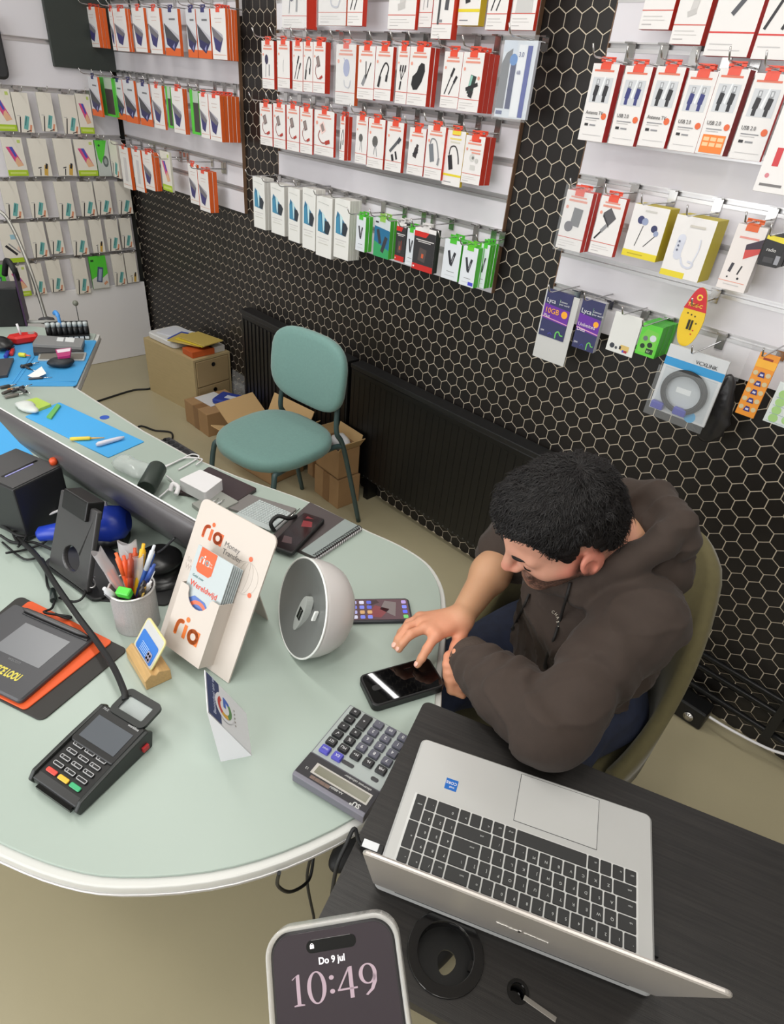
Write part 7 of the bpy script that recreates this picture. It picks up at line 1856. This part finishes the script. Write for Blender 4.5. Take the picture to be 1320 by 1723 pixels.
bar_tool('ear_plug', 'yellow plug with orange end on the blue mat', (32, 596), (51, 598), .008, (206, 206, 60), 'plug', (226, 120, 84))
sheet('dark_device', 'dark rectangular gadget at the left edge of the far mat', 'device', [(-10, 604), (23, 601), (12, 630), (-20, 634)], Z1, .010, m_dgrey, .003)
blob('roll_of_tape', 'black rounded case on the far mat at the left frame edge', 'case', (lambda p: (p.x, p.y, Z1+.02))(atz(4, 578, Z1+.02)), (.05, .035, .022), m_black, .06, 3)
for i, (a, b, c, lb_) in enumerate((((0, 652), (28, 646), (52, 50, 50), 'dark screwdriver uppermost in the tool heap at the left edge'), ((4, 662), (40, 648), (70, 66, 62), 'grey tweezers across the tool heap at the left edge'), ((20, 658), (54, 646), (44, 44, 46), 'black handled tool at the right of the tool heap'), ((8, 668), (46, 660), (110, 106, 100), 'silver tool lowest in the tool heap'), ((14, 655), (30, 658), (190, 120, 60), 'short orange handled tool in the tool heap'), ((34, 654), (52, 662), (60, 58, 60), 'black tweezers pointing right from the tool heap'))):
    bar_tool('hand_tool', lb_, a, b, .0055, c, z=DZ+.006+.004*(i % 3), group='tools in the heap at the left edge')
# packets by the bright mat
lp_ = sheet('lime_box', 'lime green flat box at the far corner of the bright blue mat', 'box', [(33, 675), (62, 668), (86, 679), (58, 690)], DZ, .012, mat('box_lime', (176, 204, 84), .45), .002)
sheet('green_packet', 'small green and white packet across the edge of the bright mat', 'packet', [(78, 700), (96, 678), (102, 681), (86, 703)], DZ+.003, .006, mat('packet_green', (104, 176, 90), .4), .001)
blob('white_wrapping', 'crumpled white printed wrapping beside the lime green box', 'wrapping', (lambda p: (p.x, p.y, DZ+.012))(atz(45, 684, DZ+.012)), (.045, .022, .012), mat('wrap_white', (206, 210, 206), .4), .2, 2, (0, 0, .3))
bar_tool('marker', 'yellow marker pen lying on the bright blue mat', (118, 738), (176, 736), .0055, (232, 204, 70), 'pen', (238, 170, 60), DZ+.009)
wt = MB(); p, q = atz(162, 748, DZ+.010), atz(209, 735, DZ+.010)
wt.tube([p, p+(q-p)*.1, p+(q-p)*.8, q], [.004, .0075, .006, .003], 10); tag(wt.build('white_tube', mat('tube_white', (216, 214, 226), .4)), 'white tube lying across the yellow marker on the bright blue mat', 'tube')
# behind the monitor's right half
blob('clear_wrap', 'crumpled clear plastic behind the monitor top edge', 'plastic wrap', (lambda p: (p.x, p.y, DZ+.02))(atz(225, 785, DZ+.02)), (.075, .035, .016), mat('wrap_clear', (214, 222, 220), .15, alpha=.4, bump=.6, bscale=40), .2, 5, (0, 0, .2), 24, 14)
kc0, kc1 = atz(246, 822, DZ+.035), atz(266, 786, DZ+.04)
tag(MB().tube([kc0, kc0+(kc1-kc0)*.05, kc1-(kc1-kc0)*.05, kc1], [.021, .0235, .0235, .021], 20).build('black_cylinder', mat('cylinder_greenblack', (44, 54, 48), .5)), 'dark green-black cylinder lying behind the monitor', 'cylinder')
wcb = thing('white_cable_coil', 'thin white coiled cable on the desk behind the black cylinder', 'cable')
for i, l in enumerate(([(262, 790), (300, 775), (322, 764), (335, 768), (318, 780), (300, 790)], [(250, 800), (285, 782), (312, 770), (340, 772), (330, 782)], [(280, 800), (292, 812), (280, 826), (268, 836)])):
    MB().tube(smooth_path([atz(u, v, DZ+.004+.003*i) for u, v in l]), .0022, 6).build('strand', m_white, wcb)
sheet('tablet_computer', 'dark tablet computer lying at the back edge of the desk', 'tablet', [(352, 784), (433, 821), (398, 843), (290, 826)], DZ, .010, mat('tablet_dark', (56, 44, 46), .12), .006)
wbx = sheet('white_box', 'white square box with glossy logo ring standing on the dark tablet', 'box', [(301, 806), (337, 789), (375, 806), (345, 829)], DZ+.0102, .032, m_white, .006)
wc_ = atz(330, 806, DZ+.0424)
tag(MB().tube(smooth_path([atz(287, 826, DZ+.02), atz(291, 814, DZ+.035), atz(300, 820, DZ+.03), atz(296, 832, DZ+.02)]), .006, 8).build('white_adapter_cable', m_white), 'glossy white folded cable end beside the white square box', 'cable')
sheet('parts_tin', 'clear plastic parts case with metal bits in front of the white box', 'case', [(322, 846), (372, 826), (402, 843), (352, 868)], DZ, .012, mat('case_grey_clear', (150, 152, 146), .2), .003)
for i, (a, b) in enumerate((((352, 848), (368, 838)), ((362, 850), (378, 840)), ((340, 850), (356, 842)))):
    bar_tool('metal_bit', 'small metal bit in the parts case, %s from left' % ordinal((2, 3, 1)[i]), a, b, .0025, (206, 206, 206), z=DZ+.0155, group='bits in the parts case', rough=.2)
sheet('grey_folder', 'grey flat folder at the back edge of the desk', 'folder', [(405, 826), (500, 855), (470, 880), (372, 850)], DZ, .008, mat('folder_grey', (120, 116, 114), .5), .003)
bwp = sheet('bubble_wrap', 'sheet of bubble wrap lying on the grey folder', 'bubble wrap', [(437, 840), (490, 862), (455, 892), (392, 866)], DZ+.008, .003, mat('bubble_clear', (196, 204, 204), .2, alpha=.85), .002)
c0b, c1b, c3b = atz(437, 840, DZ+.011), atz(490, 862, DZ+.011), atz(392, 866, DZ+.011)
bub = MB()
for i in range(12):
    for j in range(10):
        p = c0b+(c1b-c0b)*((i+.6)/12.6)+(c3b-c0b)*((j+.6)/10.6)*(.86)
        bub.sphere((p.x, p.y, DZ+.011), (.0042, .0042, .0026), seg=8, rings=5)
bo_ = bub.build('bubbles', mat('bubble_clear', (196, 204, 204), .2), bwp); bo_['kind'] = 'stuff'
tag(MB().tube(smooth_path([atz(462, 893, DZ+.01), atz(456, 880, DZ+.03), atz(468, 868, DZ+.04), atz(486, 872, DZ+.03), atz(498, 868, DZ+.012)]), .005, 8).build('black_strap', m_rubber), 'black rubber strap loop beside the bubble wrap', 'strap')
bar_tool('grey_pen', 'grey metal pen lying between bubble wrap and notebook', (462, 893), (505, 855), .004, (150, 150, 150), 'pen', z=DZ+.006, group='pens beside the notebook')
# notebook with spiral, phone on it
nbq = [(522, 844), (607, 886), (530, 937), (456, 902)]
NZ = DZ+.010
nb = sheet('notebook', 'dark covered spiral notebook near the desk edge', 'notebook', nbq, DZ, .010, mat('notebook_cover', (74, 66, 66), .35), .002)
q_ = [atz(*p, NZ) for p in nbq]
clr = MB(); clr.prism(ccw([tuple((q_[1]+(q_[0]-q_[1])*.30)[:2]), tuple(q_[1][:2]), tuple(q_[2][:2]), tuple((q_[2]+(q_[3]-q_[2])*.30)[:2])]), NZ, NZ+.0006); clr.build('grey_cover_band', mat('cover_grey_clear', (140, 150, 148), .3), nb)
e0, e1 = q_[2], q_[1]
pg = MB(); out_ = (q_[1]-q_[0]).normalized(); 
n_ = 24
for i in range(n_):
    c = e0+(e1-e0)*((i+.5)/n_)
    ringp = [c+out_*(.008*math.cos(a)-.001)+Vector((0, 0, .008*math.sin(a)-.003)) for a in [2*math.pi*k_/12 for k_ in range(12)]]
    MB().tube(ringp, .0009, 5, closed=True).build('spiral_ring', m_black, nb)
pe = MB(); pe.prism(ccw([tuple((e0+out_*.001)[:2]), tuple((e1+out_*.001)[:2]), tuple((e1+out_*.0055)[:2]), tuple((e0+out_*.0055)[:2])]), DZ+.001, DZ+.006); pe.build('page_edges', m_white, nb)
t_, sc, L, W_, zt = phone('phone', 'black phone with red reflections lying on the spiral notebook', [(456, 915), (489, 932), (546, 875), (513, 858)], NZ+.0007, .011, (m_black, mat('phone_glass_dark', (34, 26, 28), .08)), .008)
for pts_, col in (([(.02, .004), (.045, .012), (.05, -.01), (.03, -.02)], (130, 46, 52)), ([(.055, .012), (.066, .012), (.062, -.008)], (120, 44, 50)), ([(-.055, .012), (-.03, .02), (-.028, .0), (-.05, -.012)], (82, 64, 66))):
    mb = MB(); mb.add([(x, y, zt+.0001) for x, y in pts_], [tuple(range(len(pts_)))]); mb.build('wallpaper_reflection_shape', mat('nb_reflection_%d' % col[0], col, .12), sc)  # painted reflections: fixed red and grey shapes on the dark glass

# ---------------------------------------------------------------- phone in a clear case held up in front
pt_ = CP+ray(556, 1556)*.372
R3 = ROT
cxv = Vector((.986, .165, 0)); s_ = .38; c_ = math.sqrt(1-s_*s_)
cyv = Vector((-.165*c_, .986*c_, -s_)); czv = cxv.cross(cyv)
ux, uy, uz = R3 @ cxv, R3 @ cyv, R3 @ czv
FP = Matrix(((ux.x, uy.x, uz.x, pt_.x), (ux.y, uy.y, uz.y, pt_.y), (ux.z, uy.z, uz.z, pt_.z), (0, 0, 0, 1)))
fpn = thing('phone', 'phone in clear bumper case with lock screen reading 10:49', 'phone'); fpn.matrix_world = FP
PW, PLn = .0745, .155
m_bump = mat('clear_bumper', (214, 212, 208), .08, alpha=.42, spec=.9)
MB().rprism(rrect(-PW/2, PW/2, -PLn, 0, .0125, 8), -.008, 0, .0012).build('body', mat('phone_titanium', (46, 44, 46), .3), fpn)
MB().rprism(rrect(-PW/2+.0016, PW/2-.0016, -PLn+.0016, -.0016, .0112, 8), 0, .0004, .0001).build('screen', mat('lock_screen', (50, 43, 48), .16, emit=.05), fpn)
bm_ = MB(); oo = rrect(-PW/2-.0028, PW/2+.0028, -PLn-.0028, .0028, .0150, 8); ii = rrect(-PW/2-.0002, PW/2+.0002, -PLn-.0002, .0002, .0125, 8)
rings = [[(x, y, -.0095) for x, y in oo], [(x, y, .0008) for x, y in oo], [(x*.993, y*.997, .0016) for x, y in oo], [(x, y, .0012) for x, y in ii], [(x, y, -.0095) for x, y in ii]]
bm_.loft(rings, 0, None, False, True, closed=True); bm_.build('clear_bumper', m_bump, fpn)
MB().rprism(rrect(-.0155, .0145, -.0125, -.0060, .0032, 6), .0004, .0006, .00005).build('camera_island', m_blackgloss, fpn)
m_lock = mat('lock_text_white', (226, 220, 224), .4, emit=.4); m_clock = mat('clock_pink', (160, 140, 150), .4, emit=.10)
MB().box(-.0132, -.0108, -.0102, -.0084, .0006, .0007).build('lock_icon', m_lock, fpn)
lk = MB(); rp4 = ring_poly(-.012, -.0085, .0006, .0010, 0, 180, 8); lk.add([(x, y, .0007) for x, y in rp4], [tuple(range(len(rp4)))]); lk.build('lock_shackle', m_lock, fpn)
text('Do 9 jul', .0048, m_lock, fpn, (-.0010, -.0185, .0006), align='CENTER', bold=.00012)
# serif clock digits
def digit(ch, x, s):
    mb = MB(); z = .0006
    def A(pts): mb.add([(x+a*s, b*s, z) for a, b in pts], [tuple(range(len(pts)))])
    def ringy(cx, cy, ro, ri, n=36, a0=0, a1=360):
        for i in range(n):
            t0 = math.radians(a0+(a1-a0)*i/n); t1 = math.radians(a0+(a1-a0)*(i+1)/n)
            A([(cx+ro[0]*math.cos(t0), cy+ro[1]*math.sin(t0)), (cx+ro[0]*math.cos(t1), cy+ro[1]*math.sin(t1)), (cx+ri[0]*math.cos(t1), cy+ri[1]*math.sin(t1)), (cx+ri[0]*math.cos(t0), cy+ri[1]*math.sin(t0))])
    if ch == '1': A([(.16, .05), (.27, .05), (.27, 1.0), (.22, 1.0), (.16, .94)]); A([(.06, 0), (.38, 0), (.38, .035), (.27, .06), (.16, .06), (.06, .035)]); A([(.03, .86), (.06, .84), (.22, 1.0), (.16, .96)])
    if ch == '0': ringy(.30, .5, (.29, .52), (.17, .475))
    if ch == '4': A([(.36, 0), (.48, 0), (.48, 1.0), (.40, 1.0), (.36, .92)]); A([(.0, .27), (.60, .27), (.60, .33), (.0, .33)]); A([(.0, .30), (.06, .30), (.42, .98), (.36, .98)])
    if ch == '9': ringy(.28, .68, (.27, .33), (.155, .285)); P = [(.55, .66), (.53, .40), (.42, .16), (.22, 0.0)]; Q = [(.43, .66), (.41, .42), (.33, .20), (.16, .03)]; [A([P[i], P[i+1], Q[i+1], Q[i]]) for i in range(3)]
    if ch == ':':
        for y in (.30, .74): ringy(.08, y, (.075, .075), (.001, .001), 14)
    return mb
xs_ = {'1': .47, '0': .68, ':': .24, '4': .66, '9': .60}; x = -.0262; sz = .0152; wsx = 1.28
for ch_ in '10:49':
    d_ = digit(ch_, 0, sz)
    for p_ in d_.v: p_.x *= wsx
    d_ = d_; d_.build('clock_digit', m_clock, fpn, (x, -.0370, 0)); x += xs_[ch_]*sz*wsx
hb = pt_+uy*(-.125)+uz*(-.011)
ho_ = thing('phone_stand', 'slim dark phone stand behind the lock-screen phone, below the frame', 'stand', (hb.x, hb.y, 0))
inv = Matrix.Translation((-hb.x, -hb.y, 0))
MB().lathe([(.085, 0), (.085, .008), (.02, .014)], 24).build('foot', m_black, ho_)
MB().tube([(0, 0, .01), (0, 0, hb.z-.03)], .008, 10).build('pole', m_black, ho_)
gp = MB(); gp.box(-.03, .03, -.02, .02, -.0035, 0, M=inv @ FP @ Matrix.Translation((0, -.125, -.0098))); gp.tube([(0, 0, hb.z-.032), Vector((0, 0, hb.z))+uz*(-.004)], .007, 8); gp.build('cradle', m_black, ho_)
